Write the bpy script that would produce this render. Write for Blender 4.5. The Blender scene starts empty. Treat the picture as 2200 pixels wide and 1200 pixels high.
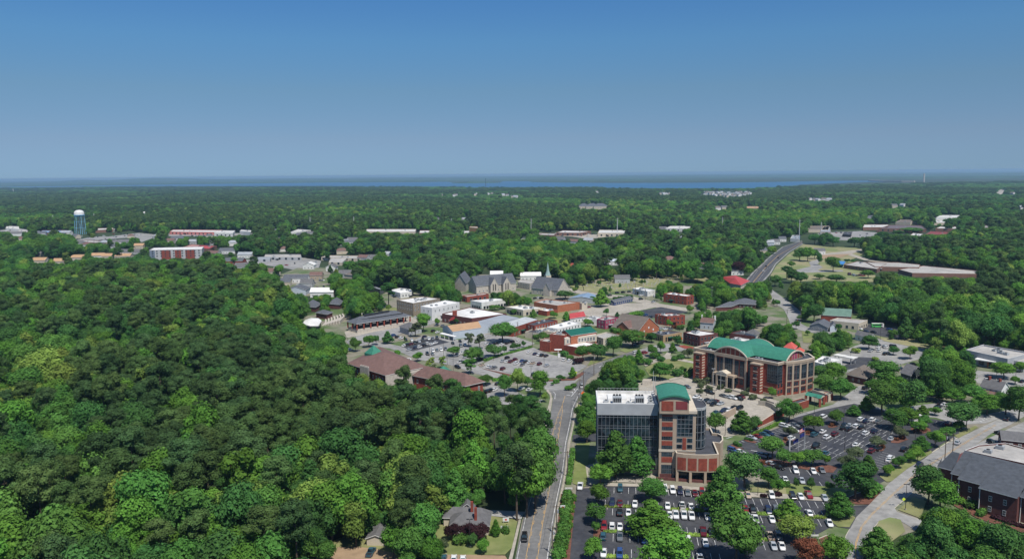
import bpy, math, random
from mathutils import Vector, Matrix, noise
from mathutils.geometry import tessellate_polygon
rnd = random.Random(11)
sc = bpy.context.scene
col = sc.collection
PI = math.pi

# ------------------------------------------------------------------ camera (drone, 110 m up)
F, H, YH = 1711.0, 110.0, 374.0
pitch = math.atan((600 - YH) / F)
roll = 0.0100
cp, sp, cr, sr = math.cos(pitch), math.sin(pitch), math.cos(roll), math.sin(roll)
fwd = Vector((0, cp, -sp)); up0 = Vector((0, sp, cp)); rt0 = Vector((1, 0, 0))
rt = rt0 * cr - up0 * sr
upv = rt0 * sr + up0 * cr

def G(x, y, z=0.0):
    """the point of the plane at height z that the photograph shows at pixel x, y"""
    d = fwd + rt * ((x - 1100) / F) + upv * ((600 - y) / F)
    t = (z - H) / d.z
    return Vector((d.x * t, d.y * t, z))

def PX(p):
    v = Vector((p[0], p[1], p[2] - H)); f = v.dot(fwd)
    if f < 1: return (-1e5, -1e5)
    return (1100 + F * v.dot(rt) / f, 600 - F * v.dot(upv) / f)

def hgt(x, y, yt):
    p = G(x, y); lo, hi = 0.0, 150.0
    for _ in range(40):
        m = (lo + hi) / 2
        if PX((p.x, p.y, m))[1] > yt: lo = m
        else: hi = m
    return lo

cam = bpy.data.objects.new("camera", bpy.data.cameras.new("camera"))
col.objects.link(cam)
cam.matrix_world = Matrix((( rt.x, upv.x, -fwd.x, 0), (rt.y, upv.y, -fwd.y, 0), (rt.z, upv.z, -fwd.z, H), (0, 0, 0, 1)))
cam.data.sensor_width = 36.0
cam.data.lens = F / 2200 * 36
cam.data.clip_start = 1; cam.data.clip_end = 90000
sc.camera = cam

# ------------------------------------------------------------------ materials
MATS = {}
def mat(name, rgb, rough=0.85, var=0.12, scale=0.35, metal=0.0, spec=0.3, big=0.0, rgb2=None, mixscale=0.03):
    if name in MATS: return MATS[name]
    m = bpy.data.materials.new(name); m.use_nodes = True
    nt = m.node_tree; N, L = nt.nodes, nt.links
    b = N['Principled BSDF']
    b.inputs['Roughness'].default_value = rough
    b.inputs['Metallic'].default_value = metal
    b.inputs['Specular IOR Level'].default_value = spec
    b.inputs['Base Color'].default_value = (*rgb, 1)
    if var or rgb2:
        geo = N.new('ShaderNodeNewGeometry')
        no = N.new('ShaderNodeTexNoise'); no.inputs['Scale'].default_value = scale; no.inputs['Detail'].default_value = 4
        L.new(geo.outputs['Position'], no.inputs['Vector'])
        mr = N.new('ShaderNodeMapRange')
        mr.inputs['From Min'].default_value = 0.3; mr.inputs['From Max'].default_value = 0.7
        mr.inputs['To Min'].default_value = 1 - var; mr.inputs['To Max'].default_value = 1 + var
        L.new(no.outputs['Fac'], mr.inputs['Value'])
        src = None
        if rgb2:
            n2 = N.new('ShaderNodeTexNoise'); n2.inputs['Scale'].default_value = mixscale; n2.inputs['Detail'].default_value = 6
            L.new(geo.outputs['Position'], n2.inputs['Vector'])
            m2 = N.new('ShaderNodeMapRange'); m2.inputs['From Min'].default_value = 0.42; m2.inputs['From Max'].default_value = 0.58
            L.new(n2.outputs['Fac'], m2.inputs['Value'])
            mx = N.new('ShaderNodeMix'); mx.data_type = 'RGBA'
            mx.inputs[6].default_value = (*rgb, 1); mx.inputs[7].default_value = (*rgb2, 1)
            L.new(m2.outputs['Result'], mx.inputs[0]); src = mx.outputs[2]
        vm = N.new('ShaderNodeVectorMath'); vm.operation = 'SCALE'
        if src: L.new(src, vm.inputs[0])
        else: vm.inputs[0].default_value = rgb
        L.new(mr.outputs['Result'], vm.inputs['Scale'])
        L.new(vm.outputs['Vector'], b.inputs['Base Color'])
    MATS[name] = m
    return m

def leafmat(name, rgb):
    m = bpy.data.materials.new(name); m.use_nodes = True
    nt = m.node_tree; N, L = nt.nodes, nt.links
    for n in list(N): N.remove(n)
    out = N.new('ShaderNodeOutputMaterial')
    oi = N.new('ShaderNodeObjectInfo'); tc = N.new('ShaderNodeTexCoord')
    no = N.new('ShaderNodeTexNoise'); no.inputs['Scale'].default_value = 0.45; no.inputs['Detail'].default_value = 2
    L.new(tc.outputs['Object'], no.inputs['Vector'])
    a = N.new('ShaderNodeMapRange'); a.inputs['From Min'].default_value = .3; a.inputs['From Max'].default_value = .7
    a.inputs['To Min'].default_value = .66; a.inputs['To Max'].default_value = 1.34
    L.new(no.outputs['Fac'], a.inputs['Value'])
    r = N.new('ShaderNodeMapRange'); r.inputs['To Min'].default_value = .74; r.inputs['To Max'].default_value = 1.26
    L.new(oi.outputs['Random'], r.inputs['Value'])
    mu = N.new('ShaderNodeMath'); mu.operation = 'MULTIPLY'
    L.new(a.outputs['Result'], mu.inputs[0]); L.new(r.outputs['Result'], mu.inputs[1])
    hs = N.new('ShaderNodeHueSaturation'); hs.inputs['Color'].default_value = (*rgb, 1)
    h2 = N.new('ShaderNodeMapRange'); h2.inputs['To Min'].default_value = .490; h2.inputs['To Max'].default_value = .514
    fr = N.new('ShaderNodeMath'); fr.operation = 'MULTIPLY'; fr.inputs[1].default_value = 7.31
    f2 = N.new('ShaderNodeMath'); f2.operation = 'FRACT'
    L.new(oi.outputs['Random'], fr.inputs[0]); L.new(fr.outputs[0], f2.inputs[0]); L.new(f2.outputs[0], h2.inputs['Value'])
    L.new(h2.outputs['Result'], hs.inputs['Hue']); L.new(mu.outputs[0], hs.inputs['Value'])
    d = N.new('ShaderNodeBsdfDiffuse'); t = N.new('ShaderNodeBsdfTranslucent'); x = N.new('ShaderNodeMixShader')
    x.inputs[0].default_value = .33
    L.new(hs.outputs[0], d.inputs['Color']); L.new(hs.outputs[0], t.inputs['Color'])
    L.new(d.outputs[0], x.inputs[1]); L.new(t.outputs[0], x.inputs[2]); L.new(x.outputs[0], out.inputs['Surface'])
    return m

brick = mat('red_brick', (.235, .056, .036), var=.22, scale=.9)
brickd = mat('dark_brick', (.12, .045, .04), var=.2, scale=.9)
bricko = mat('orange_brick', (.36, .125, .065), var=.18, scale=.9)
tan = mat('tan_stone', (.37, .29, .215), var=.08)
cream = mat('cream_stucco', (.52, .455, .36), var=.07)
stone = mat('grey_stone', (.45, .405, .345), var=.14, scale=.8)
greyw = mat('grey_wall', (.36, .37, .38), var=.08)
bluew = mat('pale_blue_wall', (.42, .47, .52), var=.07)
white = mat('white_paint', (.64, .635, .61), var=.1, scale=.3)
wroof = mat('white_roof', (.70, .69, .66), var=.14, scale=.4, rgb2=(.57, .56, .53), mixscale=.06)
groof = mat('gravel_roof', (.40, .38, .35), var=.16, scale=.4, rgb2=(.33, .315, .29), mixscale=.06)
droof = mat('dark_flat_roof', (.055, .058, .068), var=.25, scale=.3)
slate = mat('slate_roof', (.095, .102, .116), var=.2, scale=.7)
shin = mat('grey_shingle', (.12, .118, .12), var=.18, scale=.8)
brown = mat('brown_shingle', (.155, .092, .078), var=.16, scale=.6)
tanr = mat('tan_roof', (.40, .25, .14), var=.1)
metr = mat('grey_metal_roof', (.30, .32, .34), var=.12, scale=.25, rough=.5)
blur = mat('blue_metal_roof', (.20, .28, .38), var=.1, rough=.5)
redr = mat('red_metal_roof', (.40, .06, .06), var=.1, rough=.6)
green = mat('green_metal_roof', (.042, .188, .125), var=.15, scale=.8, rough=.5)
dgreen = mat('dark_green_roof', (.012, .105, .075), var=.1, rough=.5)
mag = mat('magenta_wall', (.30, .05, .10), var=.1)
orangew = mat('orange_wall', (.55, .30, .12), var=.1)
pinkr = mat('pink_front', (.55, .2, .18), var=.1)
glass = mat('window_glass', (.006, .010, .016), rough=.07, var=.5, scale=.8, spec=.5, rgb2=(.026, .044, .054), mixscale=.2)
wframe = mat('window_frame', (.6, .6, .58), var=0)
dframe = mat('mullion_metal', (.25, .27, .29), var=0, rough=.5, metal=.2); bframe = mat('dark_mullion_metal', (.09, .10, .115), var=0, rough=.5)
acm = mat('unit_metal', (.34, .36, .37), var=.15, rough=.5)
darkm = mat('dark_metal', (.03, .03, .032), var=.1, rough=.5)
wood = mat('weathered_wood', (.14, .11, .085), var=.2)
steel = mat('pale_steel', (.45, .46, .46), var=.05, rough=.5)
bark = mat('bark', (.095, .07, .052), var=.3, scale=2.0)
asph = mat('fresh_asphalt', (.040, .042, .050), var=.22, scale=.5, rgb2=(.062, .063, .068), mixscale=.07)
road = mat('worn_asphalt', (.125, .124, .122), var=.16, scale=.6, rgb2=(.165, .162, .155), mixscale=.06)
roadp = mat('pale_asphalt', (.225, .22, .21), var=.16, scale=.4, rgb2=(.285, .278, .262), mixscale=.05)
conc = mat('concrete', (.31, .28, .23), var=.16, scale=.5, rgb2=(.365, .33, .275), mixscale=.06)
kerbm = mat('kerb_concrete', (.46, .42, .34), var=.1)
wline = mat('white_line', (.68, .68, .66), var=.15, scale=2.5, rgb2=(.42, .42, .41), mixscale=.5)
yline = mat('yellow_line', (.56, .34, .12), var=.15, scale=2.5, rgb2=(.36, .26, .14), mixscale=.4)
lawn = mat('lawn', (.15, .185, .055), var=.16, scale=.2, rgb2=(.20, .20, .085), mixscale=.05)
dry = mat('dry_grass', (.26, .235, .125), var=.15, scale=.1, rgb2=(.17, .20, .075), mixscale=.03)
dirt = mat('dirt', (.30, .21, .13), var=.15)
mulch = mat('mulch', (.14, .06, .04), var=.25, scale=.8)
town = mat('town_ground', (.215, .195, .15), var=.2, scale=.3, rgb2=(.085, .13, .042), mixscale=.035)
forestfl = mat('forest_floor', (.026, .040, .016), var=.35, scale=.02, rgb2=(.035, .058, .018), mixscale=.004)
LEAF = dict(
    mid=leafmat('leaf_mid_green', (.100, .220, .046)), dark=leafmat('leaf_dark_green', (.070, .166, .044)),
    bright=leafmat('leaf_bright_green', (.125, .262, .042)), yellow=leafmat('leaf_yellow_green', (.225, .325, .068)),
    olive=leafmat('needle_olive', (.108, .180, .056)), deep=leafmat('needle_dark', (.080, .145, .052)),
    grey=leafmat('leaf_grey_green', (.12, .15, .075)),
    purple=leafmat('leaf_purple', (.052, .024, .028)), rust=leafmat('leaf_rust', (.19, .08, .042)), white=leafmat('leaf_white_bloom', (.45, .45, .36)))
SHADE = dict(mid='green', dark='dark green', bright='bright green', yellow='yellow-green', olive='olive', deep='dark', grey='grey-green', purple='purple-leaved', rust='rusty red', white='white-flowering')

# ------------------------------------------------------------------ mesh building
SUB = dict(chimney=('roof',), rooftop_unit=('roof',), cooling_unit=('roof',), roof_rail=('parapet',), ridge_vent=('roof',), skylight=('roof',), mullion_frame=('glass_wall', 'glass_bay', 'glass_wing', 'stone_frame'),
           barrel_roof=('penthouse',), walkway=('tank',), transformer=('pole',), column=('podium', 'portico_roof', 'base'), portico_trim=('portico_glass',), porch_post=('porch_roof',), canopy_pier=('entrance_canopy',), cornice=('wall',), brick_panel=('penthouse', 'podium', 'wall', 'gable_wall'), stone_band=('stair_pier', 'wall'))
class MB:
    def __init__(s): s.v, s.f, s.m, s.mats = [], [], [], []
    def mi(s, m):
        if m not in s.mats: s.mats.append(m)
        return s.mats.index(m)
    def face(s, pts, m):
        n = len(s.v); s.v += [tuple(p) for p in pts]; s.f.append(tuple(range(n, n + len(pts)))); s.m.append(s.mi(m))
    def poly(s, pts, m):
        if len(pts) <= 4: return s.face(pts, m)
        n = len(s.v); s.v += [tuple(p) for p in pts]; k = s.mi(m)
        nz = sum(pts[i][0] * pts[(i + 1) % len(pts)][1] - pts[(i + 1) % len(pts)][0] * pts[i][1] for i in range(len(pts)))
        for t in tessellate_polygon([[Vector((p[0], p[1], 0)) for p in pts]]):
            a, b, c = (pts[i] for i in t)
            z = (b[0] - a[0]) * (c[1] - a[1]) - (b[1] - a[1]) * (c[0] - a[0])
            if abs(z) < 1e-9: continue
            t = t if z > 0 else (t[0], t[2], t[1])
            s.f.append(tuple(n + i for i in t)); s.m.append(k)
    def prism(s, pts, z0, z1, m, top=None, bottom=False):
        """pts: CCW 2D"""
        for i in range(len(pts)):
            a, b = pts[i], pts[(i + 1) % len(pts)]
            s.face([(a[0], a[1], z0), (b[0], b[1], z0), (b[0], b[1], z1), (a[0], a[1], z1)], m)
        s.poly([(p[0], p[1], z1) for p in pts], top or m)
        if bottom: s.poly([(p[0], p[1], z0) for p in pts][::-1], m)
    def box(s, c, d, m, ang=0.0, bottom=True):
        """c: centre of the base, d: full sizes"""
        ca, sa = math.cos(ang), math.sin(ang); x, y = d[0] / 2, d[1] / 2
        p = [(c[0] + ca * a - sa * b, c[1] + sa * a + ca * b) for a, b in ((-x, -y), (x, -y), (x, y), (-x, y))]
        s.prism(p, c[2], c[2] + d[2], m, bottom=bottom)
    def tube(s, p0, p1, r0, r1, m, n=8, cap=True):
        p0, p1 = Vector(p0), Vector(p1); d = (p1 - p0).normalized()
        a = d.orthogonal().normalized(); b = d.cross(a); k = s.mi(m); o = len(s.v)
        for p, r in ((p0, r0), (p1, r1)):
            for i in range(n):
                t = 2 * PI * i / n; s.v.append(tuple(p + (a * math.cos(t) + b * math.sin(t)) * r))
        for i in range(n):
            j = (i + 1) % n; s.f.append((o + i, o + j, o + n + j, o + n + i)); s.m.append(k)
        if cap: s.f.append(tuple(o + n + i for i in range(n))); s.m.append(k); s.f.append(tuple(o + n - 1 - i for i in range(n))); s.m.append(k)
    def lathe(s, c, prof, m, n=20):
        k = s.mi(m); o = len(s.v)
        for r, z in prof:
            for i in range(n):
                t = 2 * PI * i / n; s.v.append((c[0] + r * math.cos(t), c[1] + r * math.sin(t), c[2] + z))
        for q in range(len(prof) - 1):
            for i in range(n):
                j = (i + 1) % n; s.f.append((o + q * n + i, o + q * n + j, o + (q + 1) * n + j, o + (q + 1) * n + i)); s.m.append(k)
    def mesh(s, name, loc=(0, 0, 0), smooth=False):
        me = bpy.data.meshes.new(name)
        lx, ly, lz = loc
        me.from_pydata([(a - lx, b - ly, c - lz) for a, b, c in s.v], [], s.f)
        for m in s.mats: me.materials.append(m)
        if len(s.mats) > 1: me.polygons.foreach_set('material_index', s.m)
        if smooth: me.polygons.foreach_set('use_smooth', [True] * len(me.polygons))
        me.update()
        return me
    def build(s, name, parent=None, smooth=False, own=False):
        if not s.f: return None
        loc = tuple(parent.location) if parent else (0, 0, 0)
        if parent and parent.parent: loc = tuple(Vector(loc) + parent.parent.location)
        if own:
            loc = (s.v[0][0], s.v[0][1], 0)
        o = bpy.data.objects.new(name, s.mesh(name, loc, smooth)); col.objects.link(o)
        if parent and name in SUB:
            for k in reversed(parent.children):
                if k.name.split('.')[0] in SUB[name]: parent = k; break
        if own: o.location = loc
        if parent: o.parent = parent
        return o

def tag(o, label, cat=None, group=None, kind=None):
    o['label'] = label
    if cat: o['category'] = cat
    if group: o['group'] = group
    if kind: o['kind'] = kind
    return o
def thing(name, label, cat, loc, group=None):
    o = bpy.data.objects.new(name, None); col.objects.link(o); o.location = loc; o.empty_display_size = 1
    return tag(o, label, cat, group)
def inst(name, me, parent, loc=(0, 0, 0), rz=0.0, scale=(1, 1, 1)):
    o = bpy.data.objects.new(name, me); col.objects.link(o); o.parent = parent
    o.location = loc; o.rotation_euler = (0, 0, rz); o.scale = scale
    return o
ORD = 'first second third fourth fifth sixth seventh eighth ninth tenth eleventh twelfth thirteenth fourteenth fifteenth sixteenth seventeenth eighteenth nineteenth twentieth'.split()
TENS = ['', '', 'twenty', 'thirty', 'forty', 'fifty', 'sixty', 'seventy', 'eighty', 'ninety']
def nth(i):
    if i < 20: return ORD[i]
    if (i + 1) % 10 == 0 and (i + 1) < 100: return TENS[(i + 1) // 10][:-1] + 'ieth'
    return TENS[((i + 1) // 10) % 10] + '-' + ORD[(i + 1) % 10 - 1] if i < 99 else str(i + 1) + 'th'

# ------------------------------------------------------------------ masks over the photograph (2 px cells): where crowns may be, where trunks may not
MW, MH = 1100, 600
crownmask = bytearray(MW * MH)
bldmask = bytearray(MW * MH)
nobase = bytearray(MW * MH)
def paint(mask, pts, val):
    pts = [(x / 2, y / 2) for x, y in pts]
    y0 = max(0, int(min(p[1] for p in pts))); y1 = min(MH - 1, int(max(p[1] for p in pts)) + 1)
    for y in range(y0, y1 + 1):
        xs = []; yc = y + .5
        for i in range(len(pts)):
            (ax, ay), (bx, by) = pts[i], pts[(i + 1) % len(pts)]
            if (ay <= yc) != (by <= yc): xs.append(ax + (yc - ay) / (by - ay) * (bx - ax))
        xs.sort()
        for a, b in zip(xs[::2], xs[1::2]):
            a, b = max(0, int(a + .5)), min(MW, int(b + .5))
            if b > a: mask[y * MW + a:y * MW + b] = bytes([val]) * (b - a)
def at(mask, x, y):
    x, y = int(x / 2), int(y / 2)
    return mask[y * MW + x] if 0 <= x < MW and 0 <= y < MH else None

def ccw(pts):
    a = sum(pts[i][0] * pts[(i + 1) % len(pts)][1] - pts[(i + 1) % len(pts)][0] * pts[i][1] for i in range(len(pts)))
    return list(pts) if a > 0 else list(pts)[::-1]

# ------------------------------------------------------------------ ground sheets and lines
NSH = [0]
def sheet(name, label, px, z, m, keep=True, cat=None, kind='structure', parent=None):
    NSH[0] += 1; z += .001 * NSH[0]
    mb = MB(); mb.poly(ccw([tuple(G(x, y, z)) for x, y in px]), m)
    o = mb.build(name, parent, own=parent is None)
    if parent is None: tag(o, label, cat, kind=kind)
    if keep: paint(nobase, px, 1)
    return o
def offset_line(pts, w):
    out = []
    for i, p in enumerate(pts):
        a = pts[max(0, i - 1)]; b = pts[min(len(pts) - 1, i + 1)]
        d = (b - a); d.z = 0; d.normalize(); n = Vector((-d.y, d.x, 0)); out.append((p + n * w / 2, p - n * w / 2))
    return out
def strip(mb, px, w, z, m, dash=None):
    pts = [G(x, y, z) for x, y in px]
    if dash:
        for a, b in zip(pts, pts[1:]):
            L = (b - a).length; d = (b - a) / L; t = 0
            while t < L:
                q = [a + d * t, a + d * min(L, t + dash[0])]; e = offset_line(q, w)
                mb.face([e[0][1], e[1][1], e[1][0], e[0][0]], m); t += dash[0] + dash[1]
        return
    e = offset_line(pts, w)
    for i in range(len(e) - 1): mb.face([e[i][1], e[i + 1][1], e[i + 1][0], e[i][0]], m)
def curb(mb, px, w, h, m, z=0.0):
    e = offset_line([G(x, y, z) for x, y in px], w)
    for i in range(len(e) - 1):
        a, b, c, d = e[i][1], e[i + 1][1], e[i + 1][0], e[i][0]; u = Vector((0, 0, h))
        mb.face([a + u, b + u, c + u, d + u], m); mb.face([a, b, b + u, a + u], m); mb.face([c, d, d + u, c + u], m)
    for i, j in ((0, 0), (-1, -1)):
        a, d = e[i]; u = Vector((0, 0, h)); mb.face([d, a, a + u, d + u], m); 
# ------------------------------------------------------------------ windows
def win_mesh(name, fm, gm, bar=True, fr=.10):
    """unit window in the XZ plane, outward -Y: frame ring and a pane"""
    mb = MB(); a = .5; b = a - fr; y = -.06
    o = [(-a, y, -a), (a, y, -a), (a, y, a), (-a, y, a)]; i = [(-b, y, -b), (b, y, -b), (b, y, b), (-b, y, b)]
    for k in range(4):
        j = (k + 1) % 4; mb.face([o[k], o[j], i[j], i[k]], fm)
        p, q = o[k], o[j]; mb.face([(p[0], 0, p[2]), (q[0], 0, q[2]), q, p], fm)
    g = [(x, y + .03, z) for x, _, z in i]; mb.face(g, gm)
    if bar:
        mb.face([(-.03, y - .004, -b), (.03, y - .004, -b), (.03, y - .004, b), (-.03, y - .004, b)], fm)
        mb.face([(-b, y - .008, -.03), (b, y - .008, -.03), (b, y - .008, .03), (-b, y - .008, .03)], fm)
    return mb.mesh(name)
WIN = dict(white=win_mesh('window_white', wframe, glass), dark=win_mesh('window_dark', dframe, glass, bar=False, fr=.05),
           tan=win_mesh('window_tan', tan, glass), big=win_mesh('window_big', bframe, glass, fr=.03))
def facade(root, a, b, rows, w=1.3, sp=3.2, kind='white', margin=1.2, off=.02, n=None, cap=100):
    """windows of one wall; a -> b as seen from outside, rows: (z0, z1)"""
    a, b = Vector((a[0], a[1], 0)), Vector((b[0], b[1], 0)); d = b - a; L = d.length
    if L < w + .6 and n is None: return
    d /= L; out = Vector((d.y, -d.x, 0)); k = n or max(1, int((L - 2 * margin + sp - w) / sp))
    have = sum(1 for c in root.children if c.name.startswith('window'))
    for z0, z1 in rows:
        for i in range(k):
            if have >= cap: return
            t = L / 2 + (i - (k - 1) / 2) * min(sp, (L - 2 * margin) / max(1, k - 1) if k > 1 and n is None else sp)
            p = a + d * t + out * off; have += 1
            inst('window', WIN[kind], root, (p.x - root.location.x, p.y - root.location.y, (z0 + z1) / 2 - root.location.z),
                 math.atan2(d.y, d.x), (w, 1.0, z1 - z0))
def faces_cam(a, b):
    d = (b[0] - a[0], b[1] - a[1]); out = (d[1], -d[0]); return out[0] * -a[0] + out[1] * -a[1] > 0

def mask_building(pts2, h, vis=.75):
    """the part of the picture that the building shows in stays free of scattered crowns"""
    if vis < 0: return paint(nobase, [PX((p[0], p[1], 0)) for p in pts2], 1)
    top = [PX((p[0], p[1], h)) for p in pts2]; bot = [PX((p[0], p[1], 0)) for p in pts2]
    paint(bldmask, top, 1)
    n = len(pts2)
    for i in range(n):
        j = (i + 1) % n
        q = [top[i], top[j], (top[j][0], top[j][1] + (bot[j][1] - top[j][1]) * vis), (top[i][0], top[i][1] + (bot[i][1] - top[i][1]) * vis)]
        paint(bldmask, q, 1)
    paint(nobase, bot, 1)
    c = [PX((p[0], p[1], 0)) for p in pts2]; paint(nobase, c, 1)

def inset(pts, d):
    n = len(pts); out = []
    for i in range(n):
        p, a, b = Vector(pts[i][:2]), Vector(pts[i - 1][:2]), Vector(pts[(i + 1) % n][:2])
        e1 = (p - a).normalized(); e2 = (b - p).normalized(); n1 = Vector((-e1.y, e1.x)); n2 = Vector((-e2.y, e2.x))
        m = n1 + n2; k = m.dot(n1)
        out.append(tuple(p + m * (d / k if abs(k) > .3 else d)))
    return out

def flat(name, label, roofpx, h, wm, rm, par=.6, cap=None, rows=(), w=1.3, sp=3.2, wk='white', units=0, root=None, cat='building',
         group=None, vis=.75, z0=0.0, hole=True, edges=None, world=None):
    """flat-roofed block; roofpx: the parapet's outline in the photograph, h: its height"""
    pts = ccw(world or [tuple(G(x, y, h))[:2] for x, y in roofpx])
    cx = sum(p[0] for p in pts) / len(pts); cy = sum(p[1] for p in pts) / len(pts)
    new = root is None
    if new: root = thing(name, label, cat, (cx, cy, 0), group)
    wl = MB(); n = len(pts); inn = inset(pts, .3)
    for i in range(n):
        a, b, c, d = pts[i], pts[(i + 1) % n], inn[(i + 1) % n], inn[i]
        wl.face([(*a, z0), (*b, z0), (*b, h), (*a, h)], wm)
        if par: wl.face([(*a, h), (*b, h), (*c, h), (*d, h)], cap or wm); wl.face([(*d, h), (*c, h), (*c, h - par), (*d, h - par)], wm)
    wl.build('wall', root)
    rf = MB(); rp = inn if par else pts
    rf.poly([(*p, h - par + (0 if par else .01)) for p in rp], rm); rfo = rf.build('roof', root)
    for i in range(n):
        a, b = pts[i], pts[(i + 1) % n]
        if rows and faces_cam(a, b) and (edges is None or i in edges): facade(root, a, b, rows, w, sp, wk)
    if new and rows and h < 12:
        e_ = max(((pts[i], pts[(i + 1) % n]) for i in range(n) if faces_cam(pts[i], pts[(i + 1) % n])), key=lambda q: (Vector(q[1]) - Vector(q[0])).length, default=None)
        if e_:
            a, b = Vector(e_[0]), Vector(e_[1]); d = (b - a).normalized(); q = a + (b - a) * .36 + Vector((d.y, -d.x)) * .12; mb = MB(); mb.box((q.x, q.y, z0), (1.9, .3, 2.5), darkm, math.atan2(d.y, d.x)); mb.build('door', root)
            q = q + Vector((d.y, -d.x)) * .7; mb = MB(); mb.box((q.x, q.y, z0 + 2.7), (4.5, 1.7, .3), rnd.choice([dgreen, greyw, brickd, darkm]), math.atan2(d.y, d.x)); mb.build('awning', root)
    if new and not units and par and h < 12: units = 1 + int(n > 3)
    for k in range(units):
        t = rnd.uniform(.2, .8), rnd.uniform(.25, .8)
        p = (pts[0][0] * (1 - t[0]) + pts[1][0] * t[0]) * (1 - t[1]) + (pts[-1][0] * (1 - t[0]) + pts[-2][0] * t[0]) * t[1], \
            (pts[0][1] * (1 - t[0]) + pts[1][1] * t[0]) * (1 - t[1]) + (pts[-1][1] * (1 - t[0]) + pts[-2][1] * t[0]) * t[1]
        ac_unit((p[0], p[1], h - par + .02), root, rnd.uniform(1.4, 2.4), math.atan2(pts[1][1] - pts[0][1], pts[1][0] - pts[0][0]))
    mask_building(pts, h, vis)
    return root
def ac_unit(c, root, s=2.0, ang=0.0):
    mb = MB(); mb.box((c[0], c[1], c[2]), (s * 1.3, s, s * .62), acm, ang)
    mb.tube((c[0], c[1], c[2] + s * .62), (c[0], c[1], c[2] + s * .75), s * .33, s * .33, darkm, 10)
    mb.build('rooftop_unit', root)

def pitched(name, label, corners, he, rise, typ='gable', axis=None, wm=cream, rm=shin, over=.5, rows=(), w=1.1, sp=3.0, wk='white', root=None,
            cat='house', group=None, vis=.75, z0=0.0, chim=None, porch=None, gm=None):
    """corners: four 2D points of the roof's outline, A -> B in front, then behind"""
    A, B, C, D = (Vector(c[:2]) for c in ccw([tuple(c)[:2] for c in corners]))
    if ((A + B) / 2).y > ((C + D) / 2).y: A, B, C, D = C, D, A, B
    cx, cy = ((A + B + C + D) / 4)
    if root is None: root = thing(name, label, cat, (cx, cy, 0), group)
    if axis is None: axis = 'AB' if (B - A).length >= (D - A).length else 'AD'
    if axis == 'AD': A, B, C, D = B, C, D, A          # ridge now always runs along A -> B
    m1, m2 = (A + D) / 2, (B + C) / 2; L = (m2 - m1).length; W = (D - A).length
    t = min(.46, .5 * W / L) if typ == 'hip' else 0
    r1, r2 = m1 + (m2 - m1) * t, m2 - (m2 - m1) * t; zr = he + rise
    rf = MB(); T = .22
    def P(v, z): return (v.x, v.y, z)
    top = [[P(A, he), P(B, he), P(r2, zr), P(r1, zr)], [P(C, he), P(D, he), P(r1, zr), P(r2, zr)]]
    if typ == 'hip': top += [[P(D, he), P(A, he), P(r1, zr)], [P(B, he), P(C, he), P(r2, zr)]]
    top = [q for f in top for q in (([f] if len(f) == 3 else [[f[0], f[1], f[2]], [f[0], f[2], f[3]]]))]
    for f in top:
        rf.face(f, rm); rf.face([(x, y, z - T) for x, y, z in f[::-1]], white)
    ring = [(A, he), (B, he)] + ([(r2, zr)] if typ != 'hip' else []) + [(C, he), (D, he)] + ([(r1, zr)] if typ != 'hip' else [])
    for i in range(len(ring)):
        (p, z), (q, y) = ring[i], ring[(i + 1) % len(ring)]
        rf.face([P(p, z - T), P(q, y - T), P(q, y), P(p, z)], white)
    rfo = rf.build('roof', root)
    wl = MB(); ip = [Vector(p) for p in inset([A, B, C, D], over)]
    hw = he - T + (rise * over / (W / 2))
    for i in range(4):
        a, b = ip[i], ip[(i + 1) % 4]; hh = hw if typ == 'hip' or i % 2 == 0 else hw
        wl.face([P(a, z0), P(b, z0), P(b, hw), P(a, hw)], wm)
        if typ != 'hip' and i % 2 == 1:
            k = (a + b) / 2; wl.face([P(a, hw), P(b, hw), P(k, zr - T - .02)], gm or wm)
    wl.build('wall', root)
    for i in range(4):
        a, b = ip[i], ip[(i + 1) % 4]
        if rows and faces_cam(a, b): facade(root, a, b, rows, w, sp, wk)
    if chim:
        for tt, hh, m in chim:
            q = r1 + (r2 - r1) * tt; mb = MB(); mb.box((q.x, q.y, zr - 1.5), (1.0, 1.0, 1.5 + hh), m); mb.box((q.x, q.y, zr + hh), (1.2, 1.2, .15), m); mb.build('chimney', root)
    pts = ccw([A, B, C, D]); mask_building([tuple(p) for p in pts], he, vis)
    if vis >= 0: paint(bldmask, [PX(P(p, he)) for p in (A, B)] + [PX(P(r2, zr)), PX(P(r1, zr))], 1)
    return root
def pxc(he, *px): return [tuple(G(x, y, he))[:2] for x, y in px]
def dep(a, b, he, d, he2=None):
    """outline with front eave a -> b (pixels at height he) and depth d metres away from the camera"""
    A, B = G(*a, he), G(*b, he); u = (B - A).normalized(); v = Vector((-u.y, u.x, 0)); return [tuple(p)[:2] for p in (A, B, B + v * d, A + v * d)]
class Fr:
    """local frame: u along the front, v away from the viewer"""
    def __init__(s, o, ang): s.o = Vector((o[0], o[1], 0)); s.a = ang; s.u = Vector((math.cos(ang), math.sin(ang), 0)); s.v = Vector((-s.u.y, s.u.x, 0))
    def p(s, u, v, z=0.0):
        q = s.o + s.u * u + s.v * v; return (q.x, q.y, z)
    def box(s, mb, u0, u1, v0, v1, z0, z1, m, top=None):
        mb.prism([s.p(u0, v0)[:2], s.p(u1, v0)[:2], s.p(u1, v1)[:2], s.p(u0, v1)[:2]], z0, z1, m, top, bottom=True)
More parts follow.
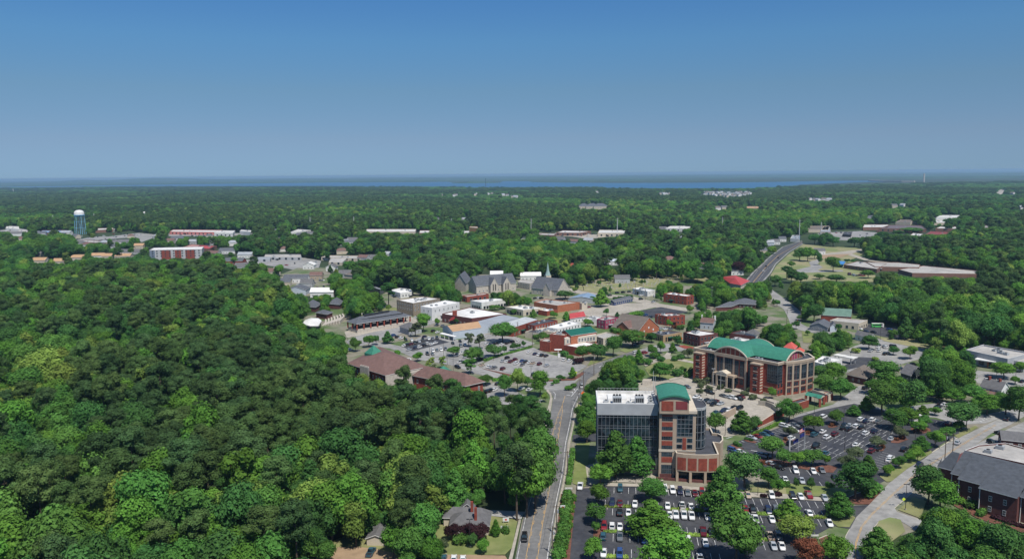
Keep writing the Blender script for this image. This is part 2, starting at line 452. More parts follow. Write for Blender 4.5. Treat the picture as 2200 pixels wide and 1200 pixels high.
def quadgrid(mb, a, b, z0, z1, nx, nz, t, m, out=.1):
    """mullion bars over the wall a -> b"""
    a, b = Vector((a[0], a[1], 0)), Vector((b[0], b[1], 0)); d = (b - a); L = d.length; d /= L; o = Vector((d.y, -d.x, 0)); ang = math.atan2(d.y, d.x)
    for i in range(nx + 1):
        p = a + d * min(max(L * i / nx, t / 2), L - t / 2) + o * (out / 2 + .01); mb.box((p.x, p.y, z0), (t, out, z1 - z0), m, ang)
    zs = nz if isinstance(nz, (list, tuple)) else [z0 + (z1 - z0) * k / nz for k in range(nz + 1)]
    for z in zs:
        p = (a + b) / 2 + o * (out / 2 + .005); mb.box((p.x, p.y, z - t / 2), (L, out * .8, t), m, ang)
def barrel(mb, f, axis, c, half, z, rise, s0, s1, m, n=16, edge=None, et=.5):
    """barrel vault: axis 'v' runs along v between s0 and s1, centred on u = c"""
    R = (half * half + rise * rise) / (2 * rise); t0 = math.asin(half / R); pr = []
    for i in range(n + 1):
        t = -t0 + 2 * t0 * i / n; pr.append((c + R * math.sin(t), z + R * math.cos(t) - (R - rise)))
    pt = (lambda k, s, zz: f.p(k, s, zz)) if axis == 'v' else (lambda k, s, zz: f.p(s, k, zz))
    for i in range(n):
        (k0, z0), (k1, z1) = pr[i], pr[i + 1]
        q = [pt(k0, s0, z0), pt(k1, s0, z1), pt(k1, s1, z1), pt(k0, s1, z0)]
        mb.face(q if axis == 'v' else q[::-1], m)
        if edge:
            for s, sgn in ((s0, -1), (s1, 1)):
                q = [pt(k0, s + sgn * et, z0 + .15), pt(k1, s + sgn * et, z1 + .15), pt(k1, s, z1 + .15), pt(k0, s, z0 + .15)]
                mb.face(q, edge)
                q2 = [pt(k0, s + sgn * et, z0 - .45), pt(k1, s + sgn * et, z1 - .45), pt(k1, s + sgn * et, z1 + .15), pt(k0, s + sgn * et, z0 + .15)]; mb.face(q2, edge)
    return pr, pt
# ================================================================== the ground
mb = MB(); RR = [0, 60, 120, 180, 240, 320, 400, 500, 650, 800, 1000, 1300, 1700, 2300, 3200, 4500, 6500, 9500, 14000, 21000, 32000, 46000]
NS = 48
for i in range(len(RR) - 1):
    for k in range(NS):
        a0, a1 = 2 * PI * k / NS, 2 * PI * (k + 1) / NS
        q = [(RR[i] * math.cos(a0), RR[i] * math.sin(a0), 0), (RR[i + 1] * math.cos(a0), RR[i + 1] * math.sin(a0), 0),
             (RR[i + 1] * math.cos(a1), RR[i + 1] * math.sin(a1), 0), (RR[i] * math.cos(a1), RR[i] * math.sin(a1), 0)]
        mb.face(q if i else q[1:], forestfl)
tag(mb.build('ground'), 'dark green land reaching to the horizon', kind='structure')
S = .12
TOWN = [(640, 705), (648, 680), (690, 668), (760, 660), (800, 642), (850, 618), (900, 620), (990, 628), (970, 600), (1000, 590), (1110, 588), (1180, 602),
        (1225, 610), (1330, 591), (1425, 582), (1526, 596), (1545, 612), (1500, 655), (1640, 655), (1655, 622), (1690, 640), (1730, 690), (1755, 662),
        (1835, 660), (1872, 688), (1975, 710), (2000, 735), (2075, 747), (2110, 737), (2200, 750), (2200, 1140), (2145, 1130), (2060, 1100), (1985, 1070),
        (1965, 1140), (1905, 1160), (1850, 1205), (1865, 1340), (1080, 1340), (1105, 1205), (1122, 1115), (1146, 1085), (1168, 1040), (1184, 990), (1188, 940), (1178, 905), (1160, 880), (1140, 866),
        (1090, 868), (1050, 856), (1040, 835), (990, 826), (940, 822), (890, 815), (850, 812), (800, 815), (745, 800), (738, 770), (738, 720)]
sheet('town_ground', 'pale paved and grassy ground of the town centre', TOWN, S * .5, town, keep=False)
# streets
RA = [(1086, 1330), (1106, 1203), (1124, 1115), (1136, 1071), (1152, 1020), (1165, 985), (1176, 930), (1181, 900), (1186, 870), (1188, 852), (1183, 842), (1176, 836), (1200, 826),
      (1222, 836), (1246, 815), (1252, 795), (1266, 788), (1300, 774), (1334, 762), (1364, 754), (1372, 760), (1345, 768), (1314, 786), (1288, 797), (1262, 815), (1252, 840), (1242, 858), (1234, 876),
      (1228, 910), (1219, 951), (1212, 1016), (1200, 1071), (1190, 1125), (1179, 1203), (1156, 1330)]
sa = sheet('street', 'long straight grey street with a yellow-lined turn lane left of the glass building', RA, S * 1.2, road)
mb = MB(); Z = S * 2.2
yl = [(1106, 1330), (1128.5, 1203), (1143.5, 1125), (1163, 1033), (1182, 948), (1201, 884)]; yr = [(1131, 1330), (1154, 1203), (1165.5, 1125), (1179, 1057), (1195.5, 962), (1208, 886)]
for ln, sg in ((yl, 1), (yr, -1)):
    strip(mb, ln, .16, Z, yline); strip(mb, [(x + 2.4 * sg, y) for x, y in ln], .14, Z, yline, dash=(3, 5))
strip(mb, [(1202, 884), (1207, 872), (1214, 850)], .2, Z, yline); strip(mb, [(1208, 886), (1208, 866)], .2, Z, yline)
strip(mb, [(1175, 1203), (1186, 1125), (1196, 1071), (1208, 1016), (1215, 951), (1224, 910), (1230, 876), (1238, 858), (1247, 840)], .18, Z, wline)
strip(mb, [(1110, 1203), (1128, 1115), (1140, 1071), (1156, 1020), (1169, 985)], .12, Z, wline)
strip(mb, [(1227, 851), (1241, 834)], .35, Z, wline); strip(mb, [(1192, 856), (1193, 845), (1188, 840)], .25, Z, wline)
for x, y in ((1232, 835), (1227, 841)):
    strip(mb, [(x - 3, y + 1), (x + 2, y), (x + 3, y + 3)], .5, Z, wline)
strip(mb, [(1217, 848), (1225, 848)], .6, Z, wline)
for x, y in ((1315, 777), (1302, 783), (1290, 787)): strip(mb, [(x - 3, y + 1), (x + 3, y - 2)], .4, Z, wline)
mb.build('lane_marking', sa)
sheet('sidewalk', 'pale concrete sidewalk along the left kerb of the long street', [(1167, 907), (1179, 868), (1182, 855), (1181, 847), (1173, 838), (1177, 836), (1184, 844), (1187, 855), (1185, 870), (1180, 898), (1174, 930), (1164, 985), (1162, 985)], S * 1.9, conc)
sheet('sidewalk', 'narrow pale sidewalk beside the utility poles on the right kerb of the long street', [(1180, 1203), (1191, 1125), (1201, 1071), (1213, 1016), (1220, 951), (1229, 910), (1235, 876), (1243, 860), (1246, 862), (1239, 880), (1233, 912), (1224, 955), (1217, 1020), (1206, 1075), (1197, 1128), (1187, 1203)], S * 1.6, conc)
sheet('sidewalk', 'pale sidewalk strip beside the lawn of the dark-roofed cottage', [(1092, 1203), (1106, 1150), (1118, 1100), (1123, 1100), (1112, 1150), (1100, 1203)], S * 1.4, conc)
def street(label, px, m=roadp, z=S * 1.2, name='street'): return sheet(name, label, px, z, m)
street('grey side street between the brown-roofed building and the brick-edged car park', [(1178, 838), (1128, 818), (1056, 810), (1017, 801), (966, 783), (898, 772), (866, 758), (838, 748), (800, 742), (778, 736), (800, 733), (835, 738), (870, 745), (900, 760), (970, 771), (1027, 784), (1097, 801), (1135, 811), (1181, 815), (1244, 812), (1222, 836)], roadp)
street('pale street running past the open brick pavilion', [(742, 733), (765, 722), (800, 713), (854, 703), (905, 692), (945, 681), (958, 684), (925, 697), (870, 714), (820, 730), (778, 742), (752, 741)], roadp)
street('worn street crossing the town beside the graveyard', [(1216, 618), (1232, 620), (1285, 630), (1360, 636), (1395, 645), (1420, 652), (1480, 662), (1475, 668), (1415, 662), (1380, 651), (1330, 641), (1285, 638), (1235, 629)], conc)
street('dark asphalt street behind the small brick shops', [(1328, 688), (1338, 674), (1420, 659), (1448, 664), (1480, 670), (1400, 683), (1360, 700)], asph)
sheet('car_park', 'pale gravel car park in front of the blue-roofed shed', [(1240, 672), (1252, 660), (1310, 651), (1400, 651), (1422, 657), (1340, 673), (1280, 684)], S, conc)
sheet('plaza', 'pale brick-edged crossing in front of the tan arched building', [(1372, 762), (1364, 754), (1400, 743), (1425, 737), (1470, 741), (1500, 748), (1494, 756), (1440, 753), (1405, 756)], S * 1.3, roadp)
sheet('crosswalk', 'red brick crosswalk in front of the corner brick shop', [(1455, 742), (1470, 741), (1500, 747), (1497, 751), (1470, 748)], S * 1.9, brick)
re_l = [(1824, 1330), (1813, 1203), (1812, 1180), (1818, 1150), (1840, 1109), (1867, 1083), (1894, 1054), (1913, 1034), (1950, 1006), (2003, 972), (2036, 951), (2080, 930), (2123, 910), (2165, 890), (2203, 870)]
re_r = [(2203, 892), (2170, 912), (2130, 930), (2085, 962), (2040, 990), (2012, 1008), (1990, 1022), (1962, 1054), (1921, 1090), (1889, 1117), (1862, 1150), (1853, 1180), (1851, 1203), (1862, 1330)]
se = street('pale curving street on the right with one yellow centre line', re_l + re_r, roadp, S * 1.2)
mb = MB(); cl = [(1846, 1330), (1837, 1203), (1838, 1165), (1850, 1130), (1873, 1102), (1915, 1062), (1960, 1022), (2010, 988), (2060, 957), (2100, 933), (2138, 911)]
strip(mb, cl, .14, Z, yline); strip(mb, [(x + 2, y + 1.5) for x, y in cl], .14, Z, yline)
for k in range(5): strip(mb, [(2104 + k * 5, 903 - k * 3), (2110 + k * 5, 906 - k * 3)], .6, Z, wline)
strip(mb, [(2120, 915), (2138, 920)], .4, Z, wline)
mb.build('lane_marking', se)
mb = MB(); curb(mb, [(1812, 1180), (1818, 1150), (1826, 1136)], .3, .14, kerbm); curb(mb, [(1842, 1107), (1864, 1085)], .3, .14, kerbm); curb(mb, [(1917, 1031), (1950, 1005), (2003, 971), (2036, 950), (2080, 929)], .35, .14, kerbm)
curb(mb, [(1960, 1057), (1921, 1091), (1925, 1099), (1978, 1117)], .4, .14, kerbm); curb(mb, [(1889, 1118), (1864, 1150), (1856, 1180), (1853, 1203)], .3, .14, kerbm); curb(mb, [(1125, 1112), (1137, 1069), (1153, 1019)], .25, .12, kerbm)
tag(mb.build('kerb', own=True), 'pale concrete kerbs of the two long streets', kind='structure')
street('short side street branching right off the curving street', [(1921, 1088), (1927, 1098), (1980, 1117), (1985, 1112), (1965, 1140), (1955, 1130), (1925, 1112), (1890, 1117), (1900, 1105)], roadp)
rf_ = street('dark four-lane highway climbing the far hill', [(1603, 605), (1620, 585), (1636, 571), (1652, 555), (1683, 531), (1724, 518), (1724, 522), (1692, 542), (1664, 566), (1652, 586), (1634, 608)], mat('highway_asphalt', (.075, .076, .082), var=.15))
mb = MB(); strip(mb, [(1602, 604), (1619, 584), (1635, 570), (1651, 554), (1682, 530), (1723, 517)], 1.8, Z, roadp); strip(mb, [(1637, 606), (1655, 586), (1666, 567), (1694, 542), (1725, 523)], 1.8, Z, roadp)
strip(mb, [(1618, 606), (1644, 575), (1672, 548), (1724, 520)], .5, Z, yline)
for q in ((1611, 1628, 1657), (1626, 1646, 1680)): strip(mb, [(q[0], 606), (q[1], 580), (q[2], 554)], .3, Z, wline, dash=(4, 8))
mb.build('lane_marking', rf_)
street('pale road bending down past the dark-roofed cabin', [(1640, 628), (1646, 622), (1660, 623), (1690, 644), (1715, 664), (1728, 676), (1720, 694), (1735, 702), (1792, 709), (1800, 715), (1774, 720), (1724, 710), (1700, 702), (1694, 684), (1684, 664), (1660, 648)], roadp)
street('grey back lane behind the round-fronted courthouse', [(1790, 868), (1832, 838), (1845, 828), (1880, 832), (1882, 845), (1850, 862), (1905, 880), (1985, 868), (2045, 862), (2080, 885), (2115, 890), (2200, 872), (2200, 880), (2120, 908), (2060, 912), (2010, 896), (1955, 893), (1890, 884), (1830, 884), (1740, 905), (1700, 915), (1690, 905), (1720, 888)], roadp)
# car parks
LOT1 = [(1238, 1049), (1304, 1044), (1373, 1045), (1422, 1048), (1514, 1054), (1600, 1068), (1690, 1071), (1777, 1076), (1800, 1087), (1867, 1083), (1840, 1109), (1826, 1135), (1790, 1128), (1744, 1153), (1735, 1170), (1700, 1203), (1640, 1330), (1206, 1330), (1223, 1203), (1236, 1071)]
l1 = sheet('car_park', 'dark fresh asphalt car park in the foreground in front of the brick tower', LOT1, S * 1.4, asph)
LOT2 = [(1562, 956), (1600, 942), (1640, 930), (1684, 914), (1700, 899), (1765, 880), (1835, 866), (1900, 882), (1960, 893), (1995, 898), (2045, 905), (2062, 930), (2020, 955), (1985, 985), (1940, 1008), (1905, 1030), (1880, 1042), (1835, 1046), (1800, 1052), (1740, 1046), (1690, 1035), (1640, 1020), (1600, 1000), (1565, 985)]
l2 = sheet('car_park', 'large dark asphalt car park right of the brick tower with tree islands', LOT2, S * 1.4, asph)
DECK = [(1325, 836), (1372, 822), (1440, 812), (1496, 806), (1540, 822), (1600, 838), (1640, 848), (1690, 868), (1668, 886), (1684, 890), (1660, 905), (1602, 930), (1560, 938), (1525, 930), (1512, 900), (1430, 850), (1360, 848)]
l3 = sheet('car_park', 'pale concrete parking deck between the glass building and the courthouse', DECK, S * 1.4, conc)
LOT4 = [(1027, 786), (1060, 770), (1105, 757), (1146, 746), (1160, 752), (1180, 760), (1211, 767), (1262, 786), (1242, 797), (1214, 810), (1180, 811), (1128, 808), (1097, 800)]
l4 = sheet('car_park', 'grey sloping car park left of the red brick hall', LOT4, S * 1.5, roadp)
LOT5 = [(866, 757), (885, 748), (868, 742), (905, 722), (945, 722), (985, 730), (1030, 716), (1100, 720), (1150, 737), (1105, 754), (1058, 768), (1025, 784), (968, 770), (900, 760)]
l5 = sheet('car_park', 'large grey car park in front of the tan-roofed shed', LOT5, S * 1.5, roadp)
sheet('asphalt_patch', 'dark asphalt part of the large grey car park', [(866, 744), (905, 728), (940, 727), (965, 734), (886, 754)], S * 2.2, asph)
sheet('car_park', 'grey sloping car park behind the white canopy on the right', [(1773, 770), (1838, 742), (1886, 727), (1960, 741), (1992, 752), (1978, 770), (1925, 785), (1862, 800), (1800, 800), (1810, 780)], S, roadp)
sheet('asphalt_patch', 'dark asphalt apron beside the white canopy', [(1806, 790), (1845, 766), (1880, 768), (1895, 775), (1860, 784), (1815, 795)], S * 1.8, asph)
sheet('car_park', 'dark car park of the green trucks below the woods', [(1845, 703), (1868, 696), (1976, 711), (1974, 717), (1930, 729), (1880, 719)], S, asph)
sheet('car_park', 'grey car park beside the big flat-roofed modern building', [(2075, 792), (2140, 800), (2203, 798), (2203, 850), (2150, 832), (2100, 822)], S, roadp)
sheet('car_park', 'grey car park behind the brown-roofed brick building', [(1042, 830), (1060, 822), (1100, 835), (1130, 850), (1120, 870), (1050, 866)], S, roadp)
sheet('forecourt', 'pale paved forecourt of the dark-roofed brick building', [(2004, 1012), (2040, 985), (2085, 960), (2145, 930), (2200, 905), (2203, 960), (2100, 975), (2040, 1000)], S * .9, roadp)
sheet('car_park', 'pale car park beside the amphitheatre', [(745, 725), (740, 712), (790, 700), (850, 665), (905, 690), (860, 705)], S * .8, conc)
# markings
mb = MB(); ZZ = S * 2.3
A1, B1 = (1296, 1088.5), (1775, 1113)
up = (G(1629.3, 1156.6) - G(1623.9, 1141.6)); up.z = 0; up.normalize()       # along a stall, towards the camera
def stalls(mb, a, b, z, d, length, skip=(), sp=2.52, both=False, start=.0):
    a, b = G(*a, z), G(*b, z); u = (b - a); L = u.length; u /= L; t = start; w = .13
    while t < L:
        for sg in ((1, -1) if both else (1,)):
            p = a + u * t + d * (.9 if both else 0) * sg; q = p + d * length * sg
            mb.face([p - u * w / 2, p + u * w / 2, q + u * w / 2, q - u * w / 2], wline)
        t += sp
stalls(mb, (1300, 1088), (1560, 1100.5), ZZ, up, 5.2, both=True); stalls(mb, (1615, 1104), (1778, 1113), ZZ, up, 5.2, both=True)
stalls(mb, (1300, 1142), (1545, 1153), ZZ, up, 5.2, both=True); stalls(mb, (1600, 1157), (1680, 1163), ZZ, up, 5.2, both=True)
stalls(mb, (1300, 1194), (1560, 1207), ZZ, -up, 5.2)
stalls(mb, (1304, 1046), (1375, 1047), ZZ, up, 5.2); stalls(mb, (1420, 1050), (1520, 1056), ZZ, up, 5.2); stalls(mb, (1600, 1069), (1778, 1078), ZZ, up, 5.2)
mb.build('stall_marking', l1)
mb = MB(); d2 = (G(1762.5, 932.9) - G(1750.6, 939)); d2.z = 0; d2.normalize()
for a, b in (((1700, 948), (1806, 977)), ((1780, 937), (1890, 965)), ((1812, 915), (1845, 924)), ((1843, 927), (1900, 943)), ((1850, 908), (1930, 930))): stalls(mb, a, b, ZZ, d2, 5, both=True); strip(mb, [a, b], .14, ZZ, wline)
d3 = (G(1677.5, 931.5) - G(1658.4, 926)); d3.z = 0; d3.normalize()
stalls(mb, (1606, 946), (1690, 915), ZZ, d3, 5); stalls(mb, (1890, 1010), (1925, 975), ZZ, d3, -5); stalls(mb, (1965, 905), (2040, 912), ZZ, d2, 4.5)
strip(mb, [(1613, 966), (1628, 969)], .4, ZZ, wline); strip(mb, [(1560, 941), (1574, 937)], .4, ZZ, wline)
for a, b in (((1700, 1014), (1696, 1005)), ((1718, 1012), (1717, 1020)), ((1742, 1020), (1733, 1009)), ((1761, 1020), (1751, 1009)), ((1768, 1045), (1760, 1034)), ((1676, 1022), (1682, 1026))): strip(mb, [a, b], .14, ZZ, wline)
for k in range(4): strip(mb, [(1575 + 6 * k, 954 - 2.5 * k), (1581 + 6 * k, 956 - 2.5 * k)], .3, ZZ, wline)
mb.build('stall_marking', l2)
mb = MB(); stalls(mb, (1030, 789), (1100, 801), ZZ, (G(1110, 790) - G(1100, 799)).normalized(), 4.6); stalls(mb, (1075, 781), (1180, 782), ZZ, d3, 4.6)
mb.build('stall_marking', l4)
mb = MB(); stalls(mb, (880, 752), (955, 730), ZZ, d3, 4.6, both=True); stalls(mb, (915, 760), (960, 748), ZZ, d3, 4.6); mb.build('stall_marking', l5)
# islands, lawns
def island(label, px, m=mulch, name='planting_island'):
    o = sheet(name, label, px, S * 2.2, m); mb = MB(); curb(mb, px + [px[0]], .3, .16, kerbm); mb.build('kerb', o); return o
for lb, px in (('mulch island at the corner of the dark car park by the curving street', [(1800, 1078), (1835, 1062), (1880, 1046), (1895, 1054), (1868, 1082), (1830, 1082)]),
               ('mulch tip of the car park island below the flagpoles', [(1650, 985), (1690, 990), (1740, 1000), (1780, 998), (1800, 1002), (1790, 1014), (1765, 1013), (1700, 1002), (1655, 998)]),
               ('sandy mulch island beside the silver car', [(1626, 984), (1640, 984), (1648, 998), (1640, 997)]),
               ('long curbed island under the lawn strip of two small trees', [(1686, 1040), (1700, 1038), (1800, 1046), (1830, 1050), (1800, 1062), (1690, 1060)]),
               ('curbed tip of lawn at the lower exit of the front car park', [(1780, 1108), (1825, 1103), (1838, 1110), (1825, 1131), (1800, 1130), (1790, 1122)]),
               ('mulch bed inside a kerb beside the rust-red tree', [(1760, 1156), (1775, 1150), (1790, 1150), (1812, 1162), (1815, 1182), (1790, 1203), (1765, 1203), (1768, 1175)]),
               ('small rust-brown island in the upper middle of the right car park', [(1728, 928), (1745, 926), (1748, 930), (1740, 934), (1730, 933)]),
               ('rust-brown island under the grey-green tree of the right car park', [(1778, 912), (1795, 911), (1800, 915), (1790, 918), (1780, 917)]),
               ('mulch island with pale kerb at the right end of the right car park', [(1912, 944), (1940, 938), (1952, 943), (1930, 951), (1915, 950)]),
               ('mulch island with pale kerb under a small tree in the right car park', [(1868, 966), (1890, 955), (1903, 958), (1898, 967), (1872, 971)]),
               ('mulch island where the first row of the right car park begins', [(1680, 944), (1705, 940), (1712, 944), (1695, 951), (1682, 950)]),
               ('curbed island with low hedge at the car park entrance', [(1597, 944), (1606, 942), (1627, 948), (1622, 951), (1606, 948)]),
               ('curbed island with low shrubs beside the blue covered car', [(1568, 957), (1575, 953), (1595, 961), (1598, 964), (1585, 964)]),
               ('mulch island under two bright trees near the white bus', [(1955, 920), (1975, 912), (1998, 920), (2000, 925), (1985, 930), (1965, 930)]),
               ('narrow mulch island at the left edge of the front car park', [(1276, 1130), (1292, 1130), (1296, 1150), (1274, 1160)])):
    island(lb, px, lawn if 'lawn' in lb else mulch)
for lb, px, m in (('trim green lawn beside the glass building', [(1230, 1037), (1238, 952), (1267, 950), (1259, 1043), (1250, 1045)], lawn),
                  ('grass strip under two small trees between the car parks', [(1604, 1046), (1690, 1044), (1786, 1054), (1785, 1066), (1690, 1061), (1604, 1054)], dry),
                  ('round park lawn left of the courthouse', [(1385, 791), (1432, 764), (1490, 769), (1492, 802), (1437, 815), (1395, 806)], lawn),
                  ('brown lawn strip in front of the gabled brick church', [(1332, 752), (1350, 742), (1375, 739), (1380, 746), (1345, 757)], dry),
                  ('lawn corner beside the street below the brick hall', [(1262, 785), (1272, 768), (1300, 762), (1335, 760), (1300, 772)], lawn),
                  ('mown field beside the bending pale road', [(1722, 710), (1762, 718), (1752, 736), (1726, 735)], lawn),
                  ('rough meadow below the right-hand woods', [(1880, 720), (1930, 730), (1978, 713), (2090, 705), (2112, 737), (2072, 748), (1995, 751), (1900, 732)], dry),
                  ('grass verge with a row of trees along the curving street', [(1890, 1022), (1905, 1034), (1915, 1033), (1950, 1005), (2003, 971), (2000, 966), (1945, 992)], lawn),
                  ('grass verge near the white crosswalk on the right', [(2050, 935), (2095, 913), (2102, 917), (2060, 940)], lawn),
                  ('lawn with lamp post at the street corner on the right', [(1930, 1094), (1962, 1066), (1990, 1075), (1978, 1112)], lawn),
                  ('bare sandy grass patch in the lower right corner', [(1888, 1118), (1912, 1110), (1935, 1115), (1945, 1140), (1905, 1170), (1880, 1190), (1870, 1160)], dry),
                  ('lawn around the dark-roofed cottage', [(935, 1130), (1000, 1100), (1055, 1107), (1112, 1116), (1100, 1175), (1085, 1190), (930, 1192)], lawn),
                  ('sunny lawn behind the parked pickup trucks', [(690, 1172), (740, 1150), (800, 1128), (830, 1150), (860, 1192), (800, 1192)], lawn),
                  ('old graveyard lawn in front of dark cypresses', [(1220, 612), (1250, 605), (1330, 592), (1425, 582), (1526, 597), (1515, 606), (1450, 602), (1408, 618), (1355, 622), (1295, 630), (1250, 625)], dry),
                  ('grass bank beside the open brick pavilion', [(760, 672), (800, 662), (850, 660), (855, 668), (800, 674), (775, 684)], lawn),
                  ('green bank behind the white-roofed shops', [(1150, 690), (1200, 668), (1226, 668), (1224, 690), (1180, 696)], dry),
                  ('planted mulch strip along the brick-edged car park', [(1030, 789), (1095, 803), (1130, 812), (1180, 815), (1225, 812), (1252, 798), (1256, 802), (1235, 816), (1180, 818), (1128, 815), (1090, 806)], mulch),
                  ('lawn patch in front of the courthouse garage', [(1500, 803), (1520, 812), (1512, 818), (1495, 812)], lawn),
                  ('mulch slope along the dark-roofed brick building', [(2030, 1060), (2060, 1062), (2120, 1100), (2203, 1135), (2203, 1145), (2100, 1112), (2050, 1085)], mulch),
                  ('mulch verge with shrubs beside the long street', [(1205, 1060), (1232, 1058), (1236, 1071), (1224, 1203), (1190, 1203)], mulch)):
    sheet('lawn' if m is not mulch else 'mulch_bed', lb, px, S * 2.0, m, keep=m is mulch)
sheet('footpath', 'pale curving path across the round park lawn', [(1383, 782), (1428, 762), (1434, 755), (1442, 756), (1440, 764), (1490, 776), (1490, 780), (1438, 770), (1425, 772), (1387, 786)], S * 2.8, conc)
sheet('footpath', 'pale path along the lower edge of the park lawn', [(1437, 813), (1490, 799), (1494, 803), (1440, 817)], S * 2.8, conc)
sheet('driveway', 'grey driveway beside the dark-roofed cottage', [(1050, 1094), (1128, 1098), (1120, 1114), (1056, 1107)], S * 2.6, roadp)
sheet('parking_strip', 'sandy parking strip in front of the cottage lawn', [(925, 1190), (1000, 1190), (1085, 1192), (1092, 1203), (925, 1203)], S * 2.6, dirt)
sheet('parking_strip', 'sandy yard with two dark pickup trucks', [(672, 1203), (690, 1176), (760, 1172), (810, 1178), (860, 1190), (870, 1203)], S * 2.6, dirt)
sheet('sidewalk', 'pale sidewalk along the top row of the front car park', [(1296, 1036), (1373, 1038), (1422, 1040), (1516, 1046), (1600, 1056), (1690, 1060), (1790, 1070), (1779, 1076), (1690, 1070), (1600, 1066), (1514, 1053), (1422, 1047), (1373, 1044), (1300, 1043)], S * 2.4, conc)
sheet('plaza', 'pale paved terrace in front of the glass building', [(1258, 1000), (1290, 990), (1425, 1008), (1425, 1032), (1390, 1036), (1296, 1034), (1264, 1042)], S * 1.8, conc)
sheet('driveway', 'dark driveway entering beside the glass building', [(1231, 933), (1284, 930), (1284, 947), (1229, 947)], S * 1.8, asph)
sheet('sidewalk', 'pale steps and walk right of the brick tower', [(1575, 1020), (1600, 1016), (1602, 1052), (1570, 1050)], S * 2.4, conc)
sheet('field', 'tan and green school field beside the far highway', [(1655, 592), (1668, 570), (1695, 545), (1726, 524), (1760, 528), (1852, 533), (1856, 545), (1830, 558), (1880, 590), (1885, 605), (1840, 606), (1780, 602), (1720, 604), (1690, 600)], S * .8, dry)
sheet('field', 'sandy strip of the far school field', [(1757, 548), (1800, 546), (1830, 545), (1800, 554), (1758, 556)], S * 2.2, dirt)
street('pale drive across the far school field', [(1700, 582), (1742, 572), (1738, 562), (1760, 556), (1768, 558), (1756, 566), (1768, 574), (1756, 580), (1810, 580), (1812, 583), (1710, 586)], roadp, S * 1.6)
street('thin white road past the far school', [(1760, 546), (1852, 535), (1852, 538), (1830, 545), (1880, 560), (1935, 565), (1935, 568), (1860, 560), (1820, 547), (1762, 549)], conc, S * 1.6)
for lb, px, m in (('busy pale commercial lot under the water tower', [(162, 516), (200, 508), (232, 508), (298, 500), (340, 504), (334, 509), (304, 520), (292, 509), (228, 514), (166, 520)], roadp),
                  ('pale strip of store parking at the left edge below the woods', [(0, 493), (60, 495), (60, 499), (0, 497)], roadp),
                  ('pale lot in front of the far pink shopping strip', [(362, 499), (500, 501), (545, 500), (545, 504), (500, 506), (362, 507)], roadp),
                  ('pale lot in front of the far white stores', [(1150, 500), (1215, 502), (1300, 504), (1310, 508), (1262, 513), (1230, 508), (1160, 505)], conc),
                  ('pale lot of the long low strip of offices', [(500, 556), (560, 558), (650, 553), (690, 560), (680, 590), (610, 575), (545, 566)], roadp),
                  ('pale lanes between the houses left of the town', [(600, 590), (640, 575), (700, 575), (720, 600), (700, 636), (640, 636), (610, 612)], town),
                  ('grey lots among the far commercial roofs on the right', [(1738, 512), (1760, 500), (1850, 496), (1890, 500), (1900, 512), (1830, 517)], roadp),
                  ('bare pale clearing in the distant woods', [(2139, 411), (2150, 406), (2159, 407), (2152, 418), (2148, 421)], conc),
                  ('pale apron between the far commercial roofs', [(1950, 470), (2080, 466), (2080, 476), (2000, 480)], roadp)):
    sheet('commercial_lot', lb, px, S, m)
# water and far land
water = mat('lake_water', (.030, .115, .22), rough=.45, var=.08, scale=.002, spec=.15)
W = lambda px, lb: sheet('lake', lb, px, .5, water)
W([(880, 402), (1020, 403), (1060, 402.5), (1180, 404), (1330, 405), (1480, 404.5), (1600, 404.5), (1680, 403.5), (1720, 396.5), (1860, 391), (1930, 391), (1880, 388), (1780, 388.5), (1650, 391), (1500, 392.5), (1330, 393), (1230, 392.5), (1140, 391.5), (1150, 389.5), (1080, 389.2), (1075, 392.5), (1000, 394), (960, 390.5), (890, 391.5), (800, 391.5), (760, 394)], 'wide blue lake stretching across the horizon')
W([(-60, 405), (120, 402), (250, 400.5), (450, 400), (700, 399.5), (860, 402), (870, 392.5), (700, 392), (560, 394), (400, 393.2), (270, 395), (130, 396), (-60, 399)], 'thin strip of blue lake on the left of the horizon')

mb = MB()
for i in range(24):
    for r0, r1 in ((13700, 18000), (18000, 26000), (26000, 46000)):
        a0, a1 = -.9 + 1.8 * i / 24, -.9 + 1.8 * (i + 1) / 24
        mb.face([(r0 * math.sin(a1), r0 * math.cos(a1), 1), (r1 * math.sin(a1), r1 * math.cos(a1), 1), (r1 * math.sin(a0), r1 * math.cos(a0), 1), (r0 * math.sin(a0), r0 * math.cos(a0), 1)], mat('far_woods', (.034, .078, .040), var=.45, scale=.006))
tag(mb.build('far_land'), 'wooded land beyond the lake', kind='structure')
# ================================================================== glass office building with brick tower
HG = 26.8
a, b = G(1284.6, 865.6, HG), G(1413, 867, HG)
f = Fr((a.x, a.y), math.atan2(b.y - a.y, b.x - a.x)); WU = (b - a).length
fb = thing('office_building', 'glass office block joined to a red brick tower with a green curved roof', 'building', f.p(WU * .6, 6))
D = 17.5
mb = MB(); f.box(mb, 0, WU, 0, D, 2.2, HG - 4.3, glass); mb.build('glass_wall', fb)
mb = MB(); ins = .35
out4 = [f.p(-.25, -.25), f.p(WU + .1, -.25), f.p(WU + .1, D), f.p(-.25, D)]; in4 = [f.p(ins, ins), f.p(WU - ins, ins), f.p(WU - ins, D - ins), f.p(ins, D - ins)]
for i in range(4):
    j = (i + 1) % 4; p, q, r, s = out4[i][:2], out4[j][:2], in4[j][:2], in4[i][:2]
    mb.face([(*p, HG - 4.3), (*q, HG - 4.3), (*q, HG), (*p, HG)], greyw); mb.face([(*p, HG), (*q, HG), (*r, HG), (*s, HG)], wframe)
    mb.face([(*s, HG), (*r, HG), (*r, HG - 1.1), (*s, HG - 1.1)], wroof); mb.face([(*q, HG - 4.3), (*p, HG - 4.3), (*s, HG - 4.31), (*r, HG - 4.31)], greyw)
mb.build('parapet', fb)
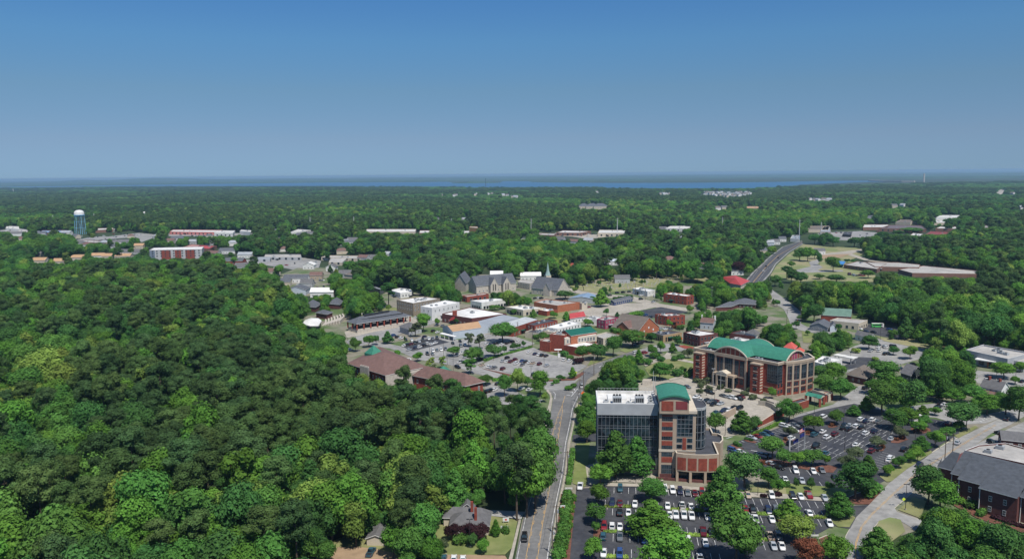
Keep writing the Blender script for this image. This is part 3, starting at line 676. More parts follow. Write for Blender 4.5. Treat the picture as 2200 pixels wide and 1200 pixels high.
mb = MB(); mb.poly([(*p[:2], HG - 1.1) for p in in4], wroof); f.box(mb, 4, 11, 8, 15, HG - 1.1, HG - .6, white); f.box(mb, 12.5, 16, 7, 9, HG - 1.1, HG - .2, white); mb.build('roof', fb)
zs = [2.2]
for k in range(5):
    zs += [2.2 + (HG - 6.5) * (k + .78) / 5, 2.2 + (HG - 6.5) * (k + 1) / 5]
for p, q, nx in ((f.p(0, 0), f.p(WU, 0), 15), (f.p(0, D), f.p(0, 0), 12), (f.p(WU, 0), f.p(WU, D), 12)):
    mb = MB(); quadgrid(mb, p, q, 2.2, HG - 4.3, nx, zs, .085, dframe); mb.build('mullion_frame', fb)
mb = MB(); f.box(mb, -.4, WU + .3, -.6, D, 0, 2.2, conc); f.box(mb, -.2, .5, -.3, .3, 2.2, 5.5, cream); f.box(mb, WU - .6, WU + .2, -.3, .4, 2.2, 6.5, cream); mb.build('base', fb)
for u in (7.2, 15.4):
    mb = MB(); f.box(mb, u - 1.6, u + 1.6, 2.6, 5.6, HG - 1.1, HG + 1.6, acm)
    for k in range(3): mb.tube(f.p(u - 1.05 + 1.05 * k, 4.9, HG + 1.6), f.p(u - 1.05 + 1.05 * k, 4.9, HG + 2.1), .42, .42, darkm, 10)
    for k in range(4): f.box(mb, u - 1.4 + k * .72, u - .84 + k * .72, 2.56, 2.62, HG - .3, HG + 1.2, darkm)
    mb.build('cooling_unit', fb)
for u, v, s in ((3.2, 5.2, 1.4), (11.3, 3.6, 1.2), (12.9, 3.4, 1.0), (19.5, 4, 1.5), (19.8, 8, 1.2), (20, 11, 1.3)): ac_unit(f.p(u, v, HG - 1.08), fb, s, f.a)
mb = MB()
for k in range(18): f.box(mb, .6 + k * 1.22, .66 + k * 1.22, D - .5, D - .44, HG, HG + 1.1, steel)
f.box(mb, .5, WU - .5, D - .5, D - .44, HG + 1.05, HG + 1.12, steel); mb.build('roof_rail', fb)
mask_building([f.p(0, 0)[:2], f.p(WU, 0)[:2], f.p(WU, D)[:2], f.p(0, D)[:2]], HG, .5)
# tower
HT = 25.7
ta, tb = G(1417, 880, HT), G(1496.5, 884.7, HT)
t = Fr((ta.x, ta.y), -.11); TU = (tb - ta).length; u1 = TU * .405
mb = MB(); t.box(mb, 0, TU, 0, 21, 0, HT - 1.0, tan)
mb.build('wall', fb)
mb = MB(); t.box(mb, -.25, u1, -.3, 21.2, HT - 1.0, HT, cream); t.box(mb, u1, TU + .3, -.55, 21.2, HT - 1.0, HT, cream)
mb.build('cornice', fb)
mb = MB(); t.box(mb, -.12, u1, -.14, 10, 10.3, 11.2, cream); t.box(mb, u1, TU + .12, -.12, 20, 10.6, 11.0, cream); mb.build('cornice', fb)
mb = MB()
for u0_, u1_, v0_, z0, z1, m_ in [(.9, u1 - .5, -.07, z0 - .3, z1 - .3, brick) for z0, z1 in ((6.6, 8.6), (12.9, 14.6), (16.3, 18.0), (19.9, 21.6), (23.6, 24.3))] + [(.4, u1 - .4, -.1, 0, 2.0, brickd), (u1 + 3.05, u1 + 4.35, -.14, 11.2, 15.6, brick)]:
    mb = MB(); t.box(mb, u0_, u1_, v0_, .2, z0, z1, m_); mb.build('brick_panel', fb)
for z0, z1, nn in ((2.1, 5.4, 3), (8.6, 10.0, 3), (11.3, 12.5, 3), (14.8, 16.0, 3), (18.4, 19.6, 3), (21.8, 23.2, 3)):
    p0, p1 = t.p(.9, 0), t.p(u1 - .5, 0); facade(fb, p0, p1, [(z0, z1)], (u1 - 1.4) / nn, (u1 - 1.4) / nn, 'big', 0, .05, n=nn)
mb = MB(); t.box(mb, u1 + 1.0, TU - 1.1, -.06, .2, 16.2, 24.0, glass); mb.build('glass_bay', fb)
mb = MB(); quadgrid(mb, t.p(u1 + 1.0, -.06), t.p(TU - 1.1, -.06), 16.2, 24.0, 4, [16.2, 17.4, 19.2, 20.6, 22.4, 24.0], .1, dframe); mb.build('mullion_frame', fb)
for z0, z1 in ((11.6, 13.2), (13.9, 15.5)):
    facade(fb, t.p(u1 + .9, 0), t.p(u1 + 3.0, 0), [(z0, z1)], 2.0, 1, 'dark', 0, .05, n=1); facade(fb, t.p(u1 + 4.4, 0), t.p(TU - .9, 0), [(z0, z1)], 2.0, 1, 'dark', 0, .05, n=1)
# penthouse and green barrel roof
ZP = 30.2; pa, pb = G(1416, 856, ZP), G(1482.5, 857.4, ZP)
p_ = Fr((pa.x, pa.y), math.atan2(pb.y - pa.y, pb.x - pa.x)); PU = (pb - pa).length; PD = 17.0
mb = MB(); p_.box(mb, .25, PU - .25, .3, PD, HT - 1.0, ZP, tan)
nn = 14; Rr = ((PU / 2 - .25) ** 2 + 1.3 ** 2) / 2.6
for i in range(nn):
    x0, x1 = .25 + (PU - .5) * i / nn, .25 + (PU - .5) * (i + 1) / nn; zz = lambda x: ZP + math.sqrt(max(0, Rr * Rr - (x - PU / 2) ** 2)) - Rr + 1.3
    mb.face([p_.p(x0, .3, ZP), p_.p(x1, .3, ZP), p_.p(x1, .3, zz(x1)), p_.p(x0, .3, zz(x0))], tan)
mb.build('penthouse', fb)
mb = MB(); p_.box(mb, .9, PU * .47, .22, .4, HT + .05, ZP - .9, brick); mb.build('brick_panel', fb); mb = MB(); p_.box(mb, PU * .55, PU - .8, .22, .4, HT + .6, ZP - .9, mat('crimson_panel', (.20, .042, .046), var=.15)); mb.build('brick_panel', fb)
mb = MB(); barrel(mb, p_, 'v', PU / 2, PU / 2 + .15, ZP, 1.35, -.15, PD, green, 16, green, .12); mb.build('barrel_roof', fb)
# rounded glass wing on the right and curved podium
ring = [t.p(TU - .2, 4), t.p(TU + 2.4, 4.2), t.p(TU + 3.6, 5.2), t.p(TU + 4.3, 7), t.p(TU + 4.6, 10), t.p(TU + 4.2, 14), t.p(TU + 2, 17), t.p(TU - .2, 18)]
mb = MB(); mb.prism([q[:2] for q in ring], 10, HT - .6, glass, droof); mb.build('glass_wing', fb)
mb = MB()
for i in range(5): quadgrid(mb, ring[i], ring[i + 1], 10.5, HT - .55, 2 if i in (0, 3, 4) else 1, 5, .11, dframe)
for i in range(len(ring) - 1): quadgrid(mb, ring[i], ring[i + 1], HT - .9, HT - .3, 1, 1, .4, steel)
mb.build('mullion_frame', fb)
pod = [(58.2, 277.2), (58.1, 274.3), (60.4, 273.1), (62.9, 272.4), (65.5, 272.0), (68.2, 271.9), (70.8, 272.1), (73.0, 272.6)] + [tuple(G(x, y, 10.7))[:2] for x, y in ((1534, 949), (1548, 951), (1554, 944), (1553, 935), (1543, 930), (1532, 929), (1527, 918), (1508, 917))] + [(60, 284)]
mb = MB(); inn = inset(pod, .5); n = len(pod)
for i in range(n):
    p, q, r, s = pod[i], pod[(i + 1) % n], inn[(i + 1) % n], inn[i]; zb = 4.2 if i < 7 else 0
    mb.face([(*p, zb), (*q, zb), (*q, 10.7), (*p, 10.7)], tan); mb.face([(*p, 10.7), (*q, 10.7), (*r, 10.7), (*s, 10.7)], cream); mb.face([(*s, 10.7), (*r, 10.7), (*r, 9.8), (*s, 9.8)], tan)
mb.poly([(*q, 4.2) for q in pod[::-1]], tan); mb.build('podium', fb)
mb = MB(); mb.poly([(*q, 9.8) for q in inn], droof); mb.build('podium_roof', fb)
mb = MB(); back = [t.p(u1 + .1, -.15)[:2], t.p(TU + .05, -.15)[:2], (72.6, 275.5), (74.2, 278)]
for i in range(3): mb.face([(*back[i], 0), (*back[i + 1], 0), (*back[i + 1], 4.2), (*back[i], 4.2)], glass)
mb.build('recessed_entrance', fb)
for i in (1, 3, 5, 7):
    mb = MB(); q = inn[i]; mb.box((q[0], q[1], 0), (.9, .9, 4.2), tan); mb.build('column', fb)
rims = [Vector((*q, 0)) for q in pod[1:8]]
def along(pts, s):
    for i in range(len(pts) - 1):
        L = (pts[i + 1] - pts[i]).length
        if s <= L: return pts[i] + (pts[i + 1] - pts[i]) * s / L
        s -= L
    return pts[-1]
TL = sum((rims[i + 1] - rims[i]).length for i in range(6))
for k in range(4):
    mb = MB(); s0, s1 = TL * (.035 + .24 * k), TL * (.035 + .24 * k + .2)
    for j in range(4):
        p, q = along(rims, s0 + (s1 - s0) * j / 4), along(rims, s0 + (s1 - s0) * (j + 1) / 4); d = (q - p).normalized(); o = Vector((d.y, -d.x, 0)) * .08; p += o; q += o
        mb.face([(p.x, p.y, 4.7), (q.x, q.y, 4.7), (q.x, q.y, 9.3), (p.x, p.y, 9.3)], brick)
    mb.build('brick_panel', fb)
mb = MB(); mb.prism(ccw([t.p(-1, -1.2)[:2], t.p(TU + 9, -3.6)[:2], t.p(TU + 9, -3.0)[:2], t.p(-1, -.7)[:2]]), 0, 1.0, brickd); mb.build('planter_wall', fb)
mask_building([q for q in pod], 10.7, .9); mask_building([t.p(0, 0)[:2], t.p(TU + 4, 0)[:2], t.p(TU + 4, 20)[:2], t.p(0, 20)[:2]], HT, .9)
# roof antennas behind the green roof
an = thing('antenna_mast', 'thin grey antenna masts behind the green barrel roof of the brick tower', 'antenna', f.p(WU + .2, 13, HG - 1))
mb = MB()
for u, v, h in ((WU - .3, 13, 9), (WU + .5, 14, 7), (WU + .3, 12, 5)): mb.tube(f.p(u, v, HG - 1), f.p(u, v, HG + h), .12, .06, steel, 6)
mb.build('mast', an)
for u, v in ((WU - .6, 9), (WU - .4, 6), (WU - .5, 12)):
    mb = MB(); mb.tube(f.p(u, v, HG - 1), f.p(u, v, HG + 1.2), .06, .06, steel, 6); mb.lathe(f.p(u, v - .3, HG + 1.2), [(0, 0), (.5, .12), (.62, .4)], wframe, 12); mb.build('dish', an)

# ================================================================== courthouse with crossing green vaults
HC = 17.0
ca, cc = G(1492, 746, HC), G(1671, 779, HC)
c = Fr((ca.x, ca.y), math.atan2(cc.y - ca.y, cc.x - ca.x)); CU = (cc - ca).length
ct = thing('courthouse', 'red brick courthouse with tan frames and crossing green curved roofs', 'building', c.p(CU / 2, 14))
right = [(CU, 0), (CU + .4, 5), (CU + 1.7, 5.0), (CU + 3.3, 8.5), (CU + 4.8, 13), (CU + 5.8, 18), (CU + 6.2, 24)]
foot = [(0, 0), (CU - 5, 0)] + right[0:] + [(CU, 30), (6, 30), (0, 22)]
W2 = [c.p(u, v)[:2] for u, v in foot]
mb = MB(); mb.prism(W2, 0, HC - 1.2, brick); mb.build('wall', ct)
mb = MB(); oo = inset(W2, -.45); n = len(W2); ii = inset(W2, .4)
for i in range(n):
    j = (i + 1) % n; p, q, r, s = oo[i], oo[j], ii[j], ii[i]
    mb.face([(*p, HC - 1.3), (*q, HC - 1.3), (*q, HC), (*p, HC)], tan); mb.face([(*p, HC), (*q, HC), (*r, HC), (*s, HC)], cream); mb.face([(*s, HC), (*r, HC), (*r, HC - .7), (*s, HC - .7)], tan)
    mb.face([(*q, HC - 1.3), (*p, HC - 1.3), (*W2[i], HC - 1.3), (*W2[j], HC - 1.3)], tan)
mb.build('cornice', ct)
mb = MB(); mb.poly([(*q, HC - .7) for q in ii], droof); mb.build('roof', ct)
# front: glass strips, frame block, piers
def gl(u0, u1, z0, z1, v=-.12, nx=4, nz=5, bar=.1):
    mb = MB(); c.box(mb, u0, u1, v, .3, z0, z1, glass); mb.build('glass_bay', ct)
    mb = MB(); quadgrid(mb, c.p(u0, v), c.p(u1, v), z0, z1, nx, nz, bar, bframe); mb.build('mullion_frame', ct)
gl(.1, 1.5, 4.5, HC - 1.5, nx=2); gl(8.6, 13.6, 1.0, HC - 1.5, nx=4, nz=6); gl(32.6, 35.6, 1.0, HC - 1.5, nx=3, nz=6)
gl(CU - 5.4, CU + .05, 6.4, HC - 1.6, nx=5, nz=6)
mb = MB(); c.box(mb, 13.8, 32.4, -1.0, .3, 0, HC - 1.3, brick); mb.build('center_block', ct)
mb = MB()
for u0, u1 in ((13.7, 14.7), (31.4, 32.5), (18.6, 19.6), (24.4, 25.4)): c.box(mb, u0, u1, -1.4 if u0 in (13.7, 31.4) else -1.12, -.9, 0 if u0 in (13.7, 31.4) else 5, HC - 1.0, tan)
c.box(mb, 13.7, 32.5, -1.2, -.95, 5.8, 6.5, tan); c.box(mb, 13.6, 32.6, -1.6, .2, HC - 1.6, HC + .1, tan); mb.build('stone_frame', ct)
for u0, u1, z0, z1, nx in ((15.0, 16.5, 6.9, 14.6, 2), (16.9, 18.4, 6.9, 14.6, 2), (19.8, 24.2, 7.4, 15.0, 4), (25.7, 27.8, 6.9, 14.6, 3), (28.6, 30.9, 6.9, 14.6, 3), (28.8, 30.6, 2.5, 5.2, 2), (26.4, 27.9, 2.5, 5.2, 2)):
    gl(u0, u1, z0, z1, -1.06, nx, 5 if z1 > 10 else 2, .09)
# portico
mb = MB(); c.box(mb, 14.6, 27.2, -4.6, -1.0, 5.9, 7.0, tan); c.box(mb, 17.4, 23.6, -5.2, -1.0, 6.2, 7.6, cream)
q0, q1, q2 = c.p(17.2, -5.3, 7.6), c.p(23.8, -5.3, 7.6), c.p(20.5, -5.3, 8.9); b0, b1, b2 = c.p(17.2, -1, 7.6), c.p(23.8, -1, 7.6), c.p(20.5, -1, 8.9)
mb.face([q0, q1, q2], cream); mb.face([q0, q2, b2, b0], cream); mb.face([q2, q1, b1, b2], cream); mb.build('portico_roof', ct)
mb = MB(); c.box(mb, 15.0, 26.8, -3.9, -1.0, 0, 5.9, glass); mb.build('portico_glass', ct)
for u, v in ((14.9, -4.3), (17.6, -4.9), (23.4, -4.9), (26.9, -4.3)):
    mb = MB(); c.box(mb, u - .4, u + .4, v - .4, v + .4, 0, 6.2, tan); mb.build('column', ct)
mb = MB(); c.box(mb, 18.2, 22.8, -4.2, -3.9, 3.2, 3.9, cream); quadgrid(mb, c.p(18, -3.95), c.p(23, -3.95), 3.9, 6.1, 6, 2, .14, bframe); quadgrid(mb, c.p(18, -3.95), c.p(23, -3.95), 0, 3.2, 6, 2, .14, bframe); mb.build('portico_trim', ct)
for u0 in (1.7, 35.9):
    mb = MB(); c.box(mb, u0, u0 + 5.4, -3.2, .2, 0, 15.0, brick); mb.build('stair_pier', ct)
    mb = MB(); c.box(mb, u0 - .2, u0 + 5.6, -3.4, 1, 14.7, 15.4, tan)
    for k in range(9): c.box(mb, u0 + 5.36, u0 + 5.46, -3.1, -.7, 1.4 + k * 1.45, 2.0 + k * 1.45, cream)
    for k in range(3): c.box(mb, u0 + 1.5, u0 + 4.0, -3.3, -3.1, 5.1 + k * 3.5 - .9, 5.1 + k * 3.5 - .55, cream)
    for k in range(4): c.box(mb, u0 + 1.5, u0 + 4.0, -3.26, -3.1, 3.4 + k * 3.5 - .5, 3.4 + k * 3.5 - .25, cream)
    mb.build('stone_band', ct)
    facade(ct, c.p(u0 + .4, -3.2), c.p(u0 + 5.0, -3.2), [(1.6 + k * 3.5, 3.3 + k * 3.5) for k in range(4)], 1.9, 2, 'big', 0, .05, n=1)
mb = MB(); c.box(mb, 36, CU + .1, -.08, .2, 3.6, 3.95, tan); c.box(mb, 41.5, CU + .3, -.3, .2, 0, .9, tan); mb.build('stone_band', ct)
# right side
rp = [c.p(u, v) for u, v in right]
for i, (z0, z1, nx, nz) in ((0, (6.4, HC - 1.6, 4, 6)),):
    mb = MB(); p, q = Vector(rp[0]), Vector(rp[1]); d = (q - p).normalized(); o = Vector((d.y, -d.x, 0)) * .12; q = p + (q - p) * .8
    mb.prism(ccw([(p + o)[:2], (q + o)[:2], (q - o)[:2], (p - o)[:2]]), z0, z1, glass); mb.build('glass_bay', ct)
    mb = MB(); quadgrid(mb, p + o, q + o, z0, z1, nx, nz, .1, bframe); mb.build('mullion_frame', ct)
facade(ct, rp[0], rp[1], [(1.2, 3.0), (4.2, 6.0)], 1.6, 2.4, 'big', .6, .04, n=2)
for i in range(2, 6):
    p, q = Vector(rp[i]), Vector(rp[i + 1]); d = (q - p); L = d.length; d /= L; o = Vector((d.y, -d.x, 0)); ang = math.atan2(d.y, d.x)
    mb = MB()
    for s in (0.35, L - .05): mb.box((p.x + d.x * s + o.x * .15, p.y + d.y * s + o.y * .15, 0), (.7, .4, HC - 1.3), tan, ang)
    m_ = (p + q) / 2 + o * .06
    for z in (3.7, 6.9, HC - 2.2): mb.box((m_.x, m_.y, z), (L, .25, .45 if z < 9 else .9), tan, ang)
    mb.build('stone_frame', ct)
    big = i in (4, 5)
    w = L - 1.3 if big else (L - 1.6) / 2
    facade(ct, p, q, [(7.6, HC - 2.4)], w, w + .4, 'big', 0, .05, n=1 if big else 2)
    facade(ct, p, q, [(1.3, 3.2), (4.5, 6.4)], (L - 2) / 2, (L - 1.6) / 2, 'big', 0, .05, n=2)
    mb = MB(); quadgrid(mb, p + d * .7 + o * .1, q - d * .6 + o * .1, 7.6, HC - 2.4, 4, 5, .08, bframe); mb.build('mullion_frame', ct)
# vaults
ZV = HC + .15
mb = MB(); barrel(mb, c, 'v', 23.1, 9.6, ZV, 4.1, -1.2, 26.5, green, 20, cream, .5); barrel(mb, c, 'u', 14.5, 9.0, ZV, 4.0, 4.5, 50.2, green, 20, cream, .5); mb.build('vaulted_roof', ct)
for axis, cen, half, s in (('v', 23.1, 9.4, -.9), ('u', 14.5, 8.8, 49.9), ('u', 14.5, 8.8, 4.9), ('v', 23.1, 9.4, 26.2)):
    rise = 4.0; R = (half * half + rise * rise) / (2 * rise); zz = lambda k: ZV - .3 + math.sqrt(max(0, R * R - k * k)) - (R - rise); mb = MB()
    P_ = (lambda k, z: c.p(cen + k, s, z)) if axis == 'v' else (lambda k, z: c.p(s, cen + k, z))
    for i in range(16):
        k0, k1 = -half + half * i / 8, -half + half * (i + 1) / 8; mb.face([P_(k0, ZV - .8), P_(k1, ZV - .8), P_(k1, zz(k1)), P_(k0, zz(k0))], tan)
    mb.build('gable_wall', ct); sg = -.08 if s < 20 and not (axis == 'u' and s > 20) else .08
    P2 = (lambda k, z: c.p(cen + k, s + sg, z)) if axis == 'v' else (lambda k, z: c.p(s + sg, cen + k, z))
    for i in range(6):
        k0, k1 = -half * .86 + half * .288 * i, -half * .86 + half * .288 * i + half * .22
        e0, e1 = zz(k0) - .55, zz(k1) - .55
        mb = MB()
        if min(e0, e1) > ZV - .2: mb.face([P2(k0, ZV - .35), P2(k1, ZV - .35), P2(k1, e1), P2(k0, e0)], mag if axis == 'u' and i in (2, 3) else brick)
        mb.build('brick_panel', ct)
for u, v in ((36, 3), (38, 2.6), (8, 2)): ac_unit(c.p(u, v, HC - .68), ct, 1.5, c.a)
mask_building(W2, HC + 2, .95)
# courthouse lower wing, garage entrance and green canopies
lw = thing('garage_building', 'low brick garage entrance with cream walls right of the courthouse', 'building', G(1715, 868))
flat('', '', [(1693, 862), (1712, 866), (1738, 858), (1722, 854)], 3.6, brick, droof, cap=cream, root=lw); flat('', '', [(1745, 836), (1752, 832), (1790, 842), (1780, 848)], 3.6, cream, conc, root=lw)
flat('', '', [(1770, 843), (1788, 838), (1790, 845), (1774, 850)], 3.2, brick, bricko, root=lw)
cn = thing('canopy', 'green metal canopy on brick posts beside the courthouse', 'canopy', G(1752, 868))
g4 = [G(*q, 4.2) for q in ((1729, 848), (1740, 842.5), (1773, 850), (1763, 856))]
mb = MB(); top = [tuple(q + Vector((0, 0, .0))) for q in g4]; m1 = (g4[0] + g4[3]) / 2; 
r0, r1 = (g4[0] + g4[1]) / 2 + Vector((0, 0, 1)), (g4[2] + g4[3]) / 2 + Vector((0, 0, 1))
mb.face([g4[0], g4[3], r1, r0], green); mb.face([g4[1], r0, r1, g4[2]], green); mb.face([g4[0], r0, g4[1]], cream); mb.face([g4[3], g4[2], r1], cream); mb.build('roof', cn)
for q in g4:
    mb = MB(); ctr = sum(g4, Vector()) / 4; p = q + (ctr - q) * .12; mb.box((p.x, p.y, 0), (.9, .9, 4.1), brick); mb.build('post', cn)
gw = thing('brick_retaining_wall', 'sloping red brick wall of the courthouse parking ramp', 'wall', G(1640, 915))
mb = MB(); A_, B_ = G(1603, 930), G(1684, 893); d = (B_ - A_).normalized(); o = Vector((-d.y, d.x, 0)) * .4
for p, q, r, s, hh in ((A_, B_, B_ + o, A_ + o, (1.0, 4.2)),):
    u = [Vector((0, 0, hh[0])), Vector((0, 0, hh[1]))]
    mb.face([p, q, q + u[1], p + u[0]], brick); mb.face([r, s, s + u[0], r + u[1]], brick); mb.face([p + u[0], q + u[1], r + u[1], s + u[0]], cream)
mb.build('wall', gw)
gw = thing('ramp_wall', 'pale curved concrete ramp wall below the courthouse', 'wall', G(1655, 872))
mb = MB(); curb(mb, [(1629, 870), (1645, 872), (1660, 878), (1672, 888)], .4, 2.4, conc); mb.build('wall', gw)
gw = thing('parapet_wall', 'low beige parapet wall of the parking deck', 'wall', G(1560, 903))
mb = MB(); curb(mb, [(1550, 905), (1566, 896), (1580, 888)], .5, 3.2, tan); mb.build('wall', gw)
gw = thing('planter_wall', 'long low stepped planter wall in front of the courthouse', 'wall', G(1570, 838))
mb = MB(); curb(mb, [(1497, 816), (1530, 826), (1560, 836), (1600, 847), (1640, 860), (1664, 868)], .5, 1.0, stone); mb.build('wall', gw)
gw = thing('utility_enclosure', 'small tan wall enclosure behind the glass building', 'wall', G(1390, 822))
flat('', '', [(1380, 817), (1399, 817), (1400, 813), (1383, 813)], 2.6, stone, stone, root=gw)

# ================================================================== red brick town hall
th = flat('town_hall', 'red brick hall with dark green roof, white terrace and tall stair block', [(1181, 717), (1211.5, 719.5), (1222, 716), (1192, 713)], 11, brick, groof, cap=cream)
flat('', '', [(1211.5, 740), (1243.7, 746), (1285, 737.5), (1252, 732)], 5.5, brick, wroof, cap=white, root=th)
flat('', '', [(1159.5, 731), (1181, 734), (1194, 728), (1171, 725)], 6.5, brick, groof, cap=cream, root=th)
flat('', '', [(1274, 720), (1296, 726.5), (1333, 719.5), (1303, 712.5)], 6.5, cream, groof, cap=cream, root=th, rows=[(2.0, 5.0)], w=1.4, sp=2.6)
pitched('', '', dep((1226.6, 721), (1283, 712.5), 10.5, 13), 10.5, 2.6, 'gable', 'AB', bricko, dgreen, .3, root=th, gm=brick)
aa, bb = G(1214, 741, 4.9), G(1283, 733, 4.9); d = (bb - aa).normalized(); o = Vector((-d.y, d.x, 0))
mb = MB(); q = [aa + o * .5, bb + o * .5, bb + o * 6, aa + o * 6]; mb.prism(ccw([tuple(x)[:2] for x in q]), 4.9, 9.2, cream, wroof); mb.build('clerestory', th)
facade(th, q[0], q[1], [(5.8, 8.2)], 1.5, 2.1, 'white', .6, .03)
mb = MB(); dd = G(1199, 760); mb.box((dd.x, dd.y, 2.6), (4.5, 2.5, .35), white); mb.box((dd.x, dd.y - 1, 0), (.3, .3, 2.6), white); mb.build('entrance_canopy', th)
mb = MB(); dd = G(1201, 757, 3); mb.box((dd.x, dd.y, 0), (1.4, .3, 2.5), white); mb.build('door_surround', th)
# ================================================================== brown-roofed municipal building
bm = pitched('municipal_building', 'brown hip-roofed brick building with green pyramid skylights', pxc(9, (744.6, 780), (828, 806), (918, 787), (816, 744)), 9, 5.5, 'hip', None, brick, brown, .9, rows=[(1.5, 3), (5, 6.8)], cat='building', vis=.3)
pitched('', '', pxc(7.5, (885, 806), (999, 829), (1043.5, 819), (905, 793)), 7.5, 4.5, 'hip', None, brick, brown, .9, rows=[(3.6, 5.6)], sp=6, root=bm, vis=.5)
flat('', '', [(828, 807), (880, 801), (918, 790), (905, 786), (850, 799)], 9, stone, conc, root=bm, vis=.3); flat('', '', [(773, 784.5), (791, 789.5), (793, 787), (776, 782.5)], 11.5, stone, conc, root=bm)
flat('', '', [(866, 770), (880, 767.5), (884, 771), (868, 774)], 9.5, white, conc, root=bm); flat('', '', [(886, 797), (925, 788), (940, 796), (985, 799), (960, 803)], 6.5, conc, groof, root=bm)
for x, y, z, r, h in ((803, 757, 12.3, 5.2, 4.2), (953, 800, 8.8, 5.6, 3.6)):
    g = G(x, y, z); mb = MB(); mb.lathe((g.x, g.y, z), [(r, -1.5), (r, 0), (0.05, h)], green, 4 if x < 900 else 12); mb.build('skylight', bm)
# ================================================================== market pavilion
he = 6.8; pc = pxc(he, (766, 695.5), (884, 677.5), (843, 668.5), (744, 690))
mk = pitched('market_pavilion', 'long open brick pavilion with dark hipped roof and dark louvre ridge', pc, he, 3.4, 'hip', None, darkm, slate, 4.5, cat='pavilion')  # dark inset walls stand in for the shade inside the open pavilion
P4 = [Vector(p) for p in inset(ccw(pc), .8)]; P4 = ccw([tuple(p) for p in P4])
for i in range(4):
    a_, b_ = Vector(P4[i]), Vector(P4[(i + 1) % 4]); L = (b_ - a_).length; k = max(2, int(L / 5.2))
    for j in range(k):
        p = a_ + (b_ - a_) * j / k; mb = MB(); mb.box((p.x, p.y, 2.4), (.9, .9, 4.3), brick); mb.build('column', mk)
        if faces_cam(a_, b_) and j < k - 0:
            q = a_ + (b_ - a_) * (j + .5) / k; d = (b_ - a_).normalized(); mb = MB(); mb.box((q.x, q.y, 5.2), (2.6, .12, .9), cream, math.atan2(d.y, d.x)); mb.build('blind', mk)
mb = MB(); mb.prism(P4, 0, 2.4, stone); mb.build('base', mk)
mb = MB(); c1, c2 = (Vector(pc[0]) + Vector(pc[3])) / 2, (Vector(pc[1]) + Vector(pc[2])) / 2
for s in (.3, .42, .54, .66): p = c1 + (c2 - c1) * s; mb.box((p.x, p.y, he + 3.0), (6, 2.2, 1.1), darkm, math.atan2((c2 - c1).y, (c2 - c1).x))
mb.build('ridge_vent', mk)
# ================================================================== church
ch = pitched('church_hall', 'grey stone church hall with steep slate roof and two front gables', dep((1023, 614.7), (1110, 607), 7.5, 17), 7.5, 8.5, 'gable', 'AB', stone, slate, .5, cat='church', rows=[(1.5, 3.5)], sp=4)
for x, y in ((1060, 612), (1087, 609.5)):
    g = G(x, y, 7.5); u = (G(1110, 607, 7.5) - G(1023, 614.7, 7.5)).normalized(); v = Vector((-u.y, u.x, 0)); w = 4.3
    pitched('', '', [tuple(g + u * s * w + v * k)[:2] for s, k in ((-1, -2.2), (1, -2.2), (1, 9), (-1, 9))], 7.6, 6.8, 'gable', 'AD', stone, slate, .35, root=ch)
    mb = MB()
    for s in (-1.2, 1.2):
        p = g + u * s - v * 1.95; mb.box((p.x, p.y, 2.5), (.9, .2, 6.0), darkm, math.atan2(u.y, u.x))
    mb.build('lancet_window', ch)
pitched('', '', pxc(7.5, (976, 607), (1001, 610), (1013, 601), (985, 598)), 8, 8, 'gable', 'AD', stone, slate, .5, root=ch)
flat('', '', [(1112, 605), (1138, 609), (1150, 603), (1118, 599.5)], 6, stone, groof, root=ch, rows=[(1, 2.6), (3.6, 5)], sp=2.4, w=1.2)
cr2 = pitched('church', 'stone church with long slate roof and round gable window', dep((1140, 617.5), (1198.5, 623.5), 6, 19), 6, 9.5, 'gable', 'AB', stone, slate, .5, cat='church', rows=[(1.5, 4.4)], sp=4, w=1.0)
u = (G(1198.5, 623.5, 6) - G(1140, 617.5, 6)).normalized(); v = Vector((-u.y, u.x, 0)); g = G(1177, 621.5, 6)
pitched('', '', [tuple(g + u * s * 4 + v * k)[:2] for s, k in ((-1, -2.5), (1, -2.5), (1, 8), (-1, 8))], 6.1, 6.2, 'gable', 'AD', stone, slate, .35, root=cr2)
st = thing('church_steeple', 'slim pale green copper spire on a stone church tower', 'steeple', G(1177, 612))
g = G(1177, 612); hb = hgt(1177, 612, 591); hs = hgt(1177, 612, 562)
mb = MB(); mb.box((g.x, g.y, 0), (6.4, 6.4, hb - 3.5), stone, .3); mb.box((g.x, g.y, hb - 3.5), (5.2, 5.2, 3.5), cream, .3); mb.build('tower', st)
mb = MB(); mb.lathe((g.x, g.y, hb), [(2.9, 0), (1.5, (hs - hb) * .3), (.05, hs - hb)], mat('copper_green', (.25, .36, .34)), 8); mb.build('spire', st)
# graveyard arch and stones
ga = thing('graveyard_arch', 'dark metal arch sign at the graveyard entrance', 'arch', G(1245, 624))
mb = MB(); g = G(1245, 624)
for k in range(10):
    t0, t1 = PI * k / 10, PI * (k + 1) / 10; mb.tube((g.x - 4 * math.cos(t0), g.y, 1.5 + 4.2 * math.sin(t0)), (g.x - 4 * math.cos(t1), g.y, 1.5 + 4.2 * math.sin(t1)), .28, .28, darkm, 6)
mb.tube((g.x - 4, g.y, 0), (g.x - 4, g.y, 1.6), .28, .28, darkm, 6); mb.tube((g.x + 4, g.y, 0), (g.x + 4, g.y, 1.6), .28, .28, darkm, 6); mb.build('arch', ga)
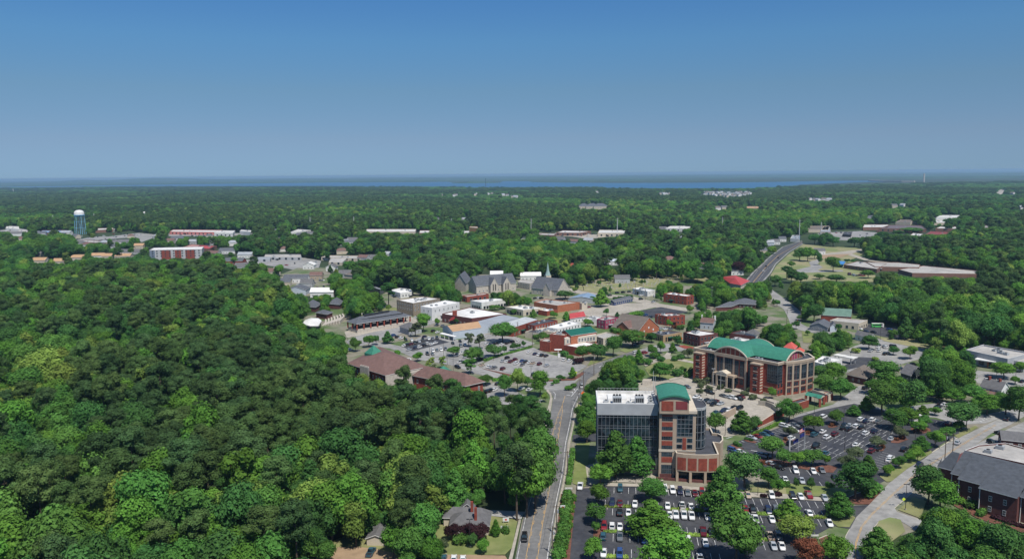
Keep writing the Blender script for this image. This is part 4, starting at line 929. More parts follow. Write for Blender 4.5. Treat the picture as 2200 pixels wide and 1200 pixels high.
# ================================================================== shops and houses of the town
flat('shop_building', 'dark tan three-storey block with white roof behind the pavilion', [(852, 643.5), (887.5, 651), (945.5, 640.6), (910, 636.2)], 10.5, mat('dark_tan_wall', (.24, .20, .15)), wroof, rows=[(4, 5.8), (7, 8.8)], units=6)
flat('shop_building', 'tall plain white block with white roof left of the market shops', [(903.5, 657.3), (927.7, 661), (987.2, 648.8), (957, 644.3)], 10, white, wroof, rows=[(6.2, 8)], edges=None, units=3, w=.9, sp=5)
b12 = flat('shop_building', 'wide brick shop with bright white roof and red awning', [(949.6, 673.5), (1013.8, 683.2), (1088.5, 673.3), (1009, 659)], 6.5, brickd, wroof, units=1, rows=[(1, 2.8)], sp=4)
g = G(977, 676, 6.5); mb = MB(); mb.box((g.x, g.y, 0), (3.2, 3.2, 9.5), brick); mb.build('chimney', b12)
a_, b_ = G(963, 690, 4), G(979, 684, 4); mb = MB(); mb.face([a_, b_, b_ + Vector((2, 5, 2)), a_ + Vector((2, 5, 2))], redr); mb.build('awning', b12)
pitched('house', 'pale grey house with grey hip roof beside the parked cars', pxc(4.5, (856, 700), (878, 707), (908, 702), (886, 696)), 4.5, 3, 'hip', None, greyw, shin, .6, rows=[(1.2, 2.8)])
b14 = pitched('warehouse', 'pale metal warehouse with tan gable roof and white porch', pxc(5.6, (972.5, 712), (1034.5, 703), (1021, 691.5), (950, 700.5)), 5.6, 2.4, 'gable', 'AB', bluew, tanr, .2, cat='warehouse', gm=bluew)
g = [G(*q, 3.2) for q in ((944, 716), (975.6, 723), (981, 721), (950, 713.5))]; mb = MB(); mb.face(g, white); mb.face([q - Vector((0, 0, .25)) for q in g[::-1]], white)
for i in range(4): mb.face([g[i] - Vector((0, 0, .25)), g[(i + 1) % 4] - Vector((0, 0, .25)), g[(i + 1) % 4], g[i]], white)
mb.build('porch_roof', b14)
for s in (.05, .35, .65, .95): p = g[0] + (g[1] - g[0]) * s; mb = MB(); mb.box((p.x, p.y + .3, 0), (.3, .3, 3.1), white); mb.build('porch_post', b14)
flat('shop_building', 'long low shed with grey metal roof behind the tan warehouse', [(1030, 700), (1062, 695.5), (1114, 682), (1080, 675.5), (1026, 690)], 6, bluew, metr, par=0)
flat('shop_building', 'pale grey-roofed brick shed right of the big round tree', [(1062, 700), (1102, 703.5), (1156, 686), (1128, 680)], 6.5, brick, mat('light_metal_roof', (.42, .44, .44)), par=0, rows=[(1, 2.6)], sp=6)
flat('shop_building', 'dark-roofed brick building with windows along its long side', [(1130, 695), (1148.6, 699), (1197.8, 687.8), (1178, 683.3)], 7, brick, droof, rows=[(1.4, 2.8), (4.2, 5.8)], w=1, sp=3)
flat('shop_building', 'low cream shed with dark lean-to roof between brick shops', [(1128, 712), (1160, 716), (1180, 708), (1150, 704)], 4.2, cream, droof)
flat('shop_building', 'low white flat roof between the brick and the white arched shops', [(1148, 706.5), (1192, 713), (1200, 707), (1172, 702.5)], 4.5, cream, wroof, units=2)
flat('shop_building', 'white two-storey shop with arched windows and white roof', [(1174.6, 702), (1197.8, 706), (1248.4, 693.5), (1224, 688.3)], 6, white, wroof, rows=[(1.2, 2.6), (3.6, 5)], w=.9, sp=3.4, units=2, wk='dark')
pitched('house', 'low white house with faded red roof on the grass bank', pxc(4, (1224, 684.5), (1259, 679), (1249, 672), (1223, 675.5)), 4, 2.5, 'gable', 'AB', white, redr, .4, rows=[(1, 2.4)])
flat('shop_building', 'small white flat-roofed shop behind the arched white shop', [(1258, 684), (1282, 686), (1291, 680.5), (1274, 677.5)], 4.5, white, wroof, units=2, rows=[(1, 2.4)], wk='dark')
flat('shop_building', 'small magenta shop with white upper windows', [(1282, 684.8), (1300, 688), (1328.5, 681.3), (1308, 678)], 6.5, mag, groof, rows=[(1, 2.4), (4, 5.6)], w=1.2, sp=3)
b20 = pitched('brick_church', 'orange brick hall with broad brown gable roof and front gable', dep((1312.5, 702), (1371, 712), 4.6, 24), 4.6, 8.2, 'gable', 'AB', bricko, mat('taupe_shingle', (.15, .125, .105)), .4, cat='church', gm=bricko)
u = (G(1371, 712, 4.6) - G(1312.5, 702, 4.6)).normalized(); v = Vector((-u.y, u.x, 0)); g = G(1340, 706.7, 4.6)
pitched('', '', [tuple(g + u * s * 5.6 + v * k)[:2] for s, k in ((-1, -1.5), (1, -1.5), (1, 10), (-1, 10))], 6.0, 4.0, 'gable', 'AD', bricko, brown, .35, root=b20)
for k in range(3):
    q = u * 0; p = Vector((*dep((1312.5, 702), (1371, 712), 4.6, 24)[1], 0)) + v * (7 + 5 * k) + u * -.38; mb = MB(); mb.box((p.x, p.y, 3 + (2 if k == 1 else 0)), (1.2, .3, 1.3), white, math.atan2(v.y, v.x)); mb.build('window', b20)
flat('shop_building', 'square red brick block with white roof beside the bushes', [(1407, 674.3), (1433.3, 678.5), (1472, 676.3), (1443, 672)], 7.2, brick, wroof, rows=[(1.2, 2.8), (4.2, 5.8)], w=1, units=3, wk='dark')
flat('shop_building', 'low tan building with arched openings and dark roof', [(1401, 713.2), (1424.8, 719.8), (1465, 712.6), (1435, 707.8)], 4.8, mat('sand_brick', (.36, .25, .14)), droof, cap=greyw, rows=[(.2, 3.2)], w=1.3, sp=2.4, wk='big')
flat('shop_building', 'red brick corner shop with white roof behind the courthouse', [(1468, 713), (1503.7, 721), (1542.5, 715), (1500, 708)], 7.6, brickd, wroof, rows=[(.6, 2.8), (4.4, 6.2)], w=1.3, sp=3, units=4, wk='dark', vis=.9)
pitched('house', 'small pale blue house with white chimneys among green trees', dep((1503, 691.5), (1533, 694), 5, 9), 5, 2.8, 'gable', 'AB', bluew, brown, .4, rows=[(1, 2.6)], chim=[(.03, 1.6, white), (.97, 1.6, white)])
b25 = pitched('house', 'long low house with dark hip roofs among trees', pxc(3.6, (1573, 651), (1624, 654), (1630, 646), (1578, 644)), 3.6, 3.4, 'hip', None, brickd, slate, .7, rows=[(1, 2.2)])
pitched('', '', pxc(3.4, (1537, 659.5), (1572, 658), (1590, 651), (1560, 651)), 3.4, 2.6, 'hip', None, brickd, slate, .7, root=b25)
b26 = flat('shop_building', 'dark-roofed brick building with grey hip-roofed end behind the courthouse', [(1567, 715), (1622, 722), (1634, 716), (1592, 708.5)], 5, brickd, droof, rows=[(1, 2.6)], wk='white', sp=5)
pitched('', '', pxc(6.2, (1600, 714), (1626, 719), (1634, 714), (1612, 709)), 6.2, 2.4, 'hip', None, white, shin, .4, root=b26)
flat('shop_building', 'low white-roofed annex just behind the courthouse vaults', [(1566, 728), (1592, 733), (1610, 728), (1585, 724)], 4, white, wroof, units=2)
pitched('civic_hall', 'large low hall with bright red hip roof near the highway', pxc(4, (1568, 608), (1592, 612.5), (1612, 602), (1586, 595.5), (1550, 594))[:2] + pxc(4, (1611, 603), (1549, 595)), 4, 4.6, 'hip', None, cream, redr, .6, cat='building')
flat('workshop', 'white metal workshop with white roof beside the graveyard', [(1359, 619), (1391, 625.3), (1407.7, 622.3), (1376, 616.2)], 5, white, wroof, rows=[(2.6, 3.6)], sp=5)
flat('shop_building', 'brick building with white roof behind the gravel car park', [(1425.5, 630), (1475, 636), (1490.5, 633.4), (1443, 627)], 7.5, brick, wroof, rows=[(1, 2.6), (4.4, 6)], wk='dark', w=1, sp=4)
pitched('house', 'low navy house with dark roof beside the hedges', pxc(3.2, (1308, 647), (1320, 648.5), (1360, 640), (1347, 637.5)), 3.2, 1.6, 'gable', None, mat('navy_wall', (.06, .08, .16)), slate, .3, rows=[(.8, 2)])
pitched('shed', 'long shed with blue metal roof near the church', pxc(4, (1222, 640), (1278, 642), (1281, 633), (1246, 631.5)), 4, 1.6, 'gable', None, greyw, blur, .3, cat='shed')
flat('shop_building', 'long low orange brick building with cars parked behind it', [(1147, 648), (1197.8, 656), (1246, 648.5), (1173, 642)], 6, bricko, groof, units=4)
flat('shop_building', 'small cream end shop of the long orange brick building', [(1245, 650), (1250, 651.2), (1262, 649), (1256, 647.5)], 5.5, cream, groof)
flat('shop_building', 'low tan shop with white roof and dark glazed front', [(1085.7, 658.4), (1124, 665.4), (1170.5, 661), (1124, 654.2)], 5, cream, wroof, rows=[(.5, 3)], w=2, sp=3, wk='big', units=3)
flat('shop_building', 'white-roofed brick side building behind the tan shop', [(1150, 664), (1175, 668), (1198, 665), (1172, 661.2)], 4, brick, wroof)
flat('shop_building', 'white shop with tall side wall and dark front canopy', [(1011, 644.8), (1034.5, 649.5), (1090, 642), (1066, 640.8)], 6.2, white, wroof, rows=[(.4, 2.8)], w=2.2, sp=3, wk='big', edges=None)
flat('shop_building', 'low red brick shop with large openings behind the white shop', [(992.5, 635), (1003, 637.2), (1050, 631), (1041, 628.6)], 5, brick, groof, rows=[(.8, 3)], w=2.4, sp=5, wk='dark')
flat('shop_building', 'white building with parked cars left of the market', [(837.5, 622.5), (860, 629), (884, 626), (888, 621.5), (860, 618)], 5, white, wroof, rows=[(1.4, 3)], w=1, units=2, wk='dark')
flat('shop_building', 'dark grey low shop beside the white building', [(785, 614.5), (816.5, 621), (824, 619), (795, 613)], 4.5, mat('charcoal_wall', (.08, .085, .095)), metr)
pitched('house', 'taupe-roofed house among trees above the pavilion', pxc(4, (727, 588), (757, 591), (763, 587), (735, 583)), 4, 3, 'hip', None, cream, mat('taupe_shingle', (.15, .125, .105)), .5)
hut = pitched('gazebo', 'small dark-roofed square hut beside the amphitheatre', pxc(4.4, (677, 671), (702, 675), (716, 670), (693, 665.5)), 4.4, 2, 'hip', None, brickd, slate, .6, cat='hut')
pitched('house', 'dark slate-roofed house left of the amphitheatre', pxc(4, (650, 657), (678, 660), (692, 652), (664, 648)), 4, 4, 'hip', None, brickd, slate, .5)
pitched('house', 'grey slate-roofed house behind the amphitheatre trees', pxc(4, (704, 652), (730, 654), (740, 646), (714, 643)), 4, 3.6, 'hip', None, brickd, slate, .5)
rr_ = pitched('restaurant', 'salmon red roofed building just behind the courthouse', pxc(6, (1683, 745), (1707, 750), (1714, 743), (1692, 737)), 6, 2.6, 'hip', None, white, mat('salmon_roof', (.50, .10, .075), var=.1, rough=.6), .4, vis=.9)
pitched('', '', pxc(5, (1704, 754), (1724, 758), (1730, 752), (1711, 748)), 5, 2, 'hip', None, white, MATS['salmon_roof'], .4, root=rr_, vis=.9)
# amphitheatre
sg = thing('stage_canopy', 'white tent-like stage canopy at the amphitheatre', 'canopy', G(668, 703))
mb = MB(); gs = [G(*q, 5.5) for q in ((649, 695), (665, 699), (684, 699), (691, 688), (684, 683), (668, 682.5), (655, 687))]; ctr = sum(gs, Vector()) / 7 + Vector((0, 0, 2.2))
for i in range(7): mb.face([gs[i], gs[(i + 1) % 7], ctr], wroof); mb.face([gs[i] - Vector((0, 0, .6)), gs[(i + 1) % 7] - Vector((0, 0, .6)), gs[(i + 1) % 7], gs[i]], white)
mb.build('canopy_roof', sg)
for i in (0, 1, 2, 3): q = gs[i] + (ctr - gs[i]) * .15; mb = MB(); mb.tube((q.x, q.y, 0), (q.x, q.y, 5.6), .35, .35, wood, 8); mb.build('post', sg)
am = thing('amphitheatre', 'pale curved stone seat rows beside the white stage canopy', 'seating', G(715, 697)); paint(bldmask, [(688, 682), (715, 680), (745, 692), (745, 715), (700, 706)], 1)
for k in range(7):
    mb = MB(); curb(mb, [(693 + k * 6, 700 - k * .8), (700 + k * 6.5, 694 - k * 1.4), (700 + k * 6, 686 - k * 1.0)], 1.2, .5 + .35 * k, stone); mb.build('seat_row', am)
# right-hand side
b50 = pitched('shop_building', 'brick shop with faded green metal roof below the woods', dep((1763, 676), (1829, 680), 6, 16), 6, 4.2, 'gable', 'AB', brick, mat('sage_metal_roof', (.12, .20, .155), rough=.5), .3, cat='building')
flat('', '', [(1783, 687.5), (1845, 694), (1864, 687), (1800, 682)], 5, cream, groof, cap=white, root=b50, rows=[(.6, 2.6)], w=1.6, sp=4, wk='dark')
pitched('cabin', 'long dark-roofed cabin with brick base beside the pale road', pxc(3.6, (1738, 698), (1779, 703), (1788, 694), (1752, 689.5)), 3.6, 2.6, 'gable', None, mat('cabin_wall', (.2, .22, .24)), slate, .4, rows=[(1, 2.4)], w=.9, sp=2)
pitched('cabin', 'small gabled cabin with pale wall at the end of the long cabin', pxc(3.4, (1782, 703), (1799, 702), (1796, 695), (1782, 696)), 3.4, 2.4, 'gable', 'AD', bluew, slate, .4)
pitched('house', 'small grey-roofed white house by the sloping car park', pxc(3.6, (1836, 718), (1870, 726), (1880, 722), (1848, 713)), 3.6, 2.2, 'gable', None, white, shin, .4, rows=[(.9, 2.2)])
flat('office_block', 'small white flat-roofed building with rooftop units right of the courthouse', [(1748, 776), (1774, 783), (1809.5, 770), (1768, 763.5)], 5.6, white, wroof, units=4)
cn = thing('carport', 'flat white canopy over parked vehicles right of the courthouse', 'canopy', G(1815, 778))
mb = MB(); gs = [G(*q, 4) for q in ((1789, 761.5), (1832, 769.5), (1843, 766.5), (1799, 758.8))]; mb.prism(ccw([tuple(q)[:2] for q in gs]), 3.6, 4.0, wroof, bottom=True); mb.build('roof', cn)
for i in range(4): q = gs[i] + (gs[(i + 2) % 4] - gs[i]) * .1; mb = MB(); mb.tube((q.x, q.y, 0), (q.x, q.y, 3.6), .2, .2, steel, 8); mb.build('post', cn)
paint(bldmask, [(1789, 761), (1800, 758), (1844, 766), (1840, 780), (1808, 780)], 1)
pitched('brick_office', 'brown-roofed low brick office behind the courthouse trees', pxc(3.8, (1816, 803), (1861, 813), (1886, 798), (1842, 789)), 3.8, 4, 'hip', None, brickd, mat('taupe_shingle', (.15, .125, .105)), .8, rows=[(.9, 2.2)], sp=3.4, vis=.9)
b56 = pitched('house', 'dark grey gabled house hidden between trees', pxc(4.5, (1933, 799), (1957, 807), (1985, 795), (1962, 788)), 4.5, 3.6, 'gable', 'AB', mat('dark_green_wall', (.05, .065, .065)), shin, .5, rows=[(1.2, 2.6)], vis=.6)
b57 = flat('modern_building', 'large modern building with pale flat roof at the right edge', [(2075, 750.5), (2165, 770), (2215, 757), (2113, 739.5)], 7.5, greyw, groof, cap=white, units=4, par=.9, rows=[(.8, 3.4)], w=3.2, sp=5, wk='big')
g = [G(*q, 4.4) for q in ((2094, 771), (2139, 777.5), (2146, 772), (2102, 766))]; mb = MB(); mb.prism(ccw([tuple(q)[:2] for q in g]), 4.0, 4.5, white, bottom=True); mb.build('entrance_canopy', b57)
mb = MB(); q = G(2122, 790); mb.box((q.x, q.y, 0), (.6, .6, 4), bricko); q = G(2133, 786); mb.box((q.x, q.y, 0), (3, 2, 3.9), bricko); mb.build('canopy_pier', b57)
flat('', '', [(2165, 772), (2200, 777), (2230, 765), (2200, 760)], 5.5, greyw, groof, cap=white, root=b57, rows=[(1, 4)], w=2.4, sp=4, wk='big')
b58 = pitched('house', 'white house with grey gable roof and two brick chimneys', dep((2104, 829), (2152, 838.5), 5.2, 9), 5.2, 3.4, 'gable', 'AB', white, shin, .4, rows=[(1, 2.6), (3.4, 4.6)], w=1, sp=2.6, chim=[(.25, 1.2, brick), (.72, .9, brick)], vis=.95)
g = [G(*q, 2.8) for q in ((2108, 848), (2142, 855), (2148, 847), (2113, 841))]; mb = MB(); mb.face([g[0], g[1], g[2] + Vector((0, 0, 1.2)), g[3] + Vector((0, 0, 1.2))], brown); mb.build('porch_roof', b58)
pitched('shed', 'tan hip-roofed shed beside the white house', pxc(3, (2160, 842), (2180, 848), (2186, 838), (2166, 832)), 3, 1.8, 'hip', None, tan, metr, .4)
pitched('brick_house', 'small grey-roofed brick house at the right edge of the forecourt', dep((2151, 943.5), (2215, 950), 3.6, 9), 3.6, 2.6, 'gable', 'AB', brickd, shin, .4, rows=[(1, 2.4)], w=1.2, sp=3)
flat('flat_annex', 'flat pale roof with white edges behind the dark-roofed brick building', [(2072, 966), (2205, 995), (2215, 965), (2160, 950), (2102, 955)], 4.2, brickd, groof, cap=white, par=.5)
# brick building in the lower right with stepped dark roof
he = 8.6
br = thing('brick_building', 'dark brick two-storey building with stepped slate-grey roof and white downpipes', 'building', G(2130, 1080))
ea, eb = G(2102, 1046, he), G(2186, 1068.5, he); u = (eb - ea).normalized(); v = Vector((-u.y, u.x, 0))
def blk(p, L, setb, dd, name='wall'):
    q = p + v * setb; pts = [q, q + u * L, q + u * L + v * dd, q + v * dd]; mbx = MB(); mbx.prism([tuple(x)[:2] for x in [q + u * .0 + v * .6, q + u * L + v * .6, q + u * L + v * dd, q + v * dd]], 0, he - .2, brickd); mbx.build('wall', br)
    return pts
LL = (eb - ea).length; RZ = 5.2; DD = 13.5
rb = MB()
def slope(p, L, setb):
    q = p + v * setb; k = (DD - setb) / DD; z0 = he + RZ * (1 - k); zt = Vector((0, 0, RZ * 1.0)); a0 = Vector((q.x, q.y, he)); a1 = a0 + u * L; t0 = Vector((p.x, p.y, he)) + v * DD + Vector((0, 0, RZ * k)); t1 = t0 + u * L
    return a0, a1, t0, t1
ang = math.atan2(u.y, u.x)
for s0, L, sb in ((-16.5, 5.5, 9.5), (-11, 3.5, 6.5), (-7.5, 7.5, 3.2), (0, LL, 0), (LL, 26, 2.0)):
    p = ea + u * s0; q = p + v * sb; zr = he + RZ
    f0 = Vector((q.x, q.y, he)); f1 = f0 + u * L; t0 = Vector((p.x, p.y, zr)) + v * (DD + 4 if s0 > -12 else DD); t1 = t0 + u * L
    if s0 < -12: t0 = t0 + u * 3
    rb.face([f0, f1, t1, t0], mat('blue_grey_shingle', (.068, .076, .088), var=.2, scale=.7)); rb.face([f0 - Vector((0, 0, .3)), f1 - Vector((0, 0, .3)), f1, f0], white)
    rb.face([f1, f1 + v * 3.5, f1 + v * 3.5 + Vector((0, 0, (RZ) * 3.5 / (DD + 4 - sb)))], slate); rb.face([f0, f0 + v * 3.5, f0 + v * 3.5 + Vector((0, 0, RZ * 3.5 / (DD + 4 - sb)))], slate)
    wb = MB(); wp = [f0 + v * .7, f1 + v * .7 - u * .1, f1 + v * (DD + 10), f0 + v * (DD + 10)]
    wb.prism([tuple(x)[:2] for x in wp], 0, he - .25, brickd); wb.build('wall', br)
    db = MB(); w0 = f0 + v * .55 + u * .3; db.tube((w0.x, w0.y, 0), (w0.x, w0.y, he - .3), .14, .14, white, 6); db.build('downpipe', br)
    if L > 6: facade(br, wp[0], wp[1], [(1.4, 3.2), (4.8, 6.6)], 1.0, 4.2, 'white', 1.5, .03)
    paint(bldmask, [PX(x) for x in (f0, f1, t1, t0)], 1); mask_building([tuple(x)[:2] for x in wp], he, .8)
b0 = ea + u * -11 + v * (DD + 4); rb.face([Vector((b0.x, b0.y, he + RZ)), Vector((b0.x, b0.y, he + RZ)) + u * (LL + 37), Vector((b0.x, b0.y, he)) + u * (LL + 37) + v * 9, Vector((b0.x, b0.y, he)) + v * 9], slate)
rb.build('roof', br)
# cottage in the lower left and its neighbour
ctg = pitched('cottage', 'low cottage with dark grey hip roofs beside the long street', pxc(3.2, (950, 1111), (1052, 1114), (1058, 1097), (955, 1093)), 3.2, 2.4, 'hip', None, cream, shin, .4, rows=[(.9, 2.2)], vis=.9)
pitched('', '', pxc(3.4, (965, 1127), (1052, 1129), (1056, 1104), (968, 1102)), 3.4, 2.5, 'hip', None, cream, shin, .4, root=ctg, rows=[(.9, 2.2)])
pitched('', '', pxc(3.4, (985, 1096), (1022, 1097), (1022, 1085), (986, 1084)), 3.6, 2.2, 'gable', 'AD', cream, shin, .4, root=ctg)
for x, y in ((1014, 1092), (1022, 1105)): g = G(x, y, 6); mb = MB(); mb.box((g.x, g.y, 4), (.8, .8, 4.4), brick); mb.build('chimney', ctg)
pitched('garage', 'grey shingle-roofed garage half hidden by yellow-green trees', pxc(2.6, (784, 1156), (828, 1157), (835, 1129), (802, 1127)), 2.6, 1.2, 'gable', 'AD', cream, shin, .4, cat='garage', vis=.9)
for x, y, lb, wm_, rm_ in ((92, 645, 'grey-roofed house half hidden in the big wood on the left', white, metr), (10, 762, 'long pale building at the left edge of the big wood', white, groof), (285, 748, 'small grey roof peeking out of the left wood', white, metr), (375, 714, 'small orange roof deep in the left wood', bricko, tanr), (540, 770, 'small tan roof behind the pines', cream, tanr)):
    g = G(x, y, 5); pitched('house', lb, [(g.x - 6, g.y - 4), (g.x + 6, g.y - 4), (g.x + 6, g.y + 5), (g.x - 6, g.y + 5)], 4.5, 2.6, 'gable', 'AB', wm_, rm_, .4, vis=-1)
# ================================================================== further out
hot = flat('hotel', 'four-storey grey hotel with red wall panels beyond the left wood', [(321, 536.5), (433.5, 534.5), (438, 529.5), (330, 532)], 14, mat('light_grey_wall', (.42, .42, .42)), wroof, rows=[(4.4, 6), (7.8, 9.4), (11, 12.6)], w=2, sp=5.5, wk='dark', vis=.7)
A_, B_ = [Vector((*p, 0)) for p in ((G(321, 536.5, 14).x, G(321, 536.5, 14).y), (G(433.5, 534.5, 14).x, G(433.5, 534.5, 14).y))]; d = (B_ - A_).normalized(); L = (B_ - A_).length; o = Vector((d.y, -d.x, 0))
for s0, s1, m in ((.22, .40, brick), (.48, .60, brick), (.68, .86, brick), (.0, .1, mat('blue_grey_panel', (.16, .2, .26)))):
    p, q = A_ + d * L * s0 + o * .012, A_ + d * L * s1 + o * .012; mb = MB(); mb.face([(p.x, p.y, .5), (q.x, q.y, .5), (q.x, q.y, 12.9), (p.x, p.y, 12.9)], m); mb.build('wall_panel', hot)
far = [('store', 'far brick store with flat roof left of the hotel', [(158, 518), (206, 521), (223, 517.5), (182, 514.5)], 8, bricko, groof),
       ('store', 'far blue-roofed hall beside the water tower', [(87, 499), (142, 500.5), (139, 494), (90, 494.5)], 8, bricko, blur),
       ('store', 'small far shed with blue roof left of the water tower', [(73, 499), (88, 500), (86, 496), (75, 496)], 6, greyw, blur),
       ('store', 'far white stores at the left edge below the woods', [(12, 490), (42, 492), (40, 486), (14, 485)], 6, white, wroof),
       ('store', 'second far white store in the left commercial lot', [(40, 497), (62, 499), (60, 493), (42, 491)], 6, white, groof),
       ('shopping_strip', 'long far shopping strip with pale roof and pink front', [(364, 497), (460, 498.5), (478, 494), (372, 493)], 8, pinkr, wroof),
       ('shopping_strip', 'white end of the far pink shopping strip', [(460, 500), (500, 500.5), (505, 495), (464, 494.5)], 9, white, wroof),
       ('store', 'tall white store right of the pink shopping strip', [(515, 496), (538, 498), (541, 494.5), (518, 493)], 10, white, wroof),
       ('store', 'far cream store with red sign right of the water tower', [(205, 494), (245, 492), (243, 489), (210, 490)], 8, brick, wroof),
       ('store', 'small far white store behind the water tower', [(228, 492), (246, 494), (248, 490), (232, 489)], 6, white, wroof),
       ('store', 'far brick store with reddish flat roof behind the hotel', [(392, 530), (450, 533), (466, 528), (412, 524)], 6, brick, mat('rose_roof', (.36, .2, .18))),
       ('store', 'far red-roofed restaurant right behind the hotel', [(420, 532), (450, 534), (462, 528), (432, 526)], 7, brick, redr),
       ('shopping_strip', 'long tan shopping centre in the middle distance', [(786, 497), (892, 497), (894, 492), (788, 492)], 11, cream, wroof),
       ('shopping_strip', 'red-fronted end of the tan shopping centre', [(901, 500), (927, 500), (928, 494.5), (902, 494.5)], 10, brick, wroof),
       ('store', 'orange block store standing above the trees in the middle distance', [(1008, 488), (1027, 489.5), (1026, 486.5), (1010, 486)], 18, orangew, groof),
       ('store', 'white low store left of the orange block', [(987, 499), (1009, 499), (1009, 496), (989, 496)], 8, white, wroof),
       ('store', 'white gabled store left of the tan shopping centre', [(622, 499), (645, 497), (668, 494), (640, 492)], 8, white, wroof),
       ('shopping_strip', 'white-roofed mall left half beyond the middle woods', [(1195, 499), (1245, 499.5), (1270, 496), (1210, 494.5)], 8, brick, wroof),
       ('shopping_strip', 'white-roofed mall right half beyond the middle woods', [(1284, 500), (1345, 500), (1343, 494), (1288, 493.5)], 9, cream, wroof),
       ('store', 'brown low store at the left end of the white-roofed mall', [(1157, 504), (1190, 505), (1195, 501), (1165, 500)], 6, brick, groof),
       ('school', 'white modern school beyond the middle woods', [(1430, 490), (1475, 491), (1492, 485), (1440, 485.5)], 8, white, wroof),
       ('store', 'grey-roofed house complex beside the white modern school', [(1410, 491), (1432, 492), (1432, 486.5), (1415, 486.5)], 6, greyw, shin),
       ('store', 'white-sided store beside the top of the highway', [(1698, 512), (1716, 513), (1718, 505), (1702, 505)], 7, white, metr),
       ('store', 'blue canopied station beside the top of the highway', [(1706, 510), (1718, 510.5), (1719, 506), (1709, 506)], 6, mat('blue_canopy', (.05, .2, .45)), wroof),
       ('store', 'tan-roofed far store right of the highway top', [(1735, 493), (1780, 493), (1782, 485), (1738, 485.5)], 7, cream, mat('taupe_shingle', (.15, .125, .105))),
       ('store', 'second tan-roofed far store under the steel pole', [(1762, 497), (1785, 498), (1783, 486), (1770, 486)], 7, cream, metr),
       ('store', 'dark low restaurant right of the highway top', [(1810, 503), (1828, 504), (1830, 498), (1814, 498)], 6, darkm, droof),
       ('store', 'long far building with white roof line on the right', [(1854, 488), (1908, 487.5), (1909, 482), (1856, 482)], 8, brick, wroof),
       ('school', 'large far school with purple-grey hip roof', [(1888, 490), (1990, 492), (1980, 484), (1912, 483)], 8, brick, mat('purple_shingle', (.13, .105, .115))),
       ('store', 'far brown-roofed building behind the purple-roofed school', [(1924, 477), (1956, 478), (1962, 472), (1936, 471.5)], 8, cream, mat('taupe_shingle', (.15, .125, .105))),
       ('store', 'far building with long dark red roof on the right', [(1988, 503), (2040, 504), (2048, 498), (2000, 496)], 7, brickd, mat('dark_red_roof', (.2, .05, .05))),
       ('store', 'white-roofed brick block left of the dark red roof', [(1955, 505), (1978, 506.5), (1985, 502), (1962, 499.5)], 7, brick, wroof),
       ('store', 'far white-roofed stores near the right-hand horizon woods', [(2012, 467), (2060, 467), (2062, 462), (2020, 462)], 7, white, wroof),
       ('store', 'far pale block right of the purple-roofed school', [(2000, 478), (2030, 478), (2032, 472), (2004, 472)], 7, cream, wroof),
       ('store', 'low brick block at the far right', [(2098, 488), (2126, 489), (2128, 484), (2100, 484)], 7, brick, groof),
       ('store', 'long brick shop row with white roof on the far right', [(2010, 490), (2060, 491), (2070, 486), (2020, 486)], 7, brick, wroof),
       ('offices', 'long low strip of offices with grey roof left of the town', [(567, 552), (648, 552.5), (646, 546), (570, 546)], 6, greyw, groof),
       ('offices', 'low dark office wing left of the long strip of offices', [(540, 558), (580, 557), (583, 551), (545, 552)], 5, greyw, metr),
       ('offices', 'wide flat grey roof right of the long strip of offices', [(690, 552), (775, 555), (775, 549), (700, 548)], 6, cream, groof),
       ('offices', 'second flat grey roof beside the wide flat roof', [(706, 563), (735, 564), (745, 555), (712, 554)], 5, cream, groof),
       ('school', 'tan far school in the woods under the distant houses', [(1600, 447), (1634, 448), (1632, 443), (1604, 443)], 8, cream, tanr)]
fbr = mat('far_brick', (.21, .115, .085)); fwh = mat('far_white_roof', (.52, .51, .48), var=.2)
for nm, lb, px, h, wm, rm in far:
    wm, rm, h = {brick: fbr, bricko: fbr, brickd: fbr}.get(wm, wm), (fwh if rm is wroof else rm), h * (.75 if h < 12 else 1); flat(nm, lb, px, h, wm, rm, par=.8 if h > 4 else 0, rows=[(1.2, 4.0)] if nm in ('shopping_strip', 'school', 'offices') else (), w=3, sp=9, wk='dark', vis=.1)
sch = flat('school_building', 'long low brick school with flat pale roofs right of the highway', [(1813, 568), (1884, 577.5), (1905, 566), (1842, 560.5)], 4.5, fbr, groof, rows=[(1, 3)], w=2, sp=5, wk='dark')
flat('', '', [(1860, 562), (1880, 572), (1975, 574), (1977, 567.5), (1930, 563)], 4.8, fbr, groof, root=sch); flat('', '', [(1930, 578), (1960, 586), (2107, 588), (2107, 581.5), (1985, 570)], 4.2, fbr, groof, root=sch)
cn = thing('canopy', 'bright blue canopy at the far school entrance', 'canopy', G(1800, 572)); mb = MB(); gs = [G(*q, 4) for q in ((1788, 566), (1812, 568), (1816, 561.5), (1794, 560))]; mb.prism(ccw([tuple(q)[:2] for q in gs]), 3.4, 4.2, mat('blue_canopy', (.05, .2, .45)), bottom=True); mb.build('roof', cn)
for q in gs: mb = MB(); mb.tube((q.x, q.y, 0), (q.x, q.y, 3.5), .25, .25, steel, 6); mb.build('post', cn)
paint(bldmask, [(1788, 567), (1790, 559), (1817, 561), (1812, 572)], 1)
